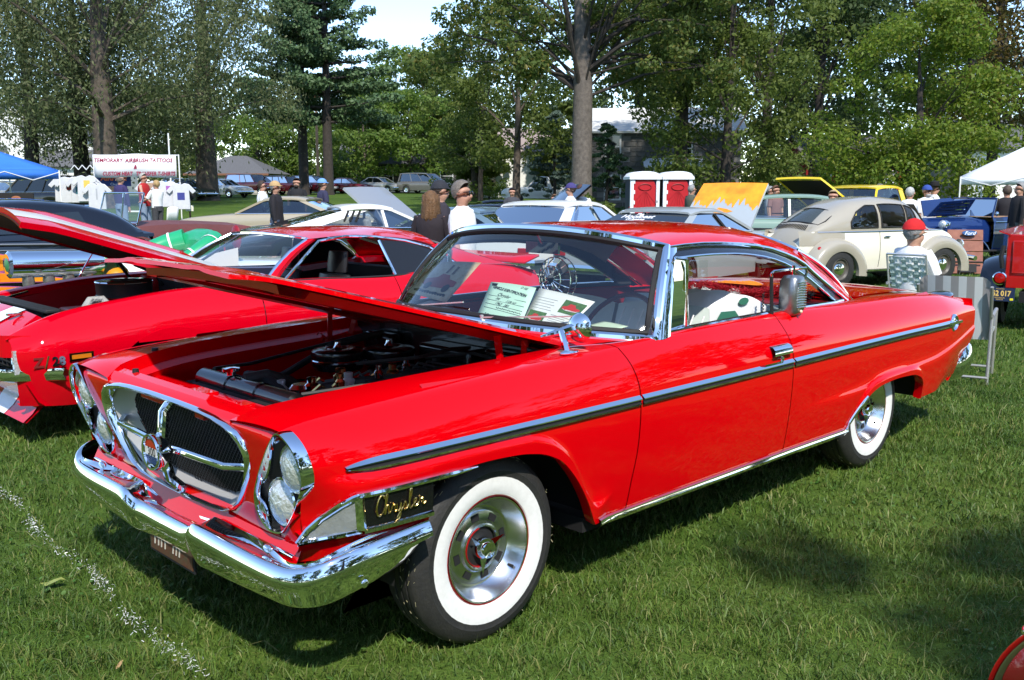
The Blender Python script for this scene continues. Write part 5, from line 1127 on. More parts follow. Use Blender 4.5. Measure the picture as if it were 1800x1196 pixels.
    for x, r in ((X-.3, .30), (X+3.4, .36)):
        for s in (-1, 1): disc_wheel(t, (x, Y+s*.78, r), s, r, .2, ALU)
    return t
hot_rod()
# ---- black sedan with orange flames
def flame_sedan():
    BP = pm('gloss black paint', (.004, .004, .006), .12, 0, 1.)
    t = thing('flame_sedan', 'black chopped vintage sedan with orange flames painted along its side', 'car', (0, 0, 0))
    L = 4.6
    gx = [(-2.3, .80), (-1.9, .98), (-1.2, 1.06), (.3, 1.06), (1.2, 1.02), (2.3, .90)]
    P = []
    for x in np.linspace(-2.3, 2.3, 30):
        z = itp(gx, x); w_ = .80*sm(-2.5, -1.7, x)*(1-.35*sm(.6, 2.3, x)); P.append([(x, s*a*w_, b) for s, a, b in ((-1, .98, .30), (-1, 1, .55), (-1, 1.0, z-.20), (-1, .95, z-.05), (-1, .8, z), (0, 0, z+.03), (1, .8, z), (1, .95, z-.05), (1, 1, z-.20), (1, 1, .55), (1, .98, .30))])
    bd = MB().grid(P).add(P[0], [tuple(range(11))]).add(P[-1], [tuple(reversed(range(11)))]).build('body', BP, t, ang=50)
    rows = []
    for k in np.linspace(0, 1, 18):
        x = -1.95+2.35*k; zt = itp([(0, 1.02), (.08, 1.20), (.2, 1.36), (.4, 1.47), (.65, 1.51), (.88, 1.47), (1, 1.38)], k); w_ = .72-.06*abs(2*k-1)**3
        rows.append([(x, -w_-.06, 1.02), (x, -w_-.045, 1.06), (x, -w_*.97, zt-.10) if zt > 1.2 else (x, -w_, zt-.06), (x, -w_*.80, zt-.03), (x, 0, zt), (x, w_*.80, zt-.03), (x, w_*.97, zt-.10) if zt > 1.2 else (x, w_, zt-.06), (x, w_+.045, 1.06), (x, w_+.06, 1.02)])
    MB().grid(rows).add(rows[-1], [tuple(reversed(range(9)))]).build('roof', BP, t, ang=60)
    for s in (-1, 1):
        for a, b in ((-1.15, -.45), (-.36, .22)):
            yy = s*.772; q = [(a, 1.10), (b, 1.10), (b-.02, 1.33), (a+.12, 1.35)]
            MB().add([(x, yy-s*(z-1.10)*.24, z) for x, z in q], [(0, 1, 2, 3)]).build('side_window', DGLASS, t, smooth=False)
        MB().tube([(x, s*(.815), .99-.03*abs(x)) for x in np.linspace(-1.9, .6, 8)], .012, 6).tube([(x, s*.815, .92-.03*abs(x)) for x in np.linspace(-1.9, .6, 8)], .008, 6).build('belt_molding', pm('grey pinstripe', (.25, .26, .28), .3, .5), t)
    # flames: licks of orange laid on the side
    FL = pm('flame orange', (.80, .20, .012), .2, 0, 1., var=.6, vscale=2.2, col2=(.85, .36, .02)); FE = pm('flame pink edge', (.45, .10, .28), .3)
    def lick(x0, x1, zc, h, nm):
        for mat, g, o in ((FE, .022, .002), (FL, 0, .005)):
            up = []; dn = []
            for k in np.linspace(0, 1, 18): hh = h*math.sin(math.pi*min(1, k*.55+.45))**.8*(1-k)**.5+g*(1-k*.9); x = x0+(x1-x0)*k; zz = zc+.07*math.sin(k*4.2); up.append((x, zz+hh)); dn.append((x, zz-hh))
            MB().grid([[(x, (.806+o)*1.0*(1-.35*sm(.6, 2.3, x)) if x > .6 else (.806+o)*sm(-2.5, -1.7, x), z) for x, z in (a, b)] for a, b in zip(up, dn)]).build(nm, mat, bd)
    for x0, x1, zc, h in ((1.2, -.9, .78, .13), (1.3, -1.3, .55, .10), (1.3, -1.5, .40, .06), (.4, -1.2, .68, .08), (1.6, -.2, .86, .07)): lick(x0, x1, zc, h, 'flame')
    for x in (-1.45, 1.5):
        for s in (-1, 1): disc_wheel(t, (x, s*.76, .34), s, .34, .2, ALU)
    t.location = (2.2, 9.6, 0); t.rotation_euler = (0, 0, R(178)); return t
flame_sedan()
# ---- dark roadster with a brown bed cover behind it
def roadster():
    t = thing('brown_roadster', 'old roadster with upright framed windshield and brown tonneau, dark blue fenders', 'car', (0, 0, 0))
    BR = pm('brown tonneau', (.16, .05, .045), .5, var=.2, vscale=4); NV = pm('midnight fender paint', (.006, .010, .022), .15, 0, 1.)
    MB().grid([[(x, s*w_, z) for s, w_, z in ((-1, .70, .45), (-1, .74, .75), (-1, .66, itp([(-2, .8), (-1.6, .92), (0, 1.0), (.5, .98), (2, .88)], x)), (0, 0, itp([(-2, .84), (-1.6, .97), (0, 1.05), (.5, 1.04), (2, .95)], x)), (1, .66, itp([(-2, .8), (-1.6, .92), (0, 1.0), (.5, .98), (2, .88)], x)), (1, .74, .75), (1, .70, .45))] for x in np.linspace(-2, 2, 17)]).build('body', BR, t, ang=60)
    for s in (-1, 1):
        for x0, n in ((-1.35, 'fender'), (1.45, 'fender')):
            MB().grid([[(x0+.62*math.cos(a)*1.15, s*(.62+.26*b), .28+.56*math.sin(a)**.8-.05*b*b) for b in (0, .4, .8, 1)] for a in np.linspace(.05, math.pi-.05, 14)], flip=s > 0).build(n, NV, t, solid=.01)
            disc_wheel(t, (x0, s*.76, .34), s, .34, .16, CHROME)
    wf = MB(); 
    for a, b in (((.55, -.62, 1.0), (.40, -.62, 1.50)), ((.55, .62, 1.0), (.40, .62, 1.50)), ((.40, -.62, 1.50), (.40, .62, 1.50)), ((.55, -.62, 1.03), (.55, .62, 1.03)), ((.47, 0, 1.03), (.40, 0, 1.5))): wf.tube([a, b], .014, 6)
    w_ = wf.build('windshield_frame', CHROME, t); MB().add([(.55, -.62, 1.03), (.55, .62, 1.03), (.40, .62, 1.5), (.40, -.62, 1.5)], [(0, 1, 2, 3)]).build('windshield_pane', GLASS, w_, smooth=False)
    MB().bar((.45, -.66, 1.2), (.95, -.66, .98), .02).build('brace', CHROME, t); MB().ell((.55, -.72, 1.12), (.03, .06, .04)).build('side_lamp', CHROME, t)
    t.location = (5.6, 12.3, Hgt(5.6, 12.3)); t.rotation_euler = (0, 0, R(186)); return t
roadster()
# ---- VW-like round economy car, two-tone
def beetle():
    TP = pm('taupe paint', (.36, .33, .265), .25, 0, .8); CRM = pm('cream paint', (.80, .76, .62), .25, 0, .8)
    t = thing('round_economy_car', 'taupe and cream rounded two-door economy car seen from its rear corner', 'car', (0, 0, 0))
    # central shell
    top = [(-1.95, .42), (-1.90, .60), (-1.75, .84), (-1.45, 1.10), (-1.1, 1.30), (-.6, 1.46), (-.1, 1.50), (.35, 1.47), (.62, 1.36), (.80, 1.12), (.95, .96), (1.2, .93), (1.55, .84), (1.85, .64), (1.98, .42)]
    belt = .93
    def wd(x, z):
        b = .66*math.sqrt(max(0, 1-(abs(x+.05)/2.15)**2.6)); 
        zt = itp(top, x)
        if z <= belt: return b+.035*math.sin(math.pi*max(0, min(1, (z-.30)/.63)))
        t_ = (z-belt)/max(.05, zt-belt); return b*(1-.30*t_**1.7)*(1 if t_ < .98 else .98)
    low = MB(); P = []
    for x in np.linspace(-1.93, 1.96, 40):
        zt = min(belt, itp(top, x)); P.append([(x, -wd(x, z), z) for z in np.linspace(.28, zt, 9)]+([(x, 0, zt+.04)] if zt < belt-.001 or x > .95 or x < -1.65 else [(x, -wd(x, zt)+.02, zt)])+[(x, wd(x, z), z) for z in np.linspace(zt, .28, 9)])
    LOW = MB().grid([p for p in P]).build('body', CRM, t, ang=50)
    # upper shell from belt to roof with window openings left by glass laid proud
    P = []
    for x in np.linspace(-1.72, .93, 46):
        zt = itp(top, x); row = []
        for v in np.linspace(0, 1, 14):
            a = v*math.pi/2; z = belt+(zt-belt)*math.sin(a)**.9; w_ = wd(x, belt)*(math.cos(a)**.52 if v < 1 else 0)
            row.append((x, -w_, z))
        P.append(row+[(a, -b, c) for a, b, c in row[-2::-1]])
    WIN = (('rear_side_window', [(-.92, .06), (-.35, .05), (-.36, .52), (-.55, .55), (-.78, .42), (-.92, .2)]), ('door_window', [(-.27, .05), (.28, .05), (.28, .54), (-.28, .54)]), ('vent_window', [(.33, .05), (.60, .06), (.50, .50), (.33, .54)]))
    def inp(pol, x, y):
        c = False
        for i in range(len(pol)):
            (a, b), (p, q) = pol[i], pol[i-1]
            if (b > y) != (q > y) and x < (p-a)*(y-b)/(q-b)+a: c = not c
        return c
    up_ = MB(); XS = np.linspace(-1.72, .93, 90); VV = np.concatenate([np.linspace(0, .6, 22), np.linspace(.63, 1, 7)]); P = []
    for x in XS:
        zt = itp(top, x); row = []
        for v in VV:
            a = v*math.pi/2; row.append((x, -wd(x, belt)*(math.cos(a)**.52 if v < 1 else 0), belt+(zt-belt)*math.sin(a)**.9))
        P.append(row+[(a, -b, c) for a, b, c in row[-2::-1]])
    up_.grid(P); nv = 2*len(VV)-1; keep = []
    for k, q in enumerate(up_.f):
        i, j = divmod(k, nv-1); j = min(j, nv-2-j); xm = (XS[i]+XS[i+1])/2; vm = (VV[j]+VV[j+1])/2
        if not any(inp(p, xm, vm) for _, p in WIN): keep.append(q)
    up_.f = keep; UP = up_.build('roof_shell', TP, t, ang=60)
    MB().box((-.1, 0, .55), (2.0, 1.1, .04)).build('cabin_floor', DARK, t)
    for y in (-.3, .3): MB().box((.05, y, .80), (.12, .42, .5), Matrix.Rotation(R(-12), 3, 'Y')).build('seat', pm('dark seat vinyl', (.03, .03, .032), .6), t, bevel=.05)
    # deck, hood
    for nm, a, b in (('engine_lid', -1.96, -1.55), ('front_hood', .93, 1.99)):
        MB().grid([[(x, .50*u*(1-.25*abs(x)/2), itp(top, x)+.045-.05*u*u) for u in np.linspace(-1, 1, 11)] for x in np.linspace(a, b, 10)], flip=True).build(nm, TP, t)
    MB().grid([[(x, s_*(.66-.1*0), 0) for s_ in (0, 1)] for x in (0, 1)]).v
    for s in (-1, 1):
        MB().grid([[(x, s*(wd(x, z)+.004), z) for z in np.linspace(.70, .94, 5)] for x in np.linspace(-1.85, -1.05, 12)], flip=s < 0).build('rear_quarter', TP, t)
    # glass on the shell: follow shell surface
    def shell(x, v, o=.006):
        zt = itp(top, x); a = v*math.pi/2; z = belt+(zt-belt)*math.sin(a)**.9; w_ = wd(x, belt)*math.cos(a)**.52
        return (x, w_+o, z+o*.5)
    for s in (-1, 1):
        for nm, pol in WIN:
            c = (sum(p[0] for p in pol)/len(pol), sum(p[1] for p in pol)/len(pol))
            rings = [[(c[0]+(p[0]-c[0])*k, c[1]+(p[1]-c[1])*k) for p in [tuple(np.array(pol[i])*(1-q)+np.array(pol[(i+1) % len(pol)])*q) for i in range(len(pol)) for q in (0, .25, .5, .75)]] for k in (1, .6, .2)]
            o = MB().grid([[(lambda q: (q[0], s*q[1], q[2]))(shell(*p)) for p in r] for r in rings], cv=True, flip=s > 0).build(nm, GLASS, t)
            MB().tube([(lambda q: (q[0], s*q[1], q[2]))(shell(*p, .008)) for p in rings[0]], .012, 6, closed=True).build('window_seal', MATBLK, o)
        # fenders
        for x0, rr, ln, nm in ((-1.22, .50, 1.0, 'rear_fender'), (1.18, .50, 1.08, 'front_fender')):
            rows = []
            for a in np.linspace(-.12, math.pi+.12, 22):
                ca, sa = math.cos(a), math.sin(a); row = []
                for b in np.linspace(0, 1, 8): rr_ = rr+.085*math.cos(b*math.pi/2)-.03*b; row.append((x0+rr_*ca*1.14*ln, s*(.56+.215*math.sin(b*math.pi/2)), .24+rr_*max(sa, -.1)*1.02))
                row.append((x0+(rr-.085)*ca*1.06*ln, s*.775, .24+(rr-.085)*max(sa, -.1))); row.append((x0+(rr-.125)*ca*1.04*ln, s*.765, .24+(rr-.125)*max(sa, -.1))); row.append((x0+(rr-.13)*ca*1.04*ln, s*.70, .24+(rr-.13)*max(sa, -.1)))
                rows.append(row)
            MB().grid(rows, flip=s > 0).build(nm, TP, t, ang=60)
            disc_wheel(t, (x0, s*.665, .32), s, .32, .16, pm('wheel taupe', (.10, .09, .075), .4), white=False, rr=.56)
        MB().box((0, s*.70, .27), (1.35, .16, .05)).build('running_board', MATBLK, t, bevel=.01)
        MB().bar((-.68, s*.785, .285), (.68, s*.785, .285), .02, .03).build('board_trim', CHROME, t)
        MB().tube([(x, s*(wd(x, belt)+.012), belt-.005) for x in np.linspace(-1.55, 1.3, 16)], .008, 6).build('belt_molding', CHROME, t)
        for x in (-.31, .66):
            MB().tube([(x, s*(wd(x, z)+.002), z) for z in np.linspace(.33, .92, 7)], .005, 4).build('door_gap', DARK, t)
        MB().box((-.16, s*(wd(-.16, .84)+.02), .835), (.13, .03, .025)).build('door_handle', CHROME, t, bevel=.008)
        MB().lathe([(0, .05), (.06, .04), (.085, .01), (.09, -.03)], 16, (1.72, s*.60, .66), 'x').build('headlight', LAMP, t)
        MB().ell((-1.62, s*.66, .62), (.05, .05, .08)).build('tail_light', REDLENS, t)
    def bk(u, v, o=.008):
        x = -1.30-.30*(1-v)*1.0-.02; x = -1.56+.46*v; return (x-o+.05*abs(u)**2.5, u*(.50-.06*v), itp(top, x)+.010+o-.05*abs(u)**2*(1+.6*v))
    rw = MB().grid([[bk(u*(1-.10*(2*v-1)**2), .12+.80*v) for v in np.linspace(0, 1, 7)] for u in np.linspace(-1, 1, 15)]).build('rear_window', pm('window sky glass', (.05, .06, .055), .03, 0, 0, 1.), t)
    ed = [bk(u*.9, .12) for u in np.linspace(-1, 1, 9)]+[bk(1, .12+.8*v) for v in (.3, .5, .7)]+[bk(u*.9, .92) for u in np.linspace(1, -1, 9)]+[bk(-1, .12+.8*v) for v in (.7, .5, .3)]
    MB().tube(ed, .013, 6, closed=True).build('rear_window_seal', MATBLK, rw)
    for k in range(20): MB().box((-1.63, -.34+.68*k/19, itp(top, -1.63)+.05-.05*((-.34+.68*k/19)/.5)**2*.6), (.10, .010, .012), Matrix.Rotation(R(-50), 3, 'Y')).build('vent_louver', DARK, t)
    MB().box((.75, 0, 1.14), (.0, 0, 0)).v
    MB().grid([[(.93-.24*v+.03*(1-u*u)+.01, u*(.54-.10*v), .965+.40*v) for v in np.linspace(0, 1, 5)] for u in np.linspace(-1, 1, 9)]).build('windshield', pm('window sky glass'), t)
    MB().tube([(-2.03, -.70, .40), (-2.08, -.4, .42), (-2.09, 0, .42), (-2.08, .4, .42), (-2.03, .7, .40)], .045, 8).build('rear_bumper', CHROME, t); MB().tube([(2.03, -.70, .40), (2.08, -.4, .42), (2.09, 0, .42), (2.08, .4, .42), (2.03, .7, .40)], .045, 8).build('front_bumper', CHROME, t)
    lp = MB().box((-1.98, 0, .66), (.012, .30, .15), Matrix.Rotation(R(-14), 3, 'Y')).build('license_plate', pm('white plate', (.78, .80, .84), .4), t)
    text('plate_number', 'TFU 018', pm('plate blue', (.02, .05, .35), .5), frame((-1.992, 0, .66), (0, -1, 0), (-.24, 0, 1)), .075, lp, bold=.002)
    MB().box((-1.955, 0, .765), (.05, .2, .05)).build('plate_lamp', TP, t, bevel=.015)
    p = at(1482, 15.7); a = head(64); d = Vector((math.cos(a), math.sin(a), 0)); n_ = Vector((math.sin(a), -math.cos(a), 0))   # n_ points to its right
    t.location = p+d*1.22-n_*.70; t.location.z = 0; t.rotation_euler = (0, 0, a); return t
beetle()
# ---- cars standing behind
GREY = pm('primer grey paint', (.33, .36, .37), .3, 0, .6)
def back_row():
    # white sedan
    gcar('white_sedan', 'white four-door sedan with big rear window beyond the red roof', 'car', WHITE, 4.7, 1.82, [(-2.35, .82), (-2.1, .95), (-1.2, .98), (.9, .96), (2.0, .92), (2.35, .80)], .25, (-1.35, 1.4), .32, dict(A0=1.05, A1=.42, C1=-.95, C0=-1.55, z=1.42, B=(.58, .12), cw=.42, post=CHROME), at(985, 17.5), head(33), seatmat=pm('teal seat', (.10, .22, .22), .6), glass=pm('pale screen', ) if False else GLASS, detail=2, wr=.66)
    # grey coupe with the flamed hood
    g = gcar('grey_flame_coupe', 'grey coupe with white script on its rear window and a flame-painted raised hood', 'car', GREY, 4.75, 1.86, [(-2.37, .84), (-2.1, .93), (-1.3, .95), (.8, .93), (1.9, .88), (2.37, .74)], .24, (-1.35, 1.40), .32, dict(A0=1.0, A1=.32, C1=-.85, C0=-1.6, z=1.33, B=(.62,), cw=.30, post=MATBLK, rg=DGLASS), None, hood=47, glass=TINT, wr=.66, detail=1, hoodmat=pm('flame hood grey', (.36, .40, .42), .3, 0, .6))
    hq, h = gcar.hq, gcar.hood
    fl = pm('flame hood orange', (.85, .22, .006), .25, 0, .8, var=.9, vscale=3, col2=(.88, .42, .01))
    rows = []
    for u in np.linspace(-1, 1, 61):
        s0 = .50+.06*math.sin(u*9)+.10*abs(math.sin(u*21))**2+.05*math.sin(u*33+1)-.08*abs(u); rows.append([hq(s0+(1-s0)*k, u, -.004) for k in np.linspace(0, 1, 6)])
    MB().grid(rows).build('flame_paint', fl, h)
    for u in (.35, .72): MB().grid([[hq(s, u+du, -.02 if abs(du) < .05 else -.003) for du in (-.10, -.06, .06, .10)] for s in np.linspace(.02, .62, 6)]).build('hood_ridge', pm('flame hood grey'), h)
    MB().add([hq(.34+a, b, -.006) for a, b in ((0, -.35), (.05, -.15), (.08, .1), (.02, .16), (.04, .28), (-.04, .18), (-.05, -.1))], [tuple(range(7))]).build('painted_bird', fl, h, smooth=False)
    g.location = at(1196, 16.0); g.rotation_euler = (0, 0, head(39))
    # script on the rear glass: built in the car's own frame
    M = frame((-1.36+.12, 0, 1.16), (0, -1, 0), (.62, 0, .36)); M.translation = Vector((-1.325, .02, 1.165))
    for body, dy, sz in (('The', .085, .085), ('Hoofbeat', .005, .15), ('Of America', -.085, .07)):
        f = frame(Vector((-1.33-.0, -.02, 1.15))+Vector((.75, 0, .36)).normalized()*dy+Vector((-.03, 0, .05)), (0, -1, 0), (.75, 0, .36))
        o = text('window_script', body, pm('white vinyl', (.8, .8, .8), .5), f, sz, None, bold=.003, shear=.35); o.parent = g
    # light green sedan
    gcar('green_sedan', 'pale sage green old four-door sedan behind the flame-painted hood', 'car', pm('sage paint', (.20, .30, .24), .3, 0, .7), 4.5, 1.72, [(-2.25, .80), (-2.0, .95), (-1.2, 1.02), (.9, 1.02), (1.9, .95), (2.25, .82)], .26, (-1.25, 1.3), .33, dict(A0=.85, A1=.45, C1=-.95, C0=-1.45, z=1.52, B=(.52,), cw=.22, pm=pm('sage paint'), post=pm('sage paint')), at(1372, 20.5), head(-78), glass=GLASS, wr=.60, doors=(.75, -.25), detail=1)
    # black coupe with raised hood behind the white sedan
    gcar('black_coupe', 'black coupe with red seats and raised black hood behind the white sedan', 'car', pm('gloss black paint'), 4.7, 1.82, [(-2.35, .80), (-2.1, .90), (-1.2, .93), (.8, .91), (1.9, .86), (2.35, .74)], .22, (-1.3, 1.4), .32, dict(A0=.85, A1=.25, C1=-.85, C0=-1.5, z=1.30, cw=.25), at(872, 21.5), head(70), hood=42, glass=GLASS, seatmat=pm('bright red seat', (.35, .01, .015), .5), wr=.62)
    gcar('black_coupe', 'low black coupe further back with only its roof showing', 'car', pm('gloss black paint'), 4.6, 1.8, [(-2.3, .80), (-1.2, .92), (.8, .9), (2.3, .74)], .22, (-1.3, 1.35), .32, dict(A0=.85, A1=.25, C1=-.75, C0=-1.5, z=1.30, cw=.25), at(885, 30), head(80), wr=.62)
    # blue-grey coupe with raised hood
    gcar('blue_coupe', 'steel blue coupe with its grey hood propped open behind the woman', 'car', pm('steel blue paint', (.16, .24, .29), .22, .3, .9), 4.7, 1.82, [(-2.35, .80), (-2.1, .90), (-1.2, .93), (.8, .91), (1.9, .86), (2.35, .74)], .22, (-1.3, 1.4), .32, dict(A0=.85, A1=.25, C1=-.9, C0=-1.6, z=1.31, cw=.25, pm=CHROME), at(800, 17.5), head(-60), hood=38, hoodunder=pm('grey hood liner', (.22, .225, .23), .5), glass=GLASS, wr=.62, hoodmat=pm('grey hood paint', (.30, .31, .32), .3, .2, .8))
    # dark green fastback, white roof
    f = gcar('white_top_coupe', 'dark olive muscle coupe with white roof and louvered quarter window', 'car', pm('dark olive paint', (.018, .020, .014), .15, 0, 1.), 5.0, 1.9, [(-2.5, .84), (-2.2, .92), (-1.5, .98), (-.6, .96), (.8, .94), (1.9, .88), (2.5, .74)], .24, (-1.4, 1.5), .33, dict(A0=1.0, A1=.35, C1=-.55, C0=-1.55, z=1.35, B=(.60,), cw=.55, post=WHITE, pm=WHITE), at(640, 17.2), head(68), roofmat=WHITE, wr=.66, glass=GLASS, seatmat=pm('grey seat', (.2, .2, .2), .6))
    for k in range(3): 
        o = MB().box((-.30-.10*k, -.775, 1.16), (.035, .02, .20), Matrix.Rotation(R(24), 3, 'Y')).build('louver', MATBLK); o.parent = f
    gcar('gold_coupe', 'beige gold old coupe facing left behind the man in the tan cap', 'car', pm('gold beige paint', (.42, .36, .25), .3, .2, .8), 4.7, 1.82, SEDAN['top'], .24, (-1.3, 1.4), .32, dict(A0=.75, A1=.2, C1=-.8, C0=-1.5, z=1.32, cw=.2), at(492, 22), head(-84), glass=TINT, wr=.62)
    # yellow pickup with hood up
    YL = pm('yellow paint', (.80, .58, .01), .25, 0, .9)
    gcar('yellow_pickup', 'yellow old pickup with tall raised hood behind the taupe car', 'truck', YL, 4.7, 1.85, [(-2.35, 1.0), (-.9, 1.0), (-.6, 1.1), (.6, 1.1), (1.6, 1.05), (2.2, .96), (2.35, .85)], .30, (-1.4, 1.45), .36, dict(A0=.55, A1=.30, C1=-.60, C0=-.75, z=1.72, cw=.18), at(1512, 22.5), head(-122), hood=31, glass=TINT, wr=.70, white=False)
    # parked cars far off along the road
    MR = pm('maroon paint', (.085, .008, .014), .25, .2, .9); SV = pm('silver paint', (.40, .39, .36), .3, .5, .8); DG = pm('charcoal paint', (.045, .048, .055), .25, .3, .9)
    SUVT = [(-2.3, 1.0), (-2.2, 1.08), (1.0, 1.06), (2.1, 1.0), (2.3, .82)]
    grp = 'cars parked along the far road'
    th = 118
    gcar('pickup_truck', 'maroon pickup with capped bed parked by the grey-roofed garage', 'truck', MR, 5.5, 2.0, [(-2.75, 1.1), (-.2, 1.12), (1.1, 1.15), (2.5, 1.08), (2.75, .85)], .42, (-1.7, 1.75), .40, dict(A0=1.0, A1=.45, C1=-2.4, C0=-2.65, z=1.88, B=(.72, .52), cw=.2), at(445, 86), head(th), grp, doors=(1.0, -.1))
    gcar('jeep', 'dark maroon boxy off-roader between the pickup and the pines', 'car', MR, 4.4, 1.8, SUVT, .36, (-1.3, 1.35), .37, dict(A0=.8, A1=.35, C1=-2.0, C0=-2.15, z=1.70, B=(.66, .36), cw=.15), at(505, 86), head(th), grp)
    gcar('van', 'dark maroon van partly hidden by the pine trunks', 'van', MR, 4.6, 1.85, SUVT, .30, (-1.35, 1.4), .34, dict(A0=1.15, A1=.35, C1=-2.05, C0=-2.2, z=1.72, B=(.66, .36), cw=.15), at(553, 87), head(th), grp)
    gcar('red_sedan', 'dark red sedan parked right of the pines', 'car', pm('dark red paint', (.14, .008, .012), .25, .2, .9), loc=at(613, 87), rz=head(th), group=grp, green=dict(A0=1.0, A1=.3, C1=-.95, C0=-1.6, z=1.42, B=(.5,), cw=.2), **SEDAN)
    gcar('silver_sedan', 'pale silver sedan parked beside the motorcycle', 'car', SV, loc=at(668, 87), rz=head(th), group=grp, green=dict(A0=1.0, A1=.3, C1=-.95, C0=-1.6, z=1.42, B=(.5,), cw=.2), **SEDAN)
    gcar('minivan', 'grey-brown minivan parked at the right end of the far row', 'van', pm('taupe van paint', (.16, .15, .14), .3, .3, .8), 4.8, 1.95, [(-2.4, .98), (-2.2, 1.05), (1.2, 1.02), (2.1, .92), (2.4, .72)], .28, (-1.4, 1.5), .34, dict(A0=1.45, A1=.55, C1=-2.15, C0=-2.3, z=1.78, B=(.66, .36), cw=.14), at(748, 84), head(th), grp)
    gcar('silver_sedan', 'pale car half hidden behind the thick double trunk', 'car', pm('pale silver paint', (.55, .56, .55), .3, .2, .8), loc=at(392, 74), rz=head(th), group=grp, green=dict(A0=1.0, A1=.3, C1=-.95, C0=-1.6, z=1.42, B=(.5,), cw=.2), **SEDAN)
    gcar('dark_car', 'dark green car behind the T-shirt stall', 'car', pm('dark green paint', (.02, .035, .03), .25, .2, .9), loc=at(322, 66), rz=head(th), group=grp, green=dict(A0=1.0, A1=.3, C1=-1.2, C0=-1.7, z=1.5, B=(.5,), cw=.2), **SEDAN)
    gcar('silver_car', 'grey car parked beyond the blue canopy', 'car', SV, loc=at(18, 52), rz=head(100), group=grp, green=dict(A0=1.0, A1=.3, C1=-.95, C0=-1.6, z=1.45, B=(.5,), cw=.2), **SEDAN)
    gcar('black_van', 'black van with red tail lamp in the shade of the blue canopy', 'van', BLACK, 4.6, 1.9, SUVT, .3, (-1.4, 1.4), .35, dict(A0=1.0, A1=.4, C1=-2.0, C0=-2.15, z=1.75, B=(.66, .36), cw=.15), at(72, 40), head(-70), glass=DGLASS)
    gcar('white_pickup', 'white pickup behind the small blue spruce', 'truck', WHITE, 5.3, 1.95, [(-2.65, 1.1), (-.2, 1.1), (1.1, 1.12), (2.4, 1.05), (2.65, .85)], .42, (-1.6, 1.7), .38, dict(A0=1.0, A1=.45, C1=-.35, C0=-.5, z=1.8, cw=.2), at(955, 62), head(-88))
back_row()
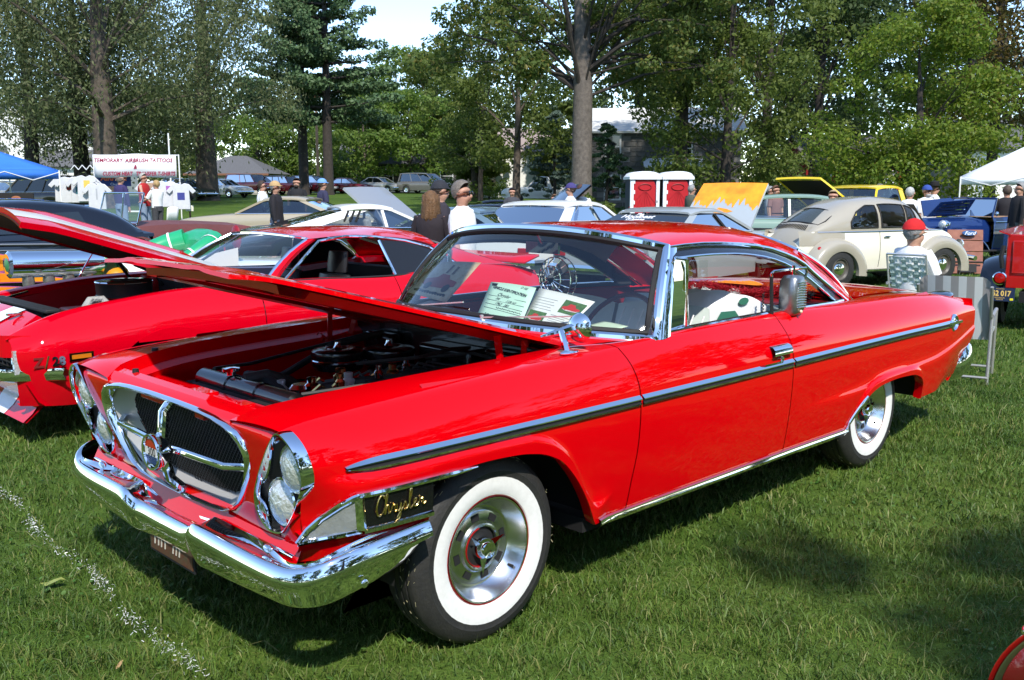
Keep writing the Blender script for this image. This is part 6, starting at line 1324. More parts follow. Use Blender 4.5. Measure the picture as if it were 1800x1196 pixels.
# ---- blue vintage convertible
def blue_convertible():
    NB = pm('royal blue paint', (.008, .025, .11), .12, 0, 1.)
    t = thing('blue_convertible', 'dark blue vintage convertible with its side hood panel folded up', 'car', (0, 0, 0))
    P = []
    for x in np.linspace(-1.9, .55, 18):
        z = itp([(-1.9, .72), (-1.5, .95), (-.9, 1.05), (.55, 1.02)], x); w_ = .74*sm(-2.4, -1.2, x)
        P.append([(x, s*a*w_, b) for s, a, b in ((-1, .98, .34), (-1, 1.02, .6), (-1, 1, z-.10), (-1, .94, z), (-1, .84, z), (1, .84, z), (1, .94, z), (1, 1, z-.10), (1, 1.02, .6), (1, .98, .34))])
    MB().grid(P).build('body', NB, t, ang=50)
    P = []
    for x in np.linspace(.5, 2.05, 14):
        k = (x-.5)/1.55; w_ = .62-.34*k; z = 1.02-.02*k; P.append([(x, -w_, .50), (x, -w_, .80), (x, -w_*.8, z-.06), (x, 0, z+.02), (x, w_*.8, z-.06), (x, w_, .80), (x, w_, .50)])
    MB().grid(P).add(P[-1], [tuple(reversed(range(7)))]).build('hood_body', NB, t, ang=50)
    MB().grid([[(2.06+.10*math.cos(a)*1.0, .26*math.sin(a)*k, .45+.55*v) for k, v in ((.6, 0), (.95, .3), (1, .7), (.7, 1))] for a in np.linspace(-math.pi/2, math.pi/2, 9)]).build('grille', CHROME, t)
    for s in (-1, 1):
        for x0, nm, ext in ((1.45, 'front_fender', 1.25), (-1.30, 'rear_fender', 1.15)):
            rows = []
            for a in np.linspace(-.05, math.pi*.98, 20):
                row = []
                for b in np.linspace(0, 1, 7): rr = .50-.05*b*b; row.append((x0+rr*math.cos(a)*ext-(.18*sm(2.0, 3.1, a)), s*(.56+.26*math.sin(b*math.pi/2)), .27+rr*max(0, math.sin(a))*1.08-.06*b*b))
                rows.append(row)
            MB().grid(rows, flip=s > 0).build(nm, NB, t, solid=.012, ang=60)
            disc_wheel(t, (x0, s*.70, .34), s, .34, .15, NB, white=False)
        MB().box((.08, s*.74, .32), (1.9, .24, .04)).build('running_board', MATBLK, t, bevel=.01)
        MB().lathe([(0, .10), (.07, .085), (.10, .04), (.105, .0), (.08, -.10), (.02, -.16)], 18, (1.72, s*.52, .88), 'x').build('headlight', CHROME, t)
        MB().lathe([(0, .101), (.07, .092), (.095, .05)], 18, (1.722, s*.52, .88), 'x').build('headlight_glass', LAMP, t)
        MB().tube([(x, s*(.745*sm(-2.4, -1.2, x)), .93) for x in np.linspace(-1.5, .5, 9)], .010, 6).build('belt_molding', CHROME, t)
    # folded hood side panel
    for s, k in ((1, 0), (-1, .0)):
        h = MB().add([(.66, s*.06, 1.08), (1.75, s*.04, 1.04), (1.62, s*.28, 1.36), (.70, s*.34, 1.42)], [(0, 1, 2, 3)]).build('hood_panel', NB, t, smooth=False, solid=.02)
        for j in range(4): MB().bar((.80, s*(.12+.055*j), 1.12+.07*j), (1.62-.03*j, s*(.10+.05*j), 1.09+.067*j), .012, .02).build('hood_louver', CHROME if j else NB, h)
    wf = MB().tube([(.50, -.64, 1.02), (.34, -.58, 1.42), (.34, .58, 1.42), (.50, .64, 1.02)], .022, 8).build('windshield_frame', NB, t); MB().add([(.50, -.62, 1.04), (.34, -.57, 1.41), (.34, .57, 1.41), (.50, .62, 1.04)], [(0, 1, 2, 3)]).build('windshield_pane', GLASS, wf, smooth=False)
    MB().box((-.35, 0, .98), (1.2, 1.16, .12)).build('seat', pm('tan leather', (.30, .18, .10), .5), t, bevel=.05)
    MB().tube([(-1.25, -.62, 1.08), (-1.35, 0, 1.12), (-1.25, .62, 1.08)], .13, 10).build('folded_top', pm('brown canvas', (.14, .08, .06), .8), t)
    MB().tube([(2.15, -.75, .46), (2.24, -.3, .48), (2.24, .3, .48), (2.15, .75, .46)], .035, 8).build('bumper', CHROME, t)
    MB().ell((.46, -.72, 1.10), (.03, .05, .05)).ell((.46, .72, 1.10), (.03, .05, .05)).build('side_mirror', CHROME, t)
    t.location = at(1735, 21.5); t.rotation_euler = (0, 0, head(-112)); return t
blue_convertible()
# ---- red truck tail at the right edge
def red_truck():
    t = thing('red_pickup', 'red vintage pickup box with black fender and yellow-on-blue plate at the right edge', 'truck', (0, 0, 0))
    TR = pm('truck red paint', (.42, .008, .006), .3, 0, .8)
    MB().box((.95, 0, .86), (1.9, 1.15, .50)).build('cargo_box', TR, t, bevel=.012)
    MB().box((-.012, 0, .85), (.02, 1.02, .38)).build('tailgate', TR, t, bevel=.015)
    MB().add([(-.02, -.66, 1.15), (1.95, -.66, 1.15), (1.95, -.54, 1.11), (-.02, -.54, 1.11), (-.02, -.66, 1.13), (1.95, -.66, 1.13)], [(0, 1, 2, 3), (0, 4, 5, 1)]).add([(-.02, .66, 1.15), (1.95, .66, 1.15), (1.95, .54, 1.11), (-.02, .54, 1.11)], [(3, 2, 1, 0)]).build('box_flare', TR, t, smooth=False, solid=.015)
    MB().box((.06, 0, .56), (.20, 1.1, .12)).build('rear_sill', TR, t)
    for s in (-1, 1):
        rows = []
        for a in np.linspace(.02, math.pi-.02, 18):
            rows.append([(.62+.60*math.cos(a), s*(.58+.27*b), .34+.52*math.sin(a)**.85-.06*b*b) for b in (0, .35, .7, .92, 1)]+[(.62+.54*math.cos(a), s*.83, .30+.44*math.sin(a)**.85)])
        MB().grid(rows, flip=s > 0).build('rear_fender', pm('gloss black paint'), t, ang=60)
        disc_wheel(t, (.62, s*.70, .36), s, .36, .19, TR)
        MB().lathe([(0, -.03), (.05, -.028), (.065, -.01), (.07, .02)], 18, (-.02, s*.62, .60), 'x').build('tail_lamp', REDLENS, t); MB().lathe([(.066, -.02), (.078, -.01), (.076, .03), (.03, .08)], 18, (-.02, s*.62, .60), 'x').build('lamp_rim', CHROME, t)
        MB().tube([(-.03, s*.60, .72), (-.05, s*.62, .85), (-.03, s*.60, .98)], .025, 8).build('tailgate_chain', MATBLK, t)
    pl = MB().box((-.075, .60, .42), (.01, .31, .155)).build('license_plate', pm('plate dark blue', (.012, .025, .07), .5), t)
    py = pm('plate yellow', (.75, .50, .14), .5)
    text('plate_number', '062 017', py, frame((-.082, .60, .43), (0, -1, 0), (0, 0, 1)), .085, pl, bold=.003, sx=.82)
    text('plate_caption', 'HISTORICAL\nVEHICLE', py, frame((-.082, .60, .372), (0, -1, 0), (0, 0, 1)), .02, pl); text('plate_state', 'WISCONSIN', py, frame((-.082, .60, .484), (0, -1, 0), (0, 0, 1)), .016, pl)
    MB().box((-.082, .475, .368), (.002, .035, .025)).build('plate_sticker', pm('sticker yellow', (.85, .75, .03), .5), pl)
    MB().box((2.6, 0, .95), (1.2, 1.3, .7)).build('cab', TR, t, bevel=.08)
    MB().box((1.6, 0, .40), (3.4, .8, .12)).build('chassis', DARK, t)
    p = at(1772, 11.0); a = head(34); t.rotation_euler = (0, 0, a); d = Vector((math.cos(a), math.sin(a), 0)); l = Vector((-math.sin(a), math.cos(a), 0))
    t.location = p+d*.08-l*.60; t.location.z = 0
    return t
red_truck()
def corner_fender():
    t = thing('red_fender_tip', 'tip of a red car fender with chrome bead in the bottom right corner', 'car', (2.0, -2.6, 0))
    TR = pm('truck red paint'); OL = pm('olive vinyl', (.10, .10, .03), .6)
    o = Vector((1.567+.105, -2.45-.103, -.055)); ex = Vector((cR[0], cR[1], 0)); ey = Vector((math.sin(YAW), math.cos(YAW), 0))
    def sk(a, b, k):   # a round, drawn-out fender shell; a runs over its rim, b back along it
        return o+ex*(-.22*k*math.cos(a)+b)+ey*(b*.5-.04*(1-k))+Vector((0, 0, .22+.23*k*math.sin(a)))
    A_ = np.linspace(-1.2, math.pi*.62, 22)
    for nm, k0, k1, mt in (('fender_edge', 1.0, .93, TR), ('trim_band', .93, .86, OL), ('fender_panel', .86, .2, TR)):
        MB().grid([[sk(a, -.02*math.sin(3*q), k0+(k1-k0)*q) for q in np.linspace(0, 1, 6)] for a in A_]).build(nm, mt, t, ang=60)
    MB().grid([[sk(a, b, 1.0-.02*b) for b in (0, .03, .08, .14)] for a in A_], flip=True).build('fender_top', TR, t, ang=60)
    MB().ell(sk(1.02, -.005, .985), (.020, .020, .020)).build('chrome_bead', CHROME, t)
corner_fender()
# ------------------------------------------------------------------ people
def skinned(name, V, E_, rad, mat, parent, root=0):
    me = bpy.data.meshes.new(name); me.from_pydata(V, E_, []); me.update(); me.materials.append(mat)
    o = bpy.data.objects.new(name, me); COL.objects.link(o)
    sk = o.modifiers.new('skin', 'SKIN'); sk.use_smooth_shade = True
    if not me.skin_vertices: me.attributes
    lay = me.skin_vertices[0].data
    for i, r in enumerate(rad): lay[i].radius = (r, r)
    lay[root].use_root = True
    sb = o.modifiers.new('sub', 'SUBSURF'); sb.levels = 1; sb.render_levels = 1
    attach(o, parent); return o
def cloth(col, **k): return pm('cloth '+'%.3f %.3f %.3f' % tuple(col), col, .85, bump=.25, bscale=22, var=.12, vscale=7, **k)
def person(label, loc, face, h=1.76, shirt=(.7, .7, .7), pants=(.05, .06, .10), hair=(.06, .035, .02), cap=None, sleeve=.5, shorts=False, arms=((.10, .0), (.10, .0)), longhair=False, glasses=False, sit=False, beard=False, hat=None, vest=False, bald=False, group=None, skin=SKIN, turn=0., brimback=False, coat=False):
    """arms: for left and right (bend forward, spread); body stands facing +x"""
    t = thing('person', label, 'person', (0, 0, 0), 0, group); k = h/1.76
    z0 = -.50 if sit else 0.
    V = [(0, 0, .95), (0, 0, 1.10), (0, 0, 1.30), (-.01, 0, 1.46), (0, 0, 1.51), (.02, 0, 1.58), (.008, 0, 1.645), (-.012, 0, 1.68)]
    rad = [.115, .11, .125, .07, .056, .080, .102, .096]; E_ = [(0, 1), (1, 2), (2, 3), (3, 4), (4, 5), (5, 6), (6, 7)]
    V = [(x, y, z+z0) for x, y, z in V]
    ct, st = math.cos(turn), math.sin(turn)
    def tw(p): return (p[0]*ct-p[1]*st, p[0]*st+p[1]*ct, p[2])
    def ad(p, r, par): V.append(p); rad.append(r); E_.append((par, len(V)-1)); return len(V)-1
    nz = ad(tw((.122, 0, 1.597+z0)), .015, 5)
    for s in (-1, 1): ad(tw((.0, s*.098, 1.605+z0)), .015, 6)
    sk = {}
    for i, s in enumerate((1, -1)):
        fwd, spr = arms[i]
        sh = Vector((0, s*.185, 1.42+z0)); a = fwd
        el = sh+Vector((math.sin(a*.6)*.28, s*(.05+spr*.2), -math.cos(a*.6)*.28)); wr = el+Vector((math.sin(a*1.5)*.25, -s*spr*.10, -math.cos(a*1.5)*.25))
        d = (wr-el).normalized(); hd_ = wr+d*.08
        s0 = ad(tuple(sh), .052, 2); e0 = ad(tuple(el), .041, s0); w0 = ad(tuple(wr), .028, e0); h0 = ad(tuple(hd_), .032, w0)
        sd_ = Vector((0, 0, 1)).cross(d); sd_ = sd_.normalized() if sd_.length > .1 else Vector((1, 0, 0))
        for q, ln in ((-.026, .075), (-.009, .085), (.009, .082), (.026, .065)):
            f1 = hd_+d*.045+sd_*q; ad(tuple(f1+d*ln*.5), .0085, h0)
        ad(tuple(wr+d*.05+sd_*.05+Vector((.01, 0, 0))), .0095, h0)
        sk[s] = (sh, el, wr)
    for s in (-1, 1):
        if sit: pts = [((.02, s*.09, .47), .085), ((.44, s*.13, .50), .062), ((.46, s*.13, .10), .04), ((.60, s*.14, .045), .035)]
        else: pts = [((0, s*.09, .88), .085), ((.02, s*.10, .50), .058), ((-.02, s*.10, .09), .04), ((.13, s*.11, .04), .035)]
        p = 0
        for q, r in pts: p = ad(q, r, p)
    skinned('body', V, E_, rad, skin, t)
    # shirt
    C_ = cloth(shirt)
    rings = [(.86 if not coat else .80, .135, .180), (1.0, .135, .178), (1.15, .140, .180), (1.30, .148, .200), (1.40, .125, .215), (1.455, .085, .165), (1.49, .062, .075)]
    if sit: rings = rings[1:]
    P = [[(rx*math.cos(a)+(.01 if i < 3 else 0), ry*math.sin(a), z+z0+.004*math.sin(5*a+i)) for a in np.linspace(0, 2*math.pi, 20, endpoint=False)] for i, (z, rx, ry) in enumerate(rings)]
    sh_ = MB().grid(P, cv=True)
    for s in (1, -1):
        if vest: break
        a, b, c = sk[s]; a2 = a+Vector((0, -s*.03, .005))
        if sleeve <= .6: sh_.tube([a2, a.lerp(b, .3), a.lerp(b, .85)], [.072, .070, .064], 10)
        else: sh_.tube([a2, a.lerp(b, .4), b, b.lerp(c, .5), b.lerp(c, .95)], [.074, .066, .056, .048, .042], 10)
    sh_.build('shirt', C_, t)
    # trousers
    T_ = cloth(pants); tr = MB()
    for s in (-1, 1):
        if sit: pts = [(.0, s*.09, .47), (.25, s*.11, .49), (.40 if shorts else .46, s*.13, .495)]; rr = [.125, .11, .09]
        else: pts = [(0, s*.085, .93), (.005, s*.09, .75), (.02, s*.10, .50)]; rr = [.12, .10, .085]
        if not shorts: pts += [(.0 if not sit else .47, s*.10, .28), (-.02 if not sit else .46, s*.10, .07)]; rr += [.075, .068]
        tr.tube(pts, rr, 12)
    if not sit: tr.grid([[(.13*math.cos(a), .175*math.sin(a), z) for a in np.linspace(0, 2*math.pi, 16, endpoint=False)] for z in (.84, .98)], cv=True)
    tr.build('trousers', T_, t)
    so_ = MB()
    for s in (-1, 1):
        c = (.52 if sit else .05, s*.12, .045); so_.ell(c, (.14, .05, .05), 12, 6)
    so_.build('shoe', cloth((.03, .028, .026)), t)
    # hair, cap
    hc = Vector((-.008, 0, 1.655+z0)); HM = pm('hair %.2f %.2f %.2f' % tuple(hair), hair, .6, bump=.6, bscale=60, var=.5, vscale=25)
    def hs(a, v, g=1.): return (math.cos(a)*math.cos(v)*.117*g, math.sin(a)*math.cos(v)*.103*g, math.sin(v)*.118*g)
    P = []
    for a in np.linspace(0, 2*math.pi, 24, endpoint=False):
        front = max(0, math.cos(a)); low = float(np.interp(math.cos(a), (-1, -.4, 0, .25, .6, 1), (-.95, -.75, -.30, .30, .70, .78))); P.append([Vector(tw(hs(a, low+(math.pi/2-low)*q)))+hc for q in np.linspace(0, 1, 7)])
    if not bald: MB().grid(P, cu=True).build('hair', HM, t)
    else:
        P = [[Vector(tw(hs(a, -.9+q*1.0)))+hc for q in (0, .5, 1)] for a in np.linspace(.9, 2*math.pi-.9, 16)]; MB().grid(P).build('hair', HM, t)
    if longhair:
        P = []
        for a in np.linspace(.9, 2*math.pi-.9, 26):
            P.append([Vector(tw((math.cos(a)*.118*g-dx, math.sin(a)*.110*g, 0)))+Vector((0, 0, 1.665+z0-dz+.008*math.sin(a*9+dz*20))) for dz, g, dx in ((-.05, 1+.03*math.sin(a*13), 0), (.05, 1.04+.05*math.sin(a*13), .0), (.15, 1.10+.06*math.sin(a*11+1), .0), (.24, 1.08+.09*math.sin(a*11+1), .01), (.31, .86+.10*math.sin(a*9), .012))])
        MB().grid(P).build('long_hair', HM, t, solid=.012)
    if beard: MB().ell(Vector(tw((.058, 0, 1.540+z0))), (.058, .066, .055), 12, 8).build('beard', HM, t)
    if cap is not None:
        CM = cloth(cap); P = [[Vector(tw(hs(a, .10+(math.pi/2-.10)*q, 1.10)))+hc for q in np.linspace(0, 1, 6)] for a in np.linspace(0, 2*math.pi, 22, endpoint=False)]
        c_ = MB().grid(P, cu=True).build('cap', CM, t)
        sg = -1 if brimback else 1
        P = [[Vector(tw((sg*(.085+.095*q*math.cos(a)), .082*math.sin(a), .018-.015*q+.012*math.cos(a))))+hc for q in (0, .5, 1)] for a in np.linspace(-1.35, 1.35, 9)]; MB().grid(P).build('brim', CM, c_, solid=.004)
    if hat is not None:
        HT = cloth(hat); MB().lathe([(.19, .03), (.17, .015), (.11, .02), (.112, .06), (.10, .13), (.06, .145), (0, .135)], 24, tuple(hc+Vector((0, 0, .02)))).build('hat', HT, t)
    if glasses:
        g_ = MB()
        for s in (-1, 1): g_.ell(Vector(tw((.103, s*.038, 1.633+z0))), (.011, .030, .021), 10, 6); g_.tube([Vector(tw((.10, s*.06, 1.640+z0))), Vector(tw((.0, s*.104, 1.637+z0)))], .004, 5)
        g_.build('sunglasses', DGLASS, t)
    else:
        for s in (-1, 1): MB().ell(Vector(tw((.100, s*.036, 1.633+z0))), (.006, .013, .006), 8, 5).build('eye', INK, t)
    MB().ell(Vector(tw((.097, 0, 1.553+z0))), (.006, .024, .006), 8, 5).build('mouth', pm('lips', (.30, .10, .08), .5), t)
    t.scale = (k,)*3; t.location = loc; t.rotation_euler = (0, 0, face); return t
def P_(px, d): return at(px, d)
R90, L90 = 90, -90
person('grey-haired man in sunglasses and plain white T-shirt behind the red car', P_(812, 10.1), head(108), 1.71, (.80, .80, .80), (.06, .09, .16), (.19, .165, .14), glasses=True)
person('woman with long brown hair and dark sweater seen from behind', P_(757, 11.2), head(15), 1.60, (.018, .012, .016), (.03, .03, .04), (.16, .08, .03), sleeve=1, longhair=True)
person('man in navy cap behind the long-haired woman', P_(774, 12.6), head(75), 1.72, (.03, .025, .035), (.03, .03, .05), (.05, .03, .02), cap=(.02, .022, .03), sleeve=1)
person('older man in tan cap and dark jacket by the olive coupe', P_(484, 20), head(95), 1.66, (.014, .012, .016), (.06, .08, .13), (.3, .3, .3), cap=(.45, .30, .14), sleeve=1)
person('young man in white T-shirt beside the tan-capped man', P_(461, 23), head(80), 1.66, (.78, .78, .78), (.04, .05, .08), (.05, .03, .02), glasses=True)
person('bearded man in black shirt behind the gold coupe', P_(522, 25.5), head(180), 1.72, (.012, .012, .014), (.04, .05, .08), (.03, .02, .015), beard=True)
person('man in light blue cap and navy T-shirt by the olive coupe', P_(567, 23.5), head(60), 1.72, (.03, .03, .07), (.05, .06, .09), (.08, .05, .03), cap=(.15, .32, .62))
person('man in navy jacket and blue shorts at the T-shirt stall', P_(212, 27), head(30), 1.80, (.035, .025, .10), (.20, .27, .38), (.25, .22, .2), sleeve=1, shorts=True, bald=True)
person('man in red sleeveless shirt at the T-shirt stall', P_(253, 28), head(100), 1.84, (.38, .01, .012), (.22, .29, .40), (.45, .42, .38), vest=True, arms=((.4, .1), (.6, .1)))
person('blond woman in white top at the T-shirt stall', P_(275, 27.5), head(-60), 1.64, (.78, .78, .76), (.05, .05, .055), (.50, .33, .14), arms=((.9, .1), (.9, .1)))
person('man in red and blue cap and white shirt past the white sedan', P_(1003, 21), head(-75), 1.74, (.76, .76, .80), (.05, .06, .1), (.05, .03, .02), cap=(.05, .04, .16))
person('brown-haired man in white shirt beside the big trunk', P_(1021, 22), head(20), 1.72, (.76, .76, .76), (.05, .06, .1), (.10, .04, .02))
person('boy in blue shirt under the raised black hood', P_(975, 23), head(185), 1.50, (.15, .25, .5), (.05, .06, .1), (.20, .11, .05))
person('dark-haired man behind the low black coupe', P_(900, 28), head(170), 1.66, (.05, .05, .06), (.05, .06, .1), (.03, .02, .02))
person('man in camouflage jacket beside the toilets', P_(1216, 27), head(60), 1.74, (.09, .095, .07), (.06, .07, .05), (.30, .30, .30), sleeve=1)
person('grey-haired man behind the sage green sedan', P_(1354, 27), head(120), 1.70, (.3, .3, .32), (.05, .06, .1), (.30, .30, .30))
person('brown-haired person behind the sage green sedan', P_(1364, 26), head(150), 1.72, (.25, .12, .1), (.05, .06, .1), (.16, .08, .04))
person('woman with curly blond hair in front of the yellow pickup', P_(1465, 18.9), head(200), 1.60, (.3, .2, .2), (.05, .06, .1), (.50, .36, .20))
person('grey-haired man in white shirt behind the taupe car roof', P_(1547, 22.5), head(70), 1.74, (.75, .75, .78), (.05, .06, .1), (.16, .16, .15))
person('white-haired man in white T-shirt left of the blue convertible', P_(1600, 21), head(40), 1.66, (.78, .78, .78), (.05, .06, .1), (.55, .55, .53))
person('bearded man in blue cap and white shirt by the blue convertible', P_(1630, 22), head(170), 1.70, (.78, .78, .78), (.05, .06, .1), (.45, .44, .42), cap=(.03, .07, .30), beard=True)
person('man in black cowboy hat and white shirt by the blue convertible', P_(1643, 24), head(100), 1.76, (.72, .72, .72), (.05, .06, .1), (.05, .05, .05), hat=(.01, .01, .01))
person('man in black jacket and grey trousers by the blue convertible', P_(1771, 21.5), head(20), 1.70, (.015, .013, .016), (.13, .16, .13), (.10, .07, .05), sleeve=1)
person('grey-haired man in black jacket at the far right edge', P_(1793, 20.2), head(-90), 1.76, (.015, .014, .016), (.12, .13, .12), (.30, .30, .30), sleeve=1)
def seated():
    p = at(1612, 10.4); a = head(64)
    s_ = person('man in red cap and white T-shirt sitting in a woven lawn chair', p, a, 1.80, (.80, .80, .80), (.01, .36, .34), (.3, .3, .3), cap=(.55, .012, .015), shorts=True, sit=True, arms=((.55, .1), (.55, .1)))
    t = thing('lawn_chair', 'folding aluminium lawn chair woven with pale green webbing under the red-capped man', 'chair', (0, 0, 0))
    TB = SATIN; fr = MB()
    for s in (-1, 1):
        fr.tube([(-.20, s*.27, .36), (-.30, s*.27, .62), (-.40, s*.27, .98)], .013, 8).tube([(-.20, s*.27, .40), (.28, s*.27, .42)], .013, 8).tube([(.30, s*.27, .62), (-.34, s*.28, 0.0)], .013, 8).tube([(-.30, s*.27, .62), (.34, s*.28, 0.0)], .013, 8).tube([(-.33, s*.28, .64), (.24, s*.28, .64)], .018, 8)
    fr.tube([(-.40, -.27, .98), (-.40, .27, .98)], .013, 8).tube([(.28, -.27, .42), (.28, .27, .42)], .013, 8).tube([(-.20, -.27, .38), (-.20, .27, .38)], .013, 8).build('frame', TB, t)
    g1, g2 = pm('webbing green', (.46, .57, .52), .6), pm('webbing pale', (.78, .83, .81), .6)
    def bk(u, v, o=0): return Vector((-.21-.19*v-o, -.25+.50*u, .40+.56*v))
    for k in range(6):
        u = (k+.5)/6; MB().grid([[bk(u-.058, v, .006*(-1)**(k+j)), bk(u+.058, v, .006*(-1)**(k+j))] for j, v in enumerate(np.linspace(.02, .99, 15))]).build('vertical_strap', g1 if k % 2 else g2, t, smooth=False, solid=.002)
    for k in range(7):
        v = (k+.5)/7; MB().grid([[bk(u, v-.05, -.006*(-1)**(k+j)), bk(u, v+.05, -.006*(-1)**(k+j))] for j, u in enumerate(np.linspace(0, 1, 13))]).build('cross_strap', g2 if k % 3 == 0 else g1, t, smooth=False, solid=.002)
    for k in range(6): MB().box((-.15+.08*k, 0, .415), (.06, .54, .003)).build('seat_strap', g1, t)
    a2 = head(48); d = Vector((math.cos(a2), math.sin(a2), 0)); t.location = p+d*.10+Vector((cR[0], cR[1], 0))*.05; t.rotation_euler = (0, 0, a2); t.scale = (.9, .80, .95)
seated()
def striped_chair():
    t = thing('lawn_chair', 'empty folding chair with grey and white striped back behind the red tail fin', 'chair', (0, 0, 0))
    A, B = pm('grey stripe cloth', (.46, .44, .45), .8), pm('white stripe cloth', (.86, .88, .90), .8)
    def bk(u, v):
        return Vector((-.22-.24*v+.03*(2*u-1)**2, -.27+.54*u, .36+.55*v-.045*max(0, (abs(2*u-1)-.75)/.25)**2*v**6))
    for k in range(9):
        MB().grid([[bk(k/9, v), bk((k+.5)/9, v), bk((k+1)/9, v)] for v in np.linspace(0, 1, 9)]).build('stripe', A if k % 2 == 0 else B, t, smooth=False)
    for k in range(9): MB().box((.03, -.27+.06*(k+.5), .41), (.46, .06, .012)).build('seat_stripe', A if k % 2 == 0 else B, t)
    fr = MB()
    for s in (-1, 1): fr.tube([(-.20, s*.28, .38), (-.43, s*.28, .83)], .014, 8).tube([(-.22, s*.28, .41), (.26, s*.28, .42)], .014, 8).tube([(-.31, s*.29, .58), (.22, s*.29, .58)], .016, 8).tube([(.22, s*.29, .58), (.24, s*.29, 0)], .014, 8).tube([(-.28, s*.29, .58), (-.36, s*.29, 0)], .014, 8)
    fr.tube([(-.36, -.29, .06), (-.36, .29, .06)], .012, 8).tube([(.24, -.29, .06), (.24, .29, .06)], .012, 8).build('frame', pm('grey chair tube', (.42, .42, .40), .4, .6), t)
    t.location = at(1699, 8.3); a = head(30); t.rotation_euler = (0, 0, a)
striped_chair()
# ------------------------------------------------------------------ stalls, signs, toilets
def canopy(name, label, px, d, size, mat, eave, apex, rz, legs=True):
    t = thing(name, label, 'canopy', at(px, d), rz); h = size/2
    def b(m, n, mt, par=None, **k): o = m.build(n, mt, None, **k); o.parent = par or t; return o
    cs = [(-h, -h), (h, -h), (h, h), (-h, h)]; P = []
    for i in range(4):
        a, c = Vector((*cs[i], eave)), Vector((*cs[(i+1) % 4], eave)); ap = Vector((0, 0, apex))
        P = [[a.lerp(c, u).lerp(ap, v)+Vector((0, 0, -.10*math.sin(math.pi*v)*math.sin(math.pi*u))) for v in np.linspace(0, 1, 7)] for u in np.linspace(0, 1, 9)]
        b(MB().grid(P), 'roof_panel', mat, solid=.006); b(MB().grid([[a.lerp(c, u), a.lerp(c, u)+Vector((0, 0, -.24))] for u in np.linspace(0, 1, 7)]), 'valance', mat, solid=.006)
    for x, y in cs: b(MB().tube([(x, y, 0), (x, y, eave)], .022, 8), 'leg', WHITE)
    for i in range(4):
        a, c = Vector((*cs[i], eave-.05)), Vector((*cs[(i+1) % 4], eave-.05)); m = MB()
        for k in range(4): m.bar(a.lerp(c, k/4)+Vector((0, 0, -.22*(k % 2))), a.lerp(c, (k+1)/4)+Vector((0, 0, -.22*((k+1) % 2))), .02)
        b(m, 'truss', WHITE)
    return t
BLU = pm('blue canopy cloth', (.035, .17, .62), .6, var=.1, vscale=3); WCL = pm('white canopy cloth', (.75, .77, .80), .6)
cb = canopy('blue_canopy', 'blue pop-up canopy at the left edge', -34, 27, 3.0, BLU, 1.92, 2.62, head(38))
canopy('white_canopy', 'white pop-up canopy at the right edge', 1812, 30, 3.4, WCL, 2.0, 3.05, head(36))
def tee(px, d, z, rot, prints=(), w_=.62, label='', col=(.60, .61, .63)):
    """a T-shirt on a hanger: cloth with sleeves, thick enough to have two sides"""
    o2 = [(-.10, .0), (-.22, -.03), (-.40, -.22), (-.31, -.30), (-.22, -.20), (-.235, -.72), (.235, -.72), (.22, -.20), (.31, -.30), (.40, -.22), (.22, -.03), (.10, .0), (0, -.05)]
    k = w_/.62; t = MB().prism([(x*k, y*k) for x, y in o2], 'y', -.03, .03); p = at(px, d)
    o = t.build('t_shirt', cloth(col), None, bevel=.012); o.location = (p.x, p.y, p.z+z); o.rotation_euler = (0, 0, rot)
    tag(o, label, 'shirt', 'T-shirts for sale at the airbrush stall')
    h_ = MB().tube([(-.16, 0, -.03), (0, 0, .05), (.16, 0, -.03)], .006, 5).tube([(0, 0, .05), (0, 0, .12)], .005, 5).build('hanger', MATBLK); h_.parent = o
    for i, (a, b, ww, hh, c) in enumerate(prints):
        q = MB().box((a*k, -.034, b*k), (ww*k, .004, hh*k)).box((a*k, -.036, b*k+.2*hh), (ww*k*.5, .004, hh*k*.3)).build('shirt_print', cloth(c)); q.parent = o
    return o
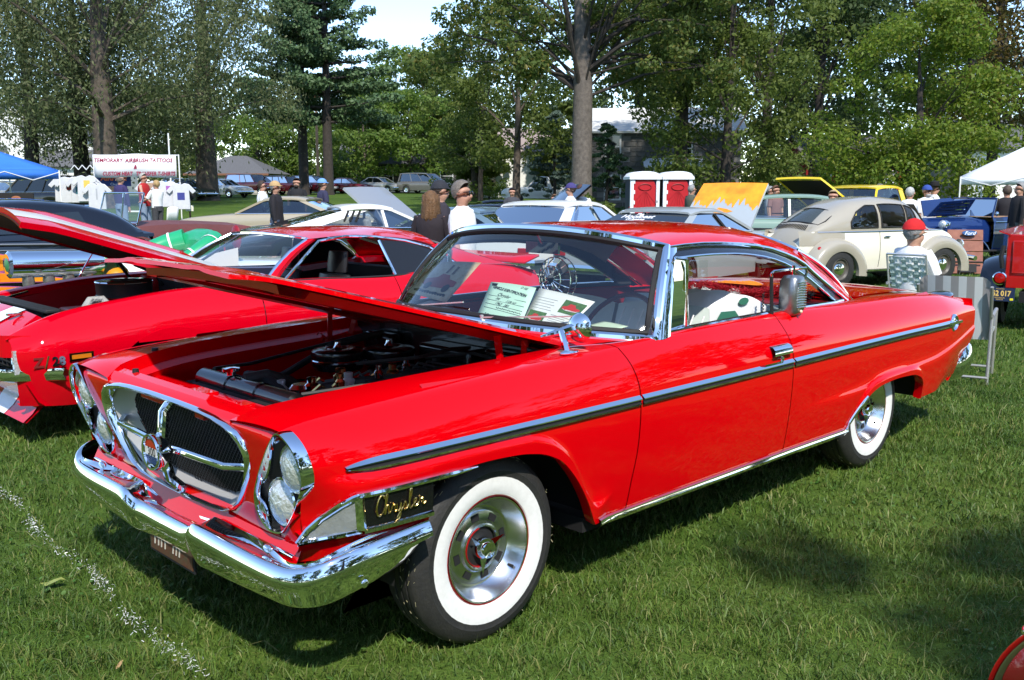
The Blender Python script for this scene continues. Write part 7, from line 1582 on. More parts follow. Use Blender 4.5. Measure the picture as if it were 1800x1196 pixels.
def stall():
    t = thing('banner_stall', 'white banner for airbrush tattoos and T-shirts on a pole frame', 'banner', (0, 0, 0))
    p = at(240, 29.5); rz = head(90); t.location = p; t.rotation_euler = (0, 0, rz)
    def b(m, n, mt, par=None, **k): o = m.build(n, mt, None, **k); o.parent = par or t; return o
    # local: x right, y away
    bn = b(MB().grid([[(-1.25+2.5*u, -.006*math.sin(u*11), 1.72+.68*v-.02*math.sin(u*9)) for v in (0, .5, 1)] for u in np.linspace(0, 1, 20)]), 'banner', pm('white vinyl banner', (.80, .80, .80), .5), solid=.004)
    tx = pm('banner crimson', (.30, .008, .05), .6)
    for s, z, x in (('TEMPORARY  AIRBRUSH TATTOOS', 2.22, -.05), ('&', 2.02, .0), ('CUSTOM HEAT   TRANSFER T-SHIRTS', 1.82, .1)):
        o = text('banner_lettering', s, tx, frame((x, -.016, z), (1, 0, 0), (0, 0, 1)), .165, None, bold=.004, shear=.22, sx=.80 if len(s) > 28 else .92); o.parent = bn
    for x in (-1.3, 1.3):
        b(MB().tube([(x, .1, 0), (x, .1, 2.4)], .02, 8), 'pole', WHITE)
    b(MB().tube([(-1.3, .1, 2.38), (1.3, .1, 2.38)], .015, 6), 'rail', WHITE); b(MB().tube([(-.0, 3.0, 0), (0, 3, 3.2)], .025, 8), 'pole', WHITE)
    b(MB().add([(-2.0, .1, 2.0), (-1.3, .1, 1.9), (-2.0, .8, 2.05), (-1.3, .8, 1.95)], [(0, 1, 3, 2)]), 'awning_edge', WHITE, smooth=False) if False else None
    m = MB(); 
    for k in range(6): m.bar((-2.1+.12*k, .3, 1.95+.14*(k % 2)), (-2.1+.12*(k+1), .3, 1.95+.14*((k+1) % 2)), .02)
    b(m, 'truss', WHITE)
    s2 = b(MB().box((-.78, .25, 1.63), (1.05, .02, .36)), 'blue_sign', pm('sign navy', (.01, .03, .14), .5))
    o = text('sign_lettering', 'AIRFREE', pm('sign orange', (.85, .18, .03), .5), frame((-.78, .235, 1.69), (1, 0, 0), (0, 0, 1)), .22, None, bold=.008, shear=.2); o.parent = s2
    o = text('sign_lettering', 'Church', WHITE, frame((-.72, .235, 1.51), (1, 0, 0), (0, 0, 1)), .11, None); o.parent = s2
    r_ = head(90)
    specs = [(112, 1.72, [(-.02, -.30, .10, .16, (.5, .3, .1))], 'leftmost white T-shirt with a small brown print, next to the blue canopy'), (122, 1.74, [(.0, -.27, .12, .2, (.35, .05, .03))], 'white T-shirt with a red print, second from the blue canopy'), (140, 1.74, [(-.02, -.38, .15, .2, (.05, .18, .22))], 'white T-shirt with a teal print, third from the blue canopy'), (152, 1.78, [(.02, -.24, .16, .2, (.7, .5, .1))], 'white T-shirt with a yellow square print'), (170, 1.55, [(.0, -.30, .04, .3, (.4, .42, .45))], 'low-hung white T-shirt with a thin grey print'), (262, 1.62, [(.05, -.16, .2, .2, (.45, .3, .2))], 'white T-shirt with small brown text behind the red-shirted man'), (292, 1.62, [(.06, -.20, .12, .12, (.35, .12, .4))], 'white T-shirt with a purple print'), (318, 1.55, [(.0, -.36, .2, .2, (.05, .06, .25))], 'rightmost white T-shirt with a navy print on its pole')]
    for i, (px, z, pr, lb) in enumerate(specs): tee(px, 29.0-.12*i if i < 5 else 28.6, z, head(75+8*(i % 3)), pr, .66, lb)
    tb = thing('folding_table', 'small pale table behind the people at the stall', 'table', at(238, 28.8), head(90))
    for nm, c, d in (('table_top', (0, 0, .72), (.9, .5, .04)), ('leg', (-.4, 0, .35), (.04, .4, .7)), ('leg', (.4, 0, .35), (.04, .4, .7))): o = MB().box(c, d).build(nm, WHITE); o.parent = tb
    ch = thing('plastic_chair', 'white plastic chair at the stall', 'chair', at(291, 27.6), head(-60))
    for nm, m in (('seat', MB().box((0, 0, .42), (.42, .44, .03))), ('backrest', MB().grid([[(-.2-.08*v, -.2+.4*u+.0, .44+.42*v+.05*math.sin(math.pi*u)*v) for v in (0, .5, 1)] for u in np.linspace(0, 1, 7)]))): o = m.build(nm, WHITE, None, solid=.02 if nm == 'backrest' else 0); o.parent = ch
    for x, y in ((-.18, -.18), (-.18, .18), (.18, -.18), (.18, .18)): o = MB().bar((x, y, 0), (x*.9, y*.9, .42), .04).build('leg', WHITE); o.parent = ch
    pt = thing('post_sign', 'small sign and dark box on a thin wooden post on the lawn', 'sign', at(332, 29), head(90))
    for nm, m, mt in (('post', MB().box((0, 0, .55), (.05, .05, 1.1)), pm('wood post', (.16, .09, .05), .8)), ('sign_board', MB().box((0, -.03, .80), (.24, .02, .18)), pm('cream board', (.7, .68, .58), .6)), ('dark_box', MB().box((.02, 0, 1.18), (.28, .2, .2)), MATBLK)): o = m.build(nm, mt, None, bevel=.01); o.parent = pt
    mn = thing('menu_board', 'dark menu board with small picture cards under the blue canopy', 'sign', at(28, 24), head(90))
    o = MB().box((0, 0, 1.0), (.85, .05, .7)).build('board', pm('dark board', (.02, .015, .012), .5)); o.parent = mn
    for k in range(5): q = MB().box((-.32+.15*k, -.03, .78), (.09, .01, .12)).build('card', cloth((.6, .55-.05*k, .45))); q.parent = o
    q = MB().ell((.0, -.03, 1.22), (.12, .01, .06)).build('emblem', pm('rust', (.3, .1, .04), .6)); q.parent = o
    for s in (-1, 1): q = MB().box((s*.35, 0, .35), (.04, .04, .7)).build('leg', MATBLK); q.parent = mn
stall()
def toilet(px, label):
    t = thing('portable_toilet', label, 'toilet', at(px, 36.4), 0, 'portable toilets'); rz = head(90)+R(5); t.rotation_euler = (0, 0, rz)
    NV = pm('navy plastic', (.012, .025, .07), .4); WP = pm('white plastic', (.75, .77, .80), .35); RP = pm('red plastic', (.42, .012, .018), .4); RD = pm('dark red plastic', (.30, .008, .014), .45)
    def b(m, n, mt, par=None, **k): o = m.build(n, mt, None, **k); o.parent = par or t; return o
    b(MB().box((0, .10, 1.04), (1.06, 1.0, 2.0)), 'cabin', NV, bevel=.03)
    for s in (-1, 1):
        fr = b(MB().box((s*.49, -.43, 1.02), (.13, .10, 2.0)), 'front_post', WP, bevel=.02)
    for k in range(5): b(MB().box((-.40, -.462, .35+.38*k), (.05, .04, .14)), 'hinge', WP, bevel=.01)
    P = []
    for u in np.linspace(-1, 1, 13): z = 2.06+.20*math.sqrt(max(0, 1-abs(u)**2.4)); P.append([(u*.60, y, z-(.03 if y < -.5 or y > .6 else 0)) for y in (-.54, -.48, .55, .66)])
    rf = MB().grid(P, flip=True); rf.add([(p[0][0], -.54, p[0][2]) for p in P]+[(.60, -.54, 1.96), (-.60, -.54, 1.96)], [tuple(range(15))]); rf.add([(p[0][0], .66, p[0][2]) for p in P]+[(.60, .66, 1.96), (-.60, .66, 1.96)], [tuple(reversed(range(15)))])
    for s in (-1, 1): rf.add([(s*.6, -.54, 1.96), (s*.6, .66, 1.96), (s*.6, .66, 2.06), (s*.6, -.54, 2.06)], [(0, 1, 2, 3)])
    b(rf, 'roof', WP, ang=50)
    dpoly = [(-.42, .08), (.40, .08), (.40, 1.72), (.34, 1.90), (.15, 1.98), (-.17, 1.98), (-.36, 1.90), (-.42, 1.72)]
    d = b(MB().prism(dpoly, 'y', -.46, -.40), 'door', RP, bevel=.01)
    b(MB().lathe([(.26, -.012), (.25, -.03), (.23, -.034), (.21, -.012), (.205, -.004)], 28, (0, 0, 0), 'y'), 'oval_rim', RD, d).matrix_local = Matrix.Translation((.0, -.46, 1.68)) @ Matrix.Diagonal((1, 1, .50, 1))
    for k in range(7):
        a = R(-62+20*k); b(MB().bar((.02*k-.06, -.463, 1.50), (.02*k-.06+math.sin(a)*.62, -.463, max(.15, 1.50-math.cos(a)*1.25)), .022, .012), 'door_rib', RD, d)
    b(MB().tube([(.26+.13*math.cos(a), -.50, .62+.20*math.sin(a)) for a in np.linspace(-.4, math.pi, 10)], .025, 6), 'door_handle', RP, d)
    b(MB().box((.46, -.485, 1.15), (.03, .02, .08)), 'latch', INK)
    b(MB().box((0, .08, .03), (1.1, 1.15, .06)), 'skid', MATBLK)
toilet(1129, 'left one of the two white and red portable toilets'); toilet(1186, 'right one of the two white and red portable toilets')
def board():
    t = thing('wooden_board', 'stained plank display board with a blue oval badge leaning before the blue convertible', 'board', (0, 0, 0))
    wd_ = pm('red-stained wood', (.20, .055, .025), .45, var=.5, vscale=9, col2=(.30, .10, .05), coat=.3)
    def b(m, n, mt, par=None, **k): o = m.build(n, mt, None, **k); o.parent = par or t; return o
    M = Matrix.Rotation(R(-14), 3, 'X')
    for k in range(4): b(MB().box((0, .04+.06*k*0, .12+.21*k), (.64, .025, .205), M).xf(Matrix.Translation((0, .052*k, 0))), 'plank', wd_, bevel=.004)
    e = b(MB().lathe([(0, -.012), (.09, -.012), (.1, 0)], 28, (0, 0, 0), 'y'), 'oval_badge', pm('badge blue', (.02, .09, .25), .3)); e.matrix_local = Matrix.Translation((.06, .125, .79)) @ Matrix.Rotation(R(-14), 4, 'X') @ Matrix.Diagonal((1.35, 1, .55, 1))
    r_ = b(MB().lathe([(.094, -.014), (.102, -.016), (.106, 0)], 28, (0, 0, 0), 'y'), 'badge_rim', pm('badge white', (.75, .78, .8), .4)); r_.matrix_local = e.matrix_local.copy()
    o = text('badge_script', 'Ford', pm('badge white'), frame((.06, .108, .787), (1, 0, 0), (0, .25, 1)), .10, None, shear=.4, bold=.001); o.parent = t
    b(MB().box((.04, -.035, .13), (.30, .02, .16), M), 'dark_panel', MATBLK); b(MB().box((-.22, -.03, .13), (.04, .02, .14), M), 'bracket', MATBLK); b(MB().box((.0, -.015, .25), (.6, .02, .02), M), 'ledge', MATBLK)
    t.location = at(1707, 18.3); t.rotation_euler = (0, 0, head(90)-R(12))
board()
def tinsel():
    # chalked line with glinting foil bits along the row
    n = 2000; u = rng.uniform(0, 1, n); u = u[(np.sin(u*31)+np.sin(u*57+1)+rng.normal(0, .9, n)) > -.2]; n = len(u)
    a, b = np.array([.26, 3.2, .0]), np.array([.0, -.75, .0]); c = a+(b-a)*u[:, None]; c[:, 0] += rng.normal(0, .014, n)+.02*np.sin(u*22); c[:, 2] = rng.uniform(.030, .066, n)
    d = rng.normal(0, 1, (n, 3)); d[:, 2] *= .8; d /= np.linalg.norm(d, axis=1)[:, None]; L_ = rng.uniform(.003, .014, (n, 1)); s = np.cross(d, rng.normal(0, 1, (n, 3))); s *= .0011/np.linalg.norm(s, axis=1)[:, None]
    V = np.stack([c-s, c+s, c+d*L_+s, c+d*L_-s], 1).reshape(-1, 3); T = np.arange(n*4).reshape(-1, 4)
    o = tri_mesh('chalk_line', V, T, pm('chalked grass bits', (.64, .66, .64), .35, .1)); o['kind'] = 'stuff'; o['label'] = 'broken white chalk line of flecks across the grass'
tinsel()
def fallen():
    lm = [pm('yellow-green leaf', (.26, .30, .06), .5), pm('pale green leaf', (.20, .32, .08), .5), pm('brown leaf', (.20, .09, .04), .6), pm('tan leaf', (.34, .22, .10), .6)]
    spots = [(93, 1022, 0, .05, 'pale green leaf on the grass beside the chalk line'), (210, 1168, 3, .018, 'small tan leaf at the bottom left by the chalk line')]
    for px, py, m, s, lb in spots:
        d = (CAM[2])/( (py-H0/2)/FPX*math.cos(PIT)-math.sin(PIT))*1.0; ray = cF+cR*(px-W0/2)/FPX-cU*(py-H0/2)/FPX; q = CAM+ray*(-(CAM[2]-.035)/ray[2])
        a = random.random()*6; P = [(math.cos(a)*x-math.sin(a)*y, math.sin(a)*x+math.cos(a)*y, .010*math.sin(x*60)) for x, y in ((-s, 0), (-s*.5, s*.38), (0, s*.42), (s*.6, s*.26), (s, 0), (s*.6, -s*.26), (0, -s*.42), (-s*.5, -s*.38))]
        o = MB().add(P, [(0, 1, 7), (1, 2, 6, 7), (2, 3, 5, 6), (3, 4, 5)]).build('leaf', lm[m], None, ang=0); o.location = q; tag(o, lb, 'leaf', 'fallen leaves on the lawn')
fallen()
# ------------------------------------------------------------------ houses
SID = pm('white siding', (.74, .74, .71), .6); SHG = pm('grey shingles', (.13, .13, .135), .85, var=.4, vscale=14)
def house(name, label, px, d, w_, dp, wall, roofh, mat, roofmat, rot=0, wins=(), gable='x', door=None, siding=True, lift=0., chimney=False):
    """x right, y away, origin at the middle of the front wall's foot"""
    t = thing(name, label, 'house', at(px, d)); t.rotation_euler = (0, 0, head(90)+R(rot)); t.location.z += lift
    def b(m, n, mt, par=None, **k): o = m.build(n, mt, None, **k); o.parent = par or t; return o
    h = w_/2
    wl = b(MB().box((0, dp/2, wall/2), (w_, dp, wall)), 'wall', mat)
    if siding:
        n = int(wall/.25)
        for k in range(n): b(MB().box((0, -.012, .125+k*.25), (w_+.03, .03, .225), Matrix.Rotation(R(3), 3, 'X')), 'siding_board', mat, wl)
    if gable == 'y':
        b(MB().prism([(-h, wall), (h, wall), (0, wall+roofh)], 'y', 0, dp), 'gable', mat)
        for s in (-1, 1): b(MB().add([(s*(h+.3), -.3, wall-.2), (0, -.3, wall+roofh+.06), (0, dp+.3, wall+roofh+.06), (s*(h+.3), dp+.3, wall-.2)], [(0, 1, 2, 3)]), 'roof', roofmat, smooth=False, solid=.12)
    elif gable == 'hip':
        i = min(h, dp/2)*.9; v = [(-h-.35, -.35, wall), (h+.35, -.35, wall), (h+.35, dp+.35, wall), (-h-.35, dp+.35, wall), (-h+i, dp/2, wall+roofh), (h-i, dp/2, wall+roofh)]
        b(MB().add(v, [(0, 1, 5, 4), (1, 2, 5), (2, 3, 4, 5), (3, 0, 4), (3, 2, 1, 0)]), 'roof', roofmat, smooth=False)
        b(MB().box((0, -.36, wall-.08), (w_+.7, .04, .2)), 'fascia', pm('brown fascia', (.20, .09, .05), .7))
    else:
        v = [(-h-.3, -.4, wall-.1), (h+.3, -.4, wall-.1), (h+.3, dp/2, wall+roofh), (-h-.3, dp/2, wall+roofh), (h+.3, dp+.4, wall-.1), (-h-.3, dp+.4, wall-.1)]
        b(MB().add(v, [(0, 1, 2, 3), (3, 2, 4, 5)]), 'roof', roofmat, smooth=False, solid=.12)
        for s in (-1, 1): b(MB().prism([(0, wall-.02), (dp, wall-.02), (dp/2, wall+roofh-.05)], 'x', s*h-.02, s*h+.02), 'gable', mat)
    fr = pm('window trim', (.62, .62, .60), .6)
    for x, z, ww, hh in wins:
        q = b(MB().box((x, -.05, z), (ww+.22, .08, hh+.22)), 'window', fr); b(MB().box((x, -.10, z), (ww, .03, hh)), 'pane', DGLASS, q); b(MB().box((x, -.12, z), (ww, .03, .05)), 'sash', fr, q)
    if door: x, ww, hh, c = door; q = b(MB().box((x, -.05, hh/2), (ww, .08, hh)), 'door', pm('door %.2f' % c[0], c, .5)); b(MB().ell((x+ww*.35, -.12, hh*.48), (.04, .04, .04)), 'handle', CHROME, q)
    if chimney: b(MB().box((h*.4, dp*.5, wall+roofh*.9), (.7, .7, 1.8)), 'chimney', pm('brick', (.25, .10, .07), .8))
    return t
house('white_house', 'large white house behind the left trees and blue canopy', 30, 84, 13, 9, 4.6, 3.2, SID, SHG, 8, [(-4, 1.6, 1, 1.4), (3, 1.6, 1, 1.4), (3, 3.6, 1, 1.2), (-1, 3.6, 1, 1.2)], gable='y', siding=False)
house('white_annex', 'low white building with grey roof left of the banner', 135, 82, 6.5, 6, 2.5, 1.5, SID, SHG, 4, [(1.4, 1.4, .9, .9)], door=(-1.2, .95, 2.05, (.55, .55, .55)), siding=False)
house('garage', 'garage with a grey hipped roof and brown eaves behind the parked pickup', 400, 99, 8.2, 7, 2.1, 1.9, pm('tan siding', (.52, .45, .33), .7), SHG, -4, [(-2.6, 1.2, 1, .8)], gable='hip', door=(1.6, 3.2, 2.0, (.45, .42, .36)), siding=False)
house('shaded_house', 'dark shaded house behind the maples and parked cars', 720, 104, 15, 8, 3.0, 2.6, pm('dark brown siding', (.05, .045, .04), .8), SHG, 0, [(-5, 1.6, 1.2, 1.3), (-2.4, 1.6, 1.2, 1.3), (4, 1.6, 1.2, 1.3)], siding=False, door=(1, 1, 2.1, (.1, .06, .05)))
house('white_cottage', 'sunlit white cottage seen through the thin trees left of the big trunk', 930, 74, 7.5, 6, 3.6, 1.8, SID, pm('brown shingles', (.30, .24, .22), .8), 0, [(-3, 1.5, .9, 1.2), (1.5, 1.5, .9, 1.2), (3.4, 3.2, .8, 1.0)], siding=False)
# old stone house with grey block walls
def stone_house():
    st = pm('grey stone block', (.115, .112, .105), .85, var=.5, vscale=3, bump=.4, bscale=12)
    t = house('stone_house', 'weathered grey block house with pale roof right of the big trunk', 1165, 58, 9.0, 8, 4.6, 1.6, pm('mortar grey', (.20, .19, .18), .9), pm('pale metal roof', (.62, .62, .60), .5), -6, [(-3.0, 3.6, .75, 1.3), (-3.0, 1.2, .8, 1.3), (1.2, 3.5, .8, 1.3), (1.0, 1.2, .8, 1.3)], siding=False)
    blk = []
    m0 = MB().box((0, 0, 0), (.72, .05, .27)).build('block', st, None, bevel=.01)
    for r in range(15):
        z = .17+.30*r
        for k in range(12):
            x = -4.3+.77*k+(.38 if r % 2 else 0)
            if x > 4.2: continue
            if any(abs(x-a) < ww/2+.45 and abs(z-b) < hh/2+.24 for a, b, ww, hh in ((-3.0, 3.6, .75, 1.3), (-3.0, 1.2, .8, 1.3), (1.2, 3.5, .8, 1.3), (1.0, 1.2, .8, 1.3))): continue
            o = m0 if not blk else m0.copy()
            if blk: COL.objects.link(o)
            blk.append(o); o.parent = t; o.location = (x, -.02-.01*random.random(), z)
    p = thing('x', '', ''); bpy.data.objects.remove(p)
    for s in (0, 1): o = MB().box((-.6+2.3*s, -1.4, 1.2), (.14, .14, 2.4)).build('porch_post', WHITE); o.parent = t
    o = MB().add([(-1.2, -1.7, 2.4), (2.4, -1.7, 2.4), (2.4, 0, 2.95), (-1.2, 0, 2.95)], [(0, 1, 2, 3)]).build('porch_roof', pm('pale metal roof'), None, solid=.08, smooth=False); o.parent = t
stone_house()
house('red_shed', 'red and white shed glimpsed behind the yellow pickup', 1508, 60, 6.5, 5, 2.9, 1.6, pm('barn red', (.35, .02, .015), .7), SHG, 0, [(.4, 1.5, .9, 1.6), (-2.2, 1.5, .8, .9)], siding=False, door=(1.7, 1.3, 2.2, (.75, .75, .75)))
house('white_barn', 'white building behind the right-hand canopy', 1795, 62, 8, 6, 3.6, 2.0, SID, SHG, 0, [(1, 1.5, 1, 1.2)], siding=False)
# road
rd = []
for px, d in ((-200, 93), (300, 92), (700, 90), (1000, 84)): rd.append((at(px, d-2.2), at(px, d+2.6)))
o = MB().grid([[p+Vector((0, 0, .05)) for p in q] for q in rd]).build('road', pm('asphalt', (.06, .06, .06), .9, var=.3, vscale=3)); o['kind'] = 'structure'
# ------------------------------------------------------------------ trees
BARK = pm('grey-brown bark', (.115, .09, .07), .9, var=.5, vscale=5, bump=.8, bscale=9); BARKD = pm('dark bark', (.05, .04, .033), .9, var=.5, vscale=5, bump=.8, bscale=9)
LM = {
 'willow': leafmat('willow leaf', [(0.090, 0.119, 0.045), (0.138, 0.168, 0.065), (0.186, 0.213, 0.091), (0.118, 0.143, 0.055), (0.262, 0.262, 0.136)], .55, .5),
 'pine': leafmat('pine needles', [(0.046, 0.093, 0.038), (0.075, 0.132, 0.054), (0.109, 0.171, 0.068), (0.059, 0.112, 0.045)], .55, .2),
 'maple': leafmat('maple leaf', [(0.082, 0.145, 0.019), (0.119, 0.197, 0.028), (0.173, 0.250, 0.042), (0.097, 0.172, 0.023), (0.227, 0.281, 0.066)], .5, .5),
 'oak': leafmat('oak leaf', [(0.062, 0.105, 0.020), (0.105, 0.149, 0.032), (0.146, 0.190, 0.043), (0.084, 0.120, 0.024), (0.237, 0.202, 0.052)], .5, .5),
 'ash': leafmat('ash leaf', [(0.079, 0.119, 0.021), (0.118, 0.165, 0.033), (0.171, 0.213, 0.045), (0.098, 0.140, 0.028)], .5, .5),
 'lime': leafmat('lime leaf', [(0.098, 0.161, 0.014), (0.138, 0.211, 0.020), (0.197, 0.271, 0.030), (0.115, 0.178, 0.017), (0.266, 0.277, 0.041)], .5, .5),
 'brown': leafmat('autumn leaf', [(0.084, 0.066, 0.017), (0.126, 0.102, 0.026), (0.179, 0.122, 0.037), (0.074, 0.081, 0.018), (0.242, 0.151, 0.046)], .5, .5),
 'spruce': leafmat('blue spruce needles', [(0.054, 0.094, 0.070), (0.082, 0.125, 0.094), (0.120, 0.157, 0.123), (0.060, 0.100, 0.075)], .6, .1),
 'dark': leafmat('dark leaf', [(0.038, 0.068, 0.022), (0.059, 0.098, 0.030), (0.089, 0.131, 0.040)], .6, .5),  # darkest green of the leaf mixes
}
def leaf_cloud(cl, n, size, flat=.0, droop=0., rs=rng):
    """cl: clusters (x, y, z, rx, rz); n leaves spread over the clusters' skins"""
    C = np.array(cl); wgt = C[:, 3]**2*C[:, 4]**0+.0; pick = rs.choice(len(C), n, p=wgt/wgt.sum()); c = C[pick]
    d = rs.normal(0, 1, (n, 3)); d /= np.linalg.norm(d, axis=1)[:, None]; r = rs.uniform(.35, 1.05, n)**.6
    p = c[:, :3]+d*np.stack([c[:, 3]*r, c[:, 3]*r, c[:, 4]*r], 1)
    if droop: p[:, 2] -= rs.exponential(droop, n)
    nrm = d*.7+rs.normal(0, .6, (n, 3)); nrm[:, 2] += .35
    nrm /= np.linalg.norm(nrm, axis=1)[:, None]; u = np.cross(nrm, rs.normal(0, 1, (n, 3)))
    if droop: u = u*.75+np.array([0, 0, -1.]); u -= nrm*(u*nrm).sum(1)[:, None]
    u /= np.linalg.norm(u, axis=1)[:, None]; v = np.cross(nrm, u); s = size*rs.uniform(.55, 1.3, (n, 1)); a = s*(1.0 if not droop else 1.15); b = s*(.55 if not droop else .46)
    return np.stack([p-u*a, p+v*b-u*a*.1, p+u*a, p-v*b-u*a*.1], 1).reshape(-1, 4, 3)
def tree(name, label, px, d, h, kind, crown, n, leaf, trunk=.3, t0=None, bark=BARK, limbs=6, seed=0, droop=0., nclus=60, group=None, base=None, lean=0., dens=1., shape='round', squash=.62):
    """crown: (bottom, radius) in metres"""
    rs = np.random.default_rng(seed+101); p = at(px, d); n = int(n*(2.0 if droop else 1.75)); leaf *= .68 if droop else .74; t = thing(name, label, 'tree', p, 0, group)
    cb, cr = crown; ch = h-cb; cl = []
    for i in range(nclus):
        v = rs.uniform(0, 1); a = rs.uniform(0, 2*math.pi)
        if shape == 'round': prof = math.sqrt(max(.02, 1-(2*v-.85)**2/1.4))
        elif shape == 'cone': prof = (1-v)**.8*.95+.06
        elif shape == 'tall': prof = .55+.45*math.sin(math.pi*min(1, v+.1))
        else: prof = 1
        r = cr*prof*math.sqrt(rs.uniform(.12, 1)); k = cr*rs.uniform(.16, .34)*(.6 if shape == 'cone' else 1)
        cl.append((r*math.cos(a)+lean*v, r*math.sin(a), cb+ch*v*.94+rs.normal(0, .2), k, k*squash))
    V = leaf_cloud(cl, n, leaf, droop=droop, rs=rs); V = V[V[:, :, 2].min(1) > .25]
    o = tri_mesh('crown', V.reshape(-1, 3), np.arange(len(V)*4).reshape(-1, 4), LM[kind]); o.parent = t
    top = (lean*.6, 0, cb+ch*.75); tk = MB()
    pts = [(0, 0, -.2), (.0, 0, .15), (lean*.1, .02, h*.12), (lean*.25+rs.normal(0, .06)*trunk*3, 0, cb+ch*.1), (lean*.4, rs.normal(0, .15), cb+ch*.4), top]; rr = [trunk*1.45, trunk*1.12, trunk, trunk*.85, trunk*.5, trunk*.12]
    tk.tube(pts, rr, 12); tko = tk.build('trunk', bark); tko.parent = t
    order = rs.permutation(len(cl))[:limbs*3]
    for i, j in enumerate(order):
        x, y, z, k, _ = cl[j]; zs = min(cb+ch*.45, max(h*.12, cb*.85+(z-cb)*.45+rs.uniform(-.3, .3))); s = Vector((lean*.2, 0, zs)); e = Vector((x, y, z)); m = s.lerp(e, .5)+Vector((0, 0, .06*(e-s).length)); r0 = trunk*(.26 if i < limbs else .13)
        q = MB().tube([s, m, e], [r0, r0*.55, r0*.12], 7).build('limb', bark); q.parent = t
    return t
# left: tall willows
tree('willow_tree', 'tall willow with dark trunk behind the blue canopy', 60, 58, 20, 'willow', (4.2, 7.5), 21000, .16, .42, seed=1, droop=.9, nclus=70, group='willows on the left', bark=BARKD)
tree('willow_tree', 'tall willow whose thin trunk rises left of the banner', 147, 62, 19, 'willow', (4.6, 5.5), 14000, .16, .50, seed=2, droop=.9, nclus=60, group='willows on the left', bark=BARKD)
tree('willow_tree', 'tall willow with the thickest trunk directly behind the banner', 190, 52, 19, 'willow', (4.6, 7.0), 21000, .15, .62, seed=3, droop=1.0, nclus=90, group='willows on the left')
tree('willow_tree', 'tall willow with thick double trunk and a low limb right of the banner', 365, 66, 21, 'willow', (4.6, 6.5), 21000, .17, .68, seed=4, droop=1.0, nclus=85, group='willows on the left')
def second_trunk():
    pass
# pines
def pine(label, px, d, h, n, seed, r, tr, cb=6.4):
    rs = np.random.default_rng(seed); t = thing('pine_tree', label, 'tree', at(px, d), 0, 'pair of pines'); cl = []
    lev = 13
    for i in range(lev):
        v = i/(lev-1); z = cb+(h-cb)*v; k = 6 if v < .8 else 4
        for j in range(k):
            a = rs.uniform(0, 2*math.pi); L_ = r*(1.05-.75*v**1.3)*rs.uniform(.55, 1.12)
            for q in (.45, .75, 1.0): cl.append((math.cos(a)*L_*q, math.sin(a)*L_*q, z+.9*q*q*.6+rs.normal(0, .12), .95-.25*v, .42))
            m = MB().tube([(0, 0, z-.2), (math.cos(a)*L_*.55, math.sin(a)*L_*.55, z), (math.cos(a)*L_, math.sin(a)*L_, z+.5)], [.11, .06, .02], 6).build('branch', BARKD); m.parent = t
    V = leaf_cloud(cl, n, .17, rs=rs); o = tri_mesh('crown', V.reshape(-1, 3), np.arange(len(V)*4).reshape(-1, 4), LM['pine']); o.parent = t
    m = MB().tube([(0, 0, -.2), (0, 0, .3), (0, 0, cb), (.1, 0, h*.8), (.1, 0, h)], [tr*1.25, tr, tr*.85, tr*.4, .05], 12).build('trunk', BARKD); m.parent = t
pine('left pine of the pair with bare lower trunk', 535, 84, 20, 24000, 5, 5.0, .44); pine('right pine of the pair with leaning bare trunk', 578, 82, 20.5, 28000, 6, 6.0, .44, 6.2)
# maples and far trees in the middle
for i, (px, d, h, r, n, k, lb) in enumerate(((455, 108, 9, 5, 5000, 'maple', 'bright maple above the garage'), (520, 112, 10, 5, 4500, 'maple', 'bright maple behind the pine trunks'), (640, 100, 9.5, 5.2, 7000, 'maple', 'broad sunlit maple right of the pines'), (720, 104, 11, 5.2, 7000, 'maple', 'rounded sunlit maple above the minivan'), (800, 108, 10.5, 4.5, 5500, 'oak', 'darker tree behind the man in sunglasses'), (835, 71, 6.5, 2.6, 5000, 'ash', 'low leafy tree left of the white cottage'), (985, 72, 7, 2.6, 4500, 'ash', 'low leafy tree behind the blue spruce'), (300, 110, 12, 6, 5000, 'ash', 'light green tree between the willow trunks'), (255, 120, 13, 6, 4000, 'maple', 'pale tree far behind the banner'))):
    tree('maple_tree', lb, px, d, h, k, (1.8, r), n, .26, .28, seed=20+i, nclus=55, group='garden trees across the road')
for i, (px, d, h, r, n, lb) in enumerate(((700, 132, 20, 6.5, 6000, 'tall pale tree under the open sky'), (770, 126, 18, 6, 6000, 'tall pale tree left of the big trunk'), (640, 140, 17, 6, 4500, 'tall pale tree behind the pines'))):
    tree('poplar_tree', lb, px, d, h, 'ash' if i else 'maple', (3, r), n, .34, .4, seed=40+i, nclus=60, group='tall trees far behind')
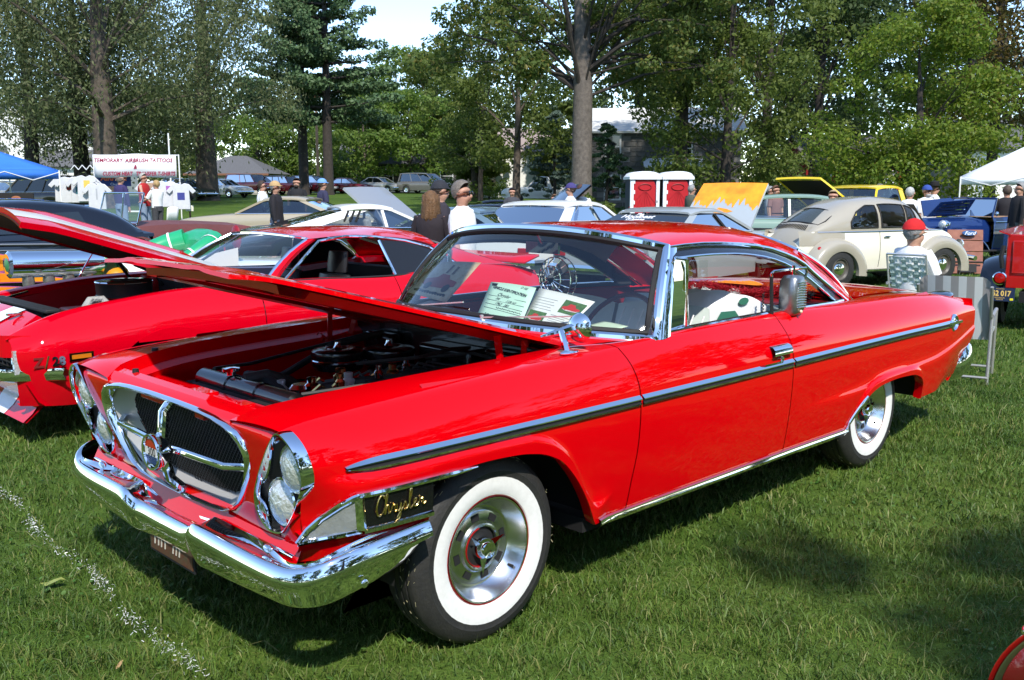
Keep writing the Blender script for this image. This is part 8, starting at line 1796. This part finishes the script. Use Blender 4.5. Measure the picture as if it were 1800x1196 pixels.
# centre thin trees
tree('elm_tree', 'slender tree with pale leaves in front of the white cottage', 845, 64, 12, 'ash', (2.2, 3.8), 5200, .17, .16, seed=51, nclus=50, squash=.8); tree('elm_tree', 'slender tree with forked trunk left of the blue spruce', 908, 58, 13, 'ash', (2.8, 3.8), 5600, .17, .24, seed=52, nclus=50, squash=.8)
tree('spruce_tree', 'small blue spruce left of the big trunk', 975, 58, 6.2, 'spruce', (.7, 1.9), 4500, .12, .10, seed=53, nclus=90, shape='cone', bark=BARKD, squash=.35); tree('spruce_tree', 'small dark spruce right of the big trunk', 1066, 50, 5.0, 'pine', (.5, 1.6), 4000, .11, .10, seed=54, nclus=80, shape='cone', bark=BARKD, squash=.35)
def big_oak():
    rs = np.random.default_rng(60); d = 45; t = thing('oak_tree', 'big tree with a straight thick trunk in the middle of the picture', 'tree', at(1022, d))
    cl = []
    for i in range(150):
        u = rs.uniform(-7.5, 7.0); z = rs.uniform(6.6, 15); dep = rs.uniform(-4.5, 4.5)
        if abs(u) < 1.4 and dep < 0 and z < 9.5: continue
        k = rs.uniform(.5, 1.1); cl.append((u*cR[0]+dep*math.sin(YAW), u*cR[1]+dep*math.cos(YAW), z-.10*abs(u), k, k*.6))
    V = leaf_cloud(cl, 34000, .115, rs=rs); o = tri_mesh('crown', V.reshape(-1, 3), np.arange(len(V)*4).reshape(-1, 4), LM['oak']); o.parent = t
    m = MB().tube([(0, 0, -.2), (0, 0, .25), (0, 0, 2), (.03, 0, 6), (.0, .1, 10), (.2, .2, 15)], [.66, .54, .47, .44, .34, .12], 18).build('trunk', pm('grey furrowed bark', (.15, .125, .105), .9, var=.5, vscale=6, bump=1., bscale=8)); m.parent = t
    for j in rs.permutation(len(cl))[:34]:
        x, y, z, k, _ = cl[j]; zs = rs.uniform(5.5, 9.5); e = Vector((x, y, z)); s = Vector((0, .05, min(zs, z))); r0 = rs.uniform(.05, .15)
        q = MB().tube([s, s.lerp(e, .4)+Vector((0, 0, .5)), s.lerp(e, .75)+Vector((0, 0, .35)), e], [r0, r0*.7, r0*.45, r0*.15], 7).build('limb', BARKD); q.parent = t
big_oak()
# right side
for i, (px, d, h, r, cb, n, k, lf, lb) in enumerate((
    (1195, 50, 15, 4.4, 5.6, 7500, 'ash', .15, 'mid-green tree before the stone house'), (1275, 47, 16, 4.2, 1.8, 10000, 'ash', .16, 'mid-green tree right of the toilets'), (1345, 52, 17, 4.2, 1.2, 9000, 'ash', .17, 'leafy green tree behind the flame-painted hood'),
    (1430, 60, 20, 4.5, 1.0, 9000, 'dark', .22, 'dark tree left of the lime-green tree'), (1500, 66, 21, 5, 1.5, 7000, 'dark', .24, 'dark tree behind the lime-green tree'),
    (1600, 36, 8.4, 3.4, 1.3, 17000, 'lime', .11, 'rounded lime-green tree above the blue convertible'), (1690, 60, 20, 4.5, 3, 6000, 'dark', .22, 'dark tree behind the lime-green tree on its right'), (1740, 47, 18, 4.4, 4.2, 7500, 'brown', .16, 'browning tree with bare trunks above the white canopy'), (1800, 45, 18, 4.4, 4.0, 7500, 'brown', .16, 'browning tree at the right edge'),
    (1255, 66, 21, 6, 5, 8000, 'oak', .24, 'tall dark tree above the stone house'), (1120, 72, 20, 6, 7, 6000, 'oak', .25, 'tall dark crown behind the big trunk'))):
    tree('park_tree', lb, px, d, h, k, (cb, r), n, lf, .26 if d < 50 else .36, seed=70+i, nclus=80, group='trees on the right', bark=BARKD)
# woodland closing the distance
def wood():
    rs = np.random.default_rng(91); cl = []
    for px in np.arange(-700, 2500, 28):
        d = rs.uniform(140, 165); gap = 660 < px < 790
        for k in range(11 if not gap else 5):
            p = at(px+rs.uniform(-14, 14), d); z = rs.uniform(1, 9 if gap else (17 if px < 900 else 24)); cl.append((p.x, p.y, p.z+z, rs.uniform(2.0, 3.6), rs.uniform(1.6, 2.6)))
    V = leaf_cloud(cl, 84000, .46, rs=rs); o = tri_mesh('far_woodland', V.reshape(-1, 3), np.arange(len(V)*4).reshape(-1, 4), leafmat('far leaf', [(.05, .075, .022), (.08, .115, .032), (.11, .15, .045), (.06, .085, .026)], .6, .3)); o['kind'] = 'stuff'; o['label'] = 'distant belt of trees closing the view'
wood()
# shrubs near the toilets, utility pole
def shrub(px, d, r, h, n, k, lb, seed):
    rs = np.random.default_rng(seed); t = thing('shrub', lb, 'shrub', at(px, d)); cl = [(rs.normal(0, r*.5), rs.normal(0, r*.5), rs.uniform(.2, h*.85), r*.35, r*.3) for _ in range(16)]
    V = leaf_cloud(cl, n, .09, rs=rs); o = tri_mesh('foliage', V.reshape(-1, 3), np.arange(len(V)*4).reshape(-1, 4), LM[k]); o.parent = t
    for j in range(5): m = MB().tube([(0, 0, 0), (rs.normal(0, .3), rs.normal(0, .3), h*.4), (cl[j][0], cl[j][1], cl[j][2])], [.03, .02, .008], 5).build('stem', BARKD); m.parent = t
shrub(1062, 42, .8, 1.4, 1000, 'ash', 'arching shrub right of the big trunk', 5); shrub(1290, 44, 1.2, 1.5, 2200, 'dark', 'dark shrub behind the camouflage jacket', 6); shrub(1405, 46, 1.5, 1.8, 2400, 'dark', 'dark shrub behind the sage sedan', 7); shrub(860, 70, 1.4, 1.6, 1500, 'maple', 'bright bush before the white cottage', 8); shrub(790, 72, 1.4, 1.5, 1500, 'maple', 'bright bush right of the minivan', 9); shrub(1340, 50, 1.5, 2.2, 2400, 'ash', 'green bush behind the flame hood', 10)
up = thing('utility_pole', 'tan wooden utility pole between the pine trunks', 'pole', at(560, 95)); m = MB().tube([(0, 0, 0), (0, 0, 10)], [.16, .12], 10).build('pole', pm('tan wood', (.42, .24, .13), .8)); m.parent = up; m = MB().box((0, 0, 9.3), (2.2, .1, .12), Matrix.Rotation(head(90), 3, 'Z')).build('crossarm', pm('tan wood')); m.parent = up
# trees behind and beside the photographer: they shade the near right lawn and show in the paint
for i, (x, y, h, r, n) in enumerate(((-.05, -7.3, 6.4, 1.25, 3200), (-7, -19, 13, 5, 3500), (3.5, -23, 13, 5.5, 3500), (16, -22, 14, 5.5, 3500), (-17, -9, 12, 5, 3200), (-20, 4, 12, 5, 3200), (25, -16, 14, 6, 3200))):
    rs = np.random.default_rng(200+i); t = thing('park_tree', ('shade tree %s' % ['right of the photographer', 'behind the photographer on the left', 'straight behind the photographer', 'behind the photographer on the right', 'left of the photographer', 'far left of the cars', 'far right of the cars'][i]), 'tree', (x, y, 0), 0, 'trees around the photographer')
    cl = [(rs.normal(0, r*.42), rs.normal(0, r*.42), rs.uniform(3.0 if i else 5.6, h), r*.3, r*.2) for _ in range(40)]; V = leaf_cloud(cl, n, .34 if i else .11, rs=rs)
    o = tri_mesh('crown', V.reshape(-1, 3), np.arange(len(V)*4).reshape(-1, 4), LM['oak' if i % 2 else 'ash']); o.parent = t
    m = MB().tube([(0, 0, -.1), (0, 0, 2.5), (.2, .1, h*.8)], [.38, .3, .08], 10).build('trunk', BARK); m.parent = t

def wood_behind():
    rs = np.random.default_rng(95); cl = []
    for a in np.linspace(R(140), R(325), 80):
        r = rs.uniform(38, 52)
        for k in range(5): cl.append((CAM[0]+r*math.cos(a)+rs.normal(0, 1), CAM[1]+r*math.sin(a)+rs.normal(0, 1), rs.uniform(.5, rs.uniform(5, 10)), rs.uniform(1.3, 2.4), rs.uniform(1.2, 1.9)))
    V = leaf_cloud(cl, 16000, .55, rs=rs); o = tri_mesh('rear_woodland', V.reshape(-1, 3), np.arange(len(V)*4).reshape(-1, 4), LM['ash']); o['kind'] = 'stuff'; o['label'] = 'belt of trees behind the photographer'
wood_behind()
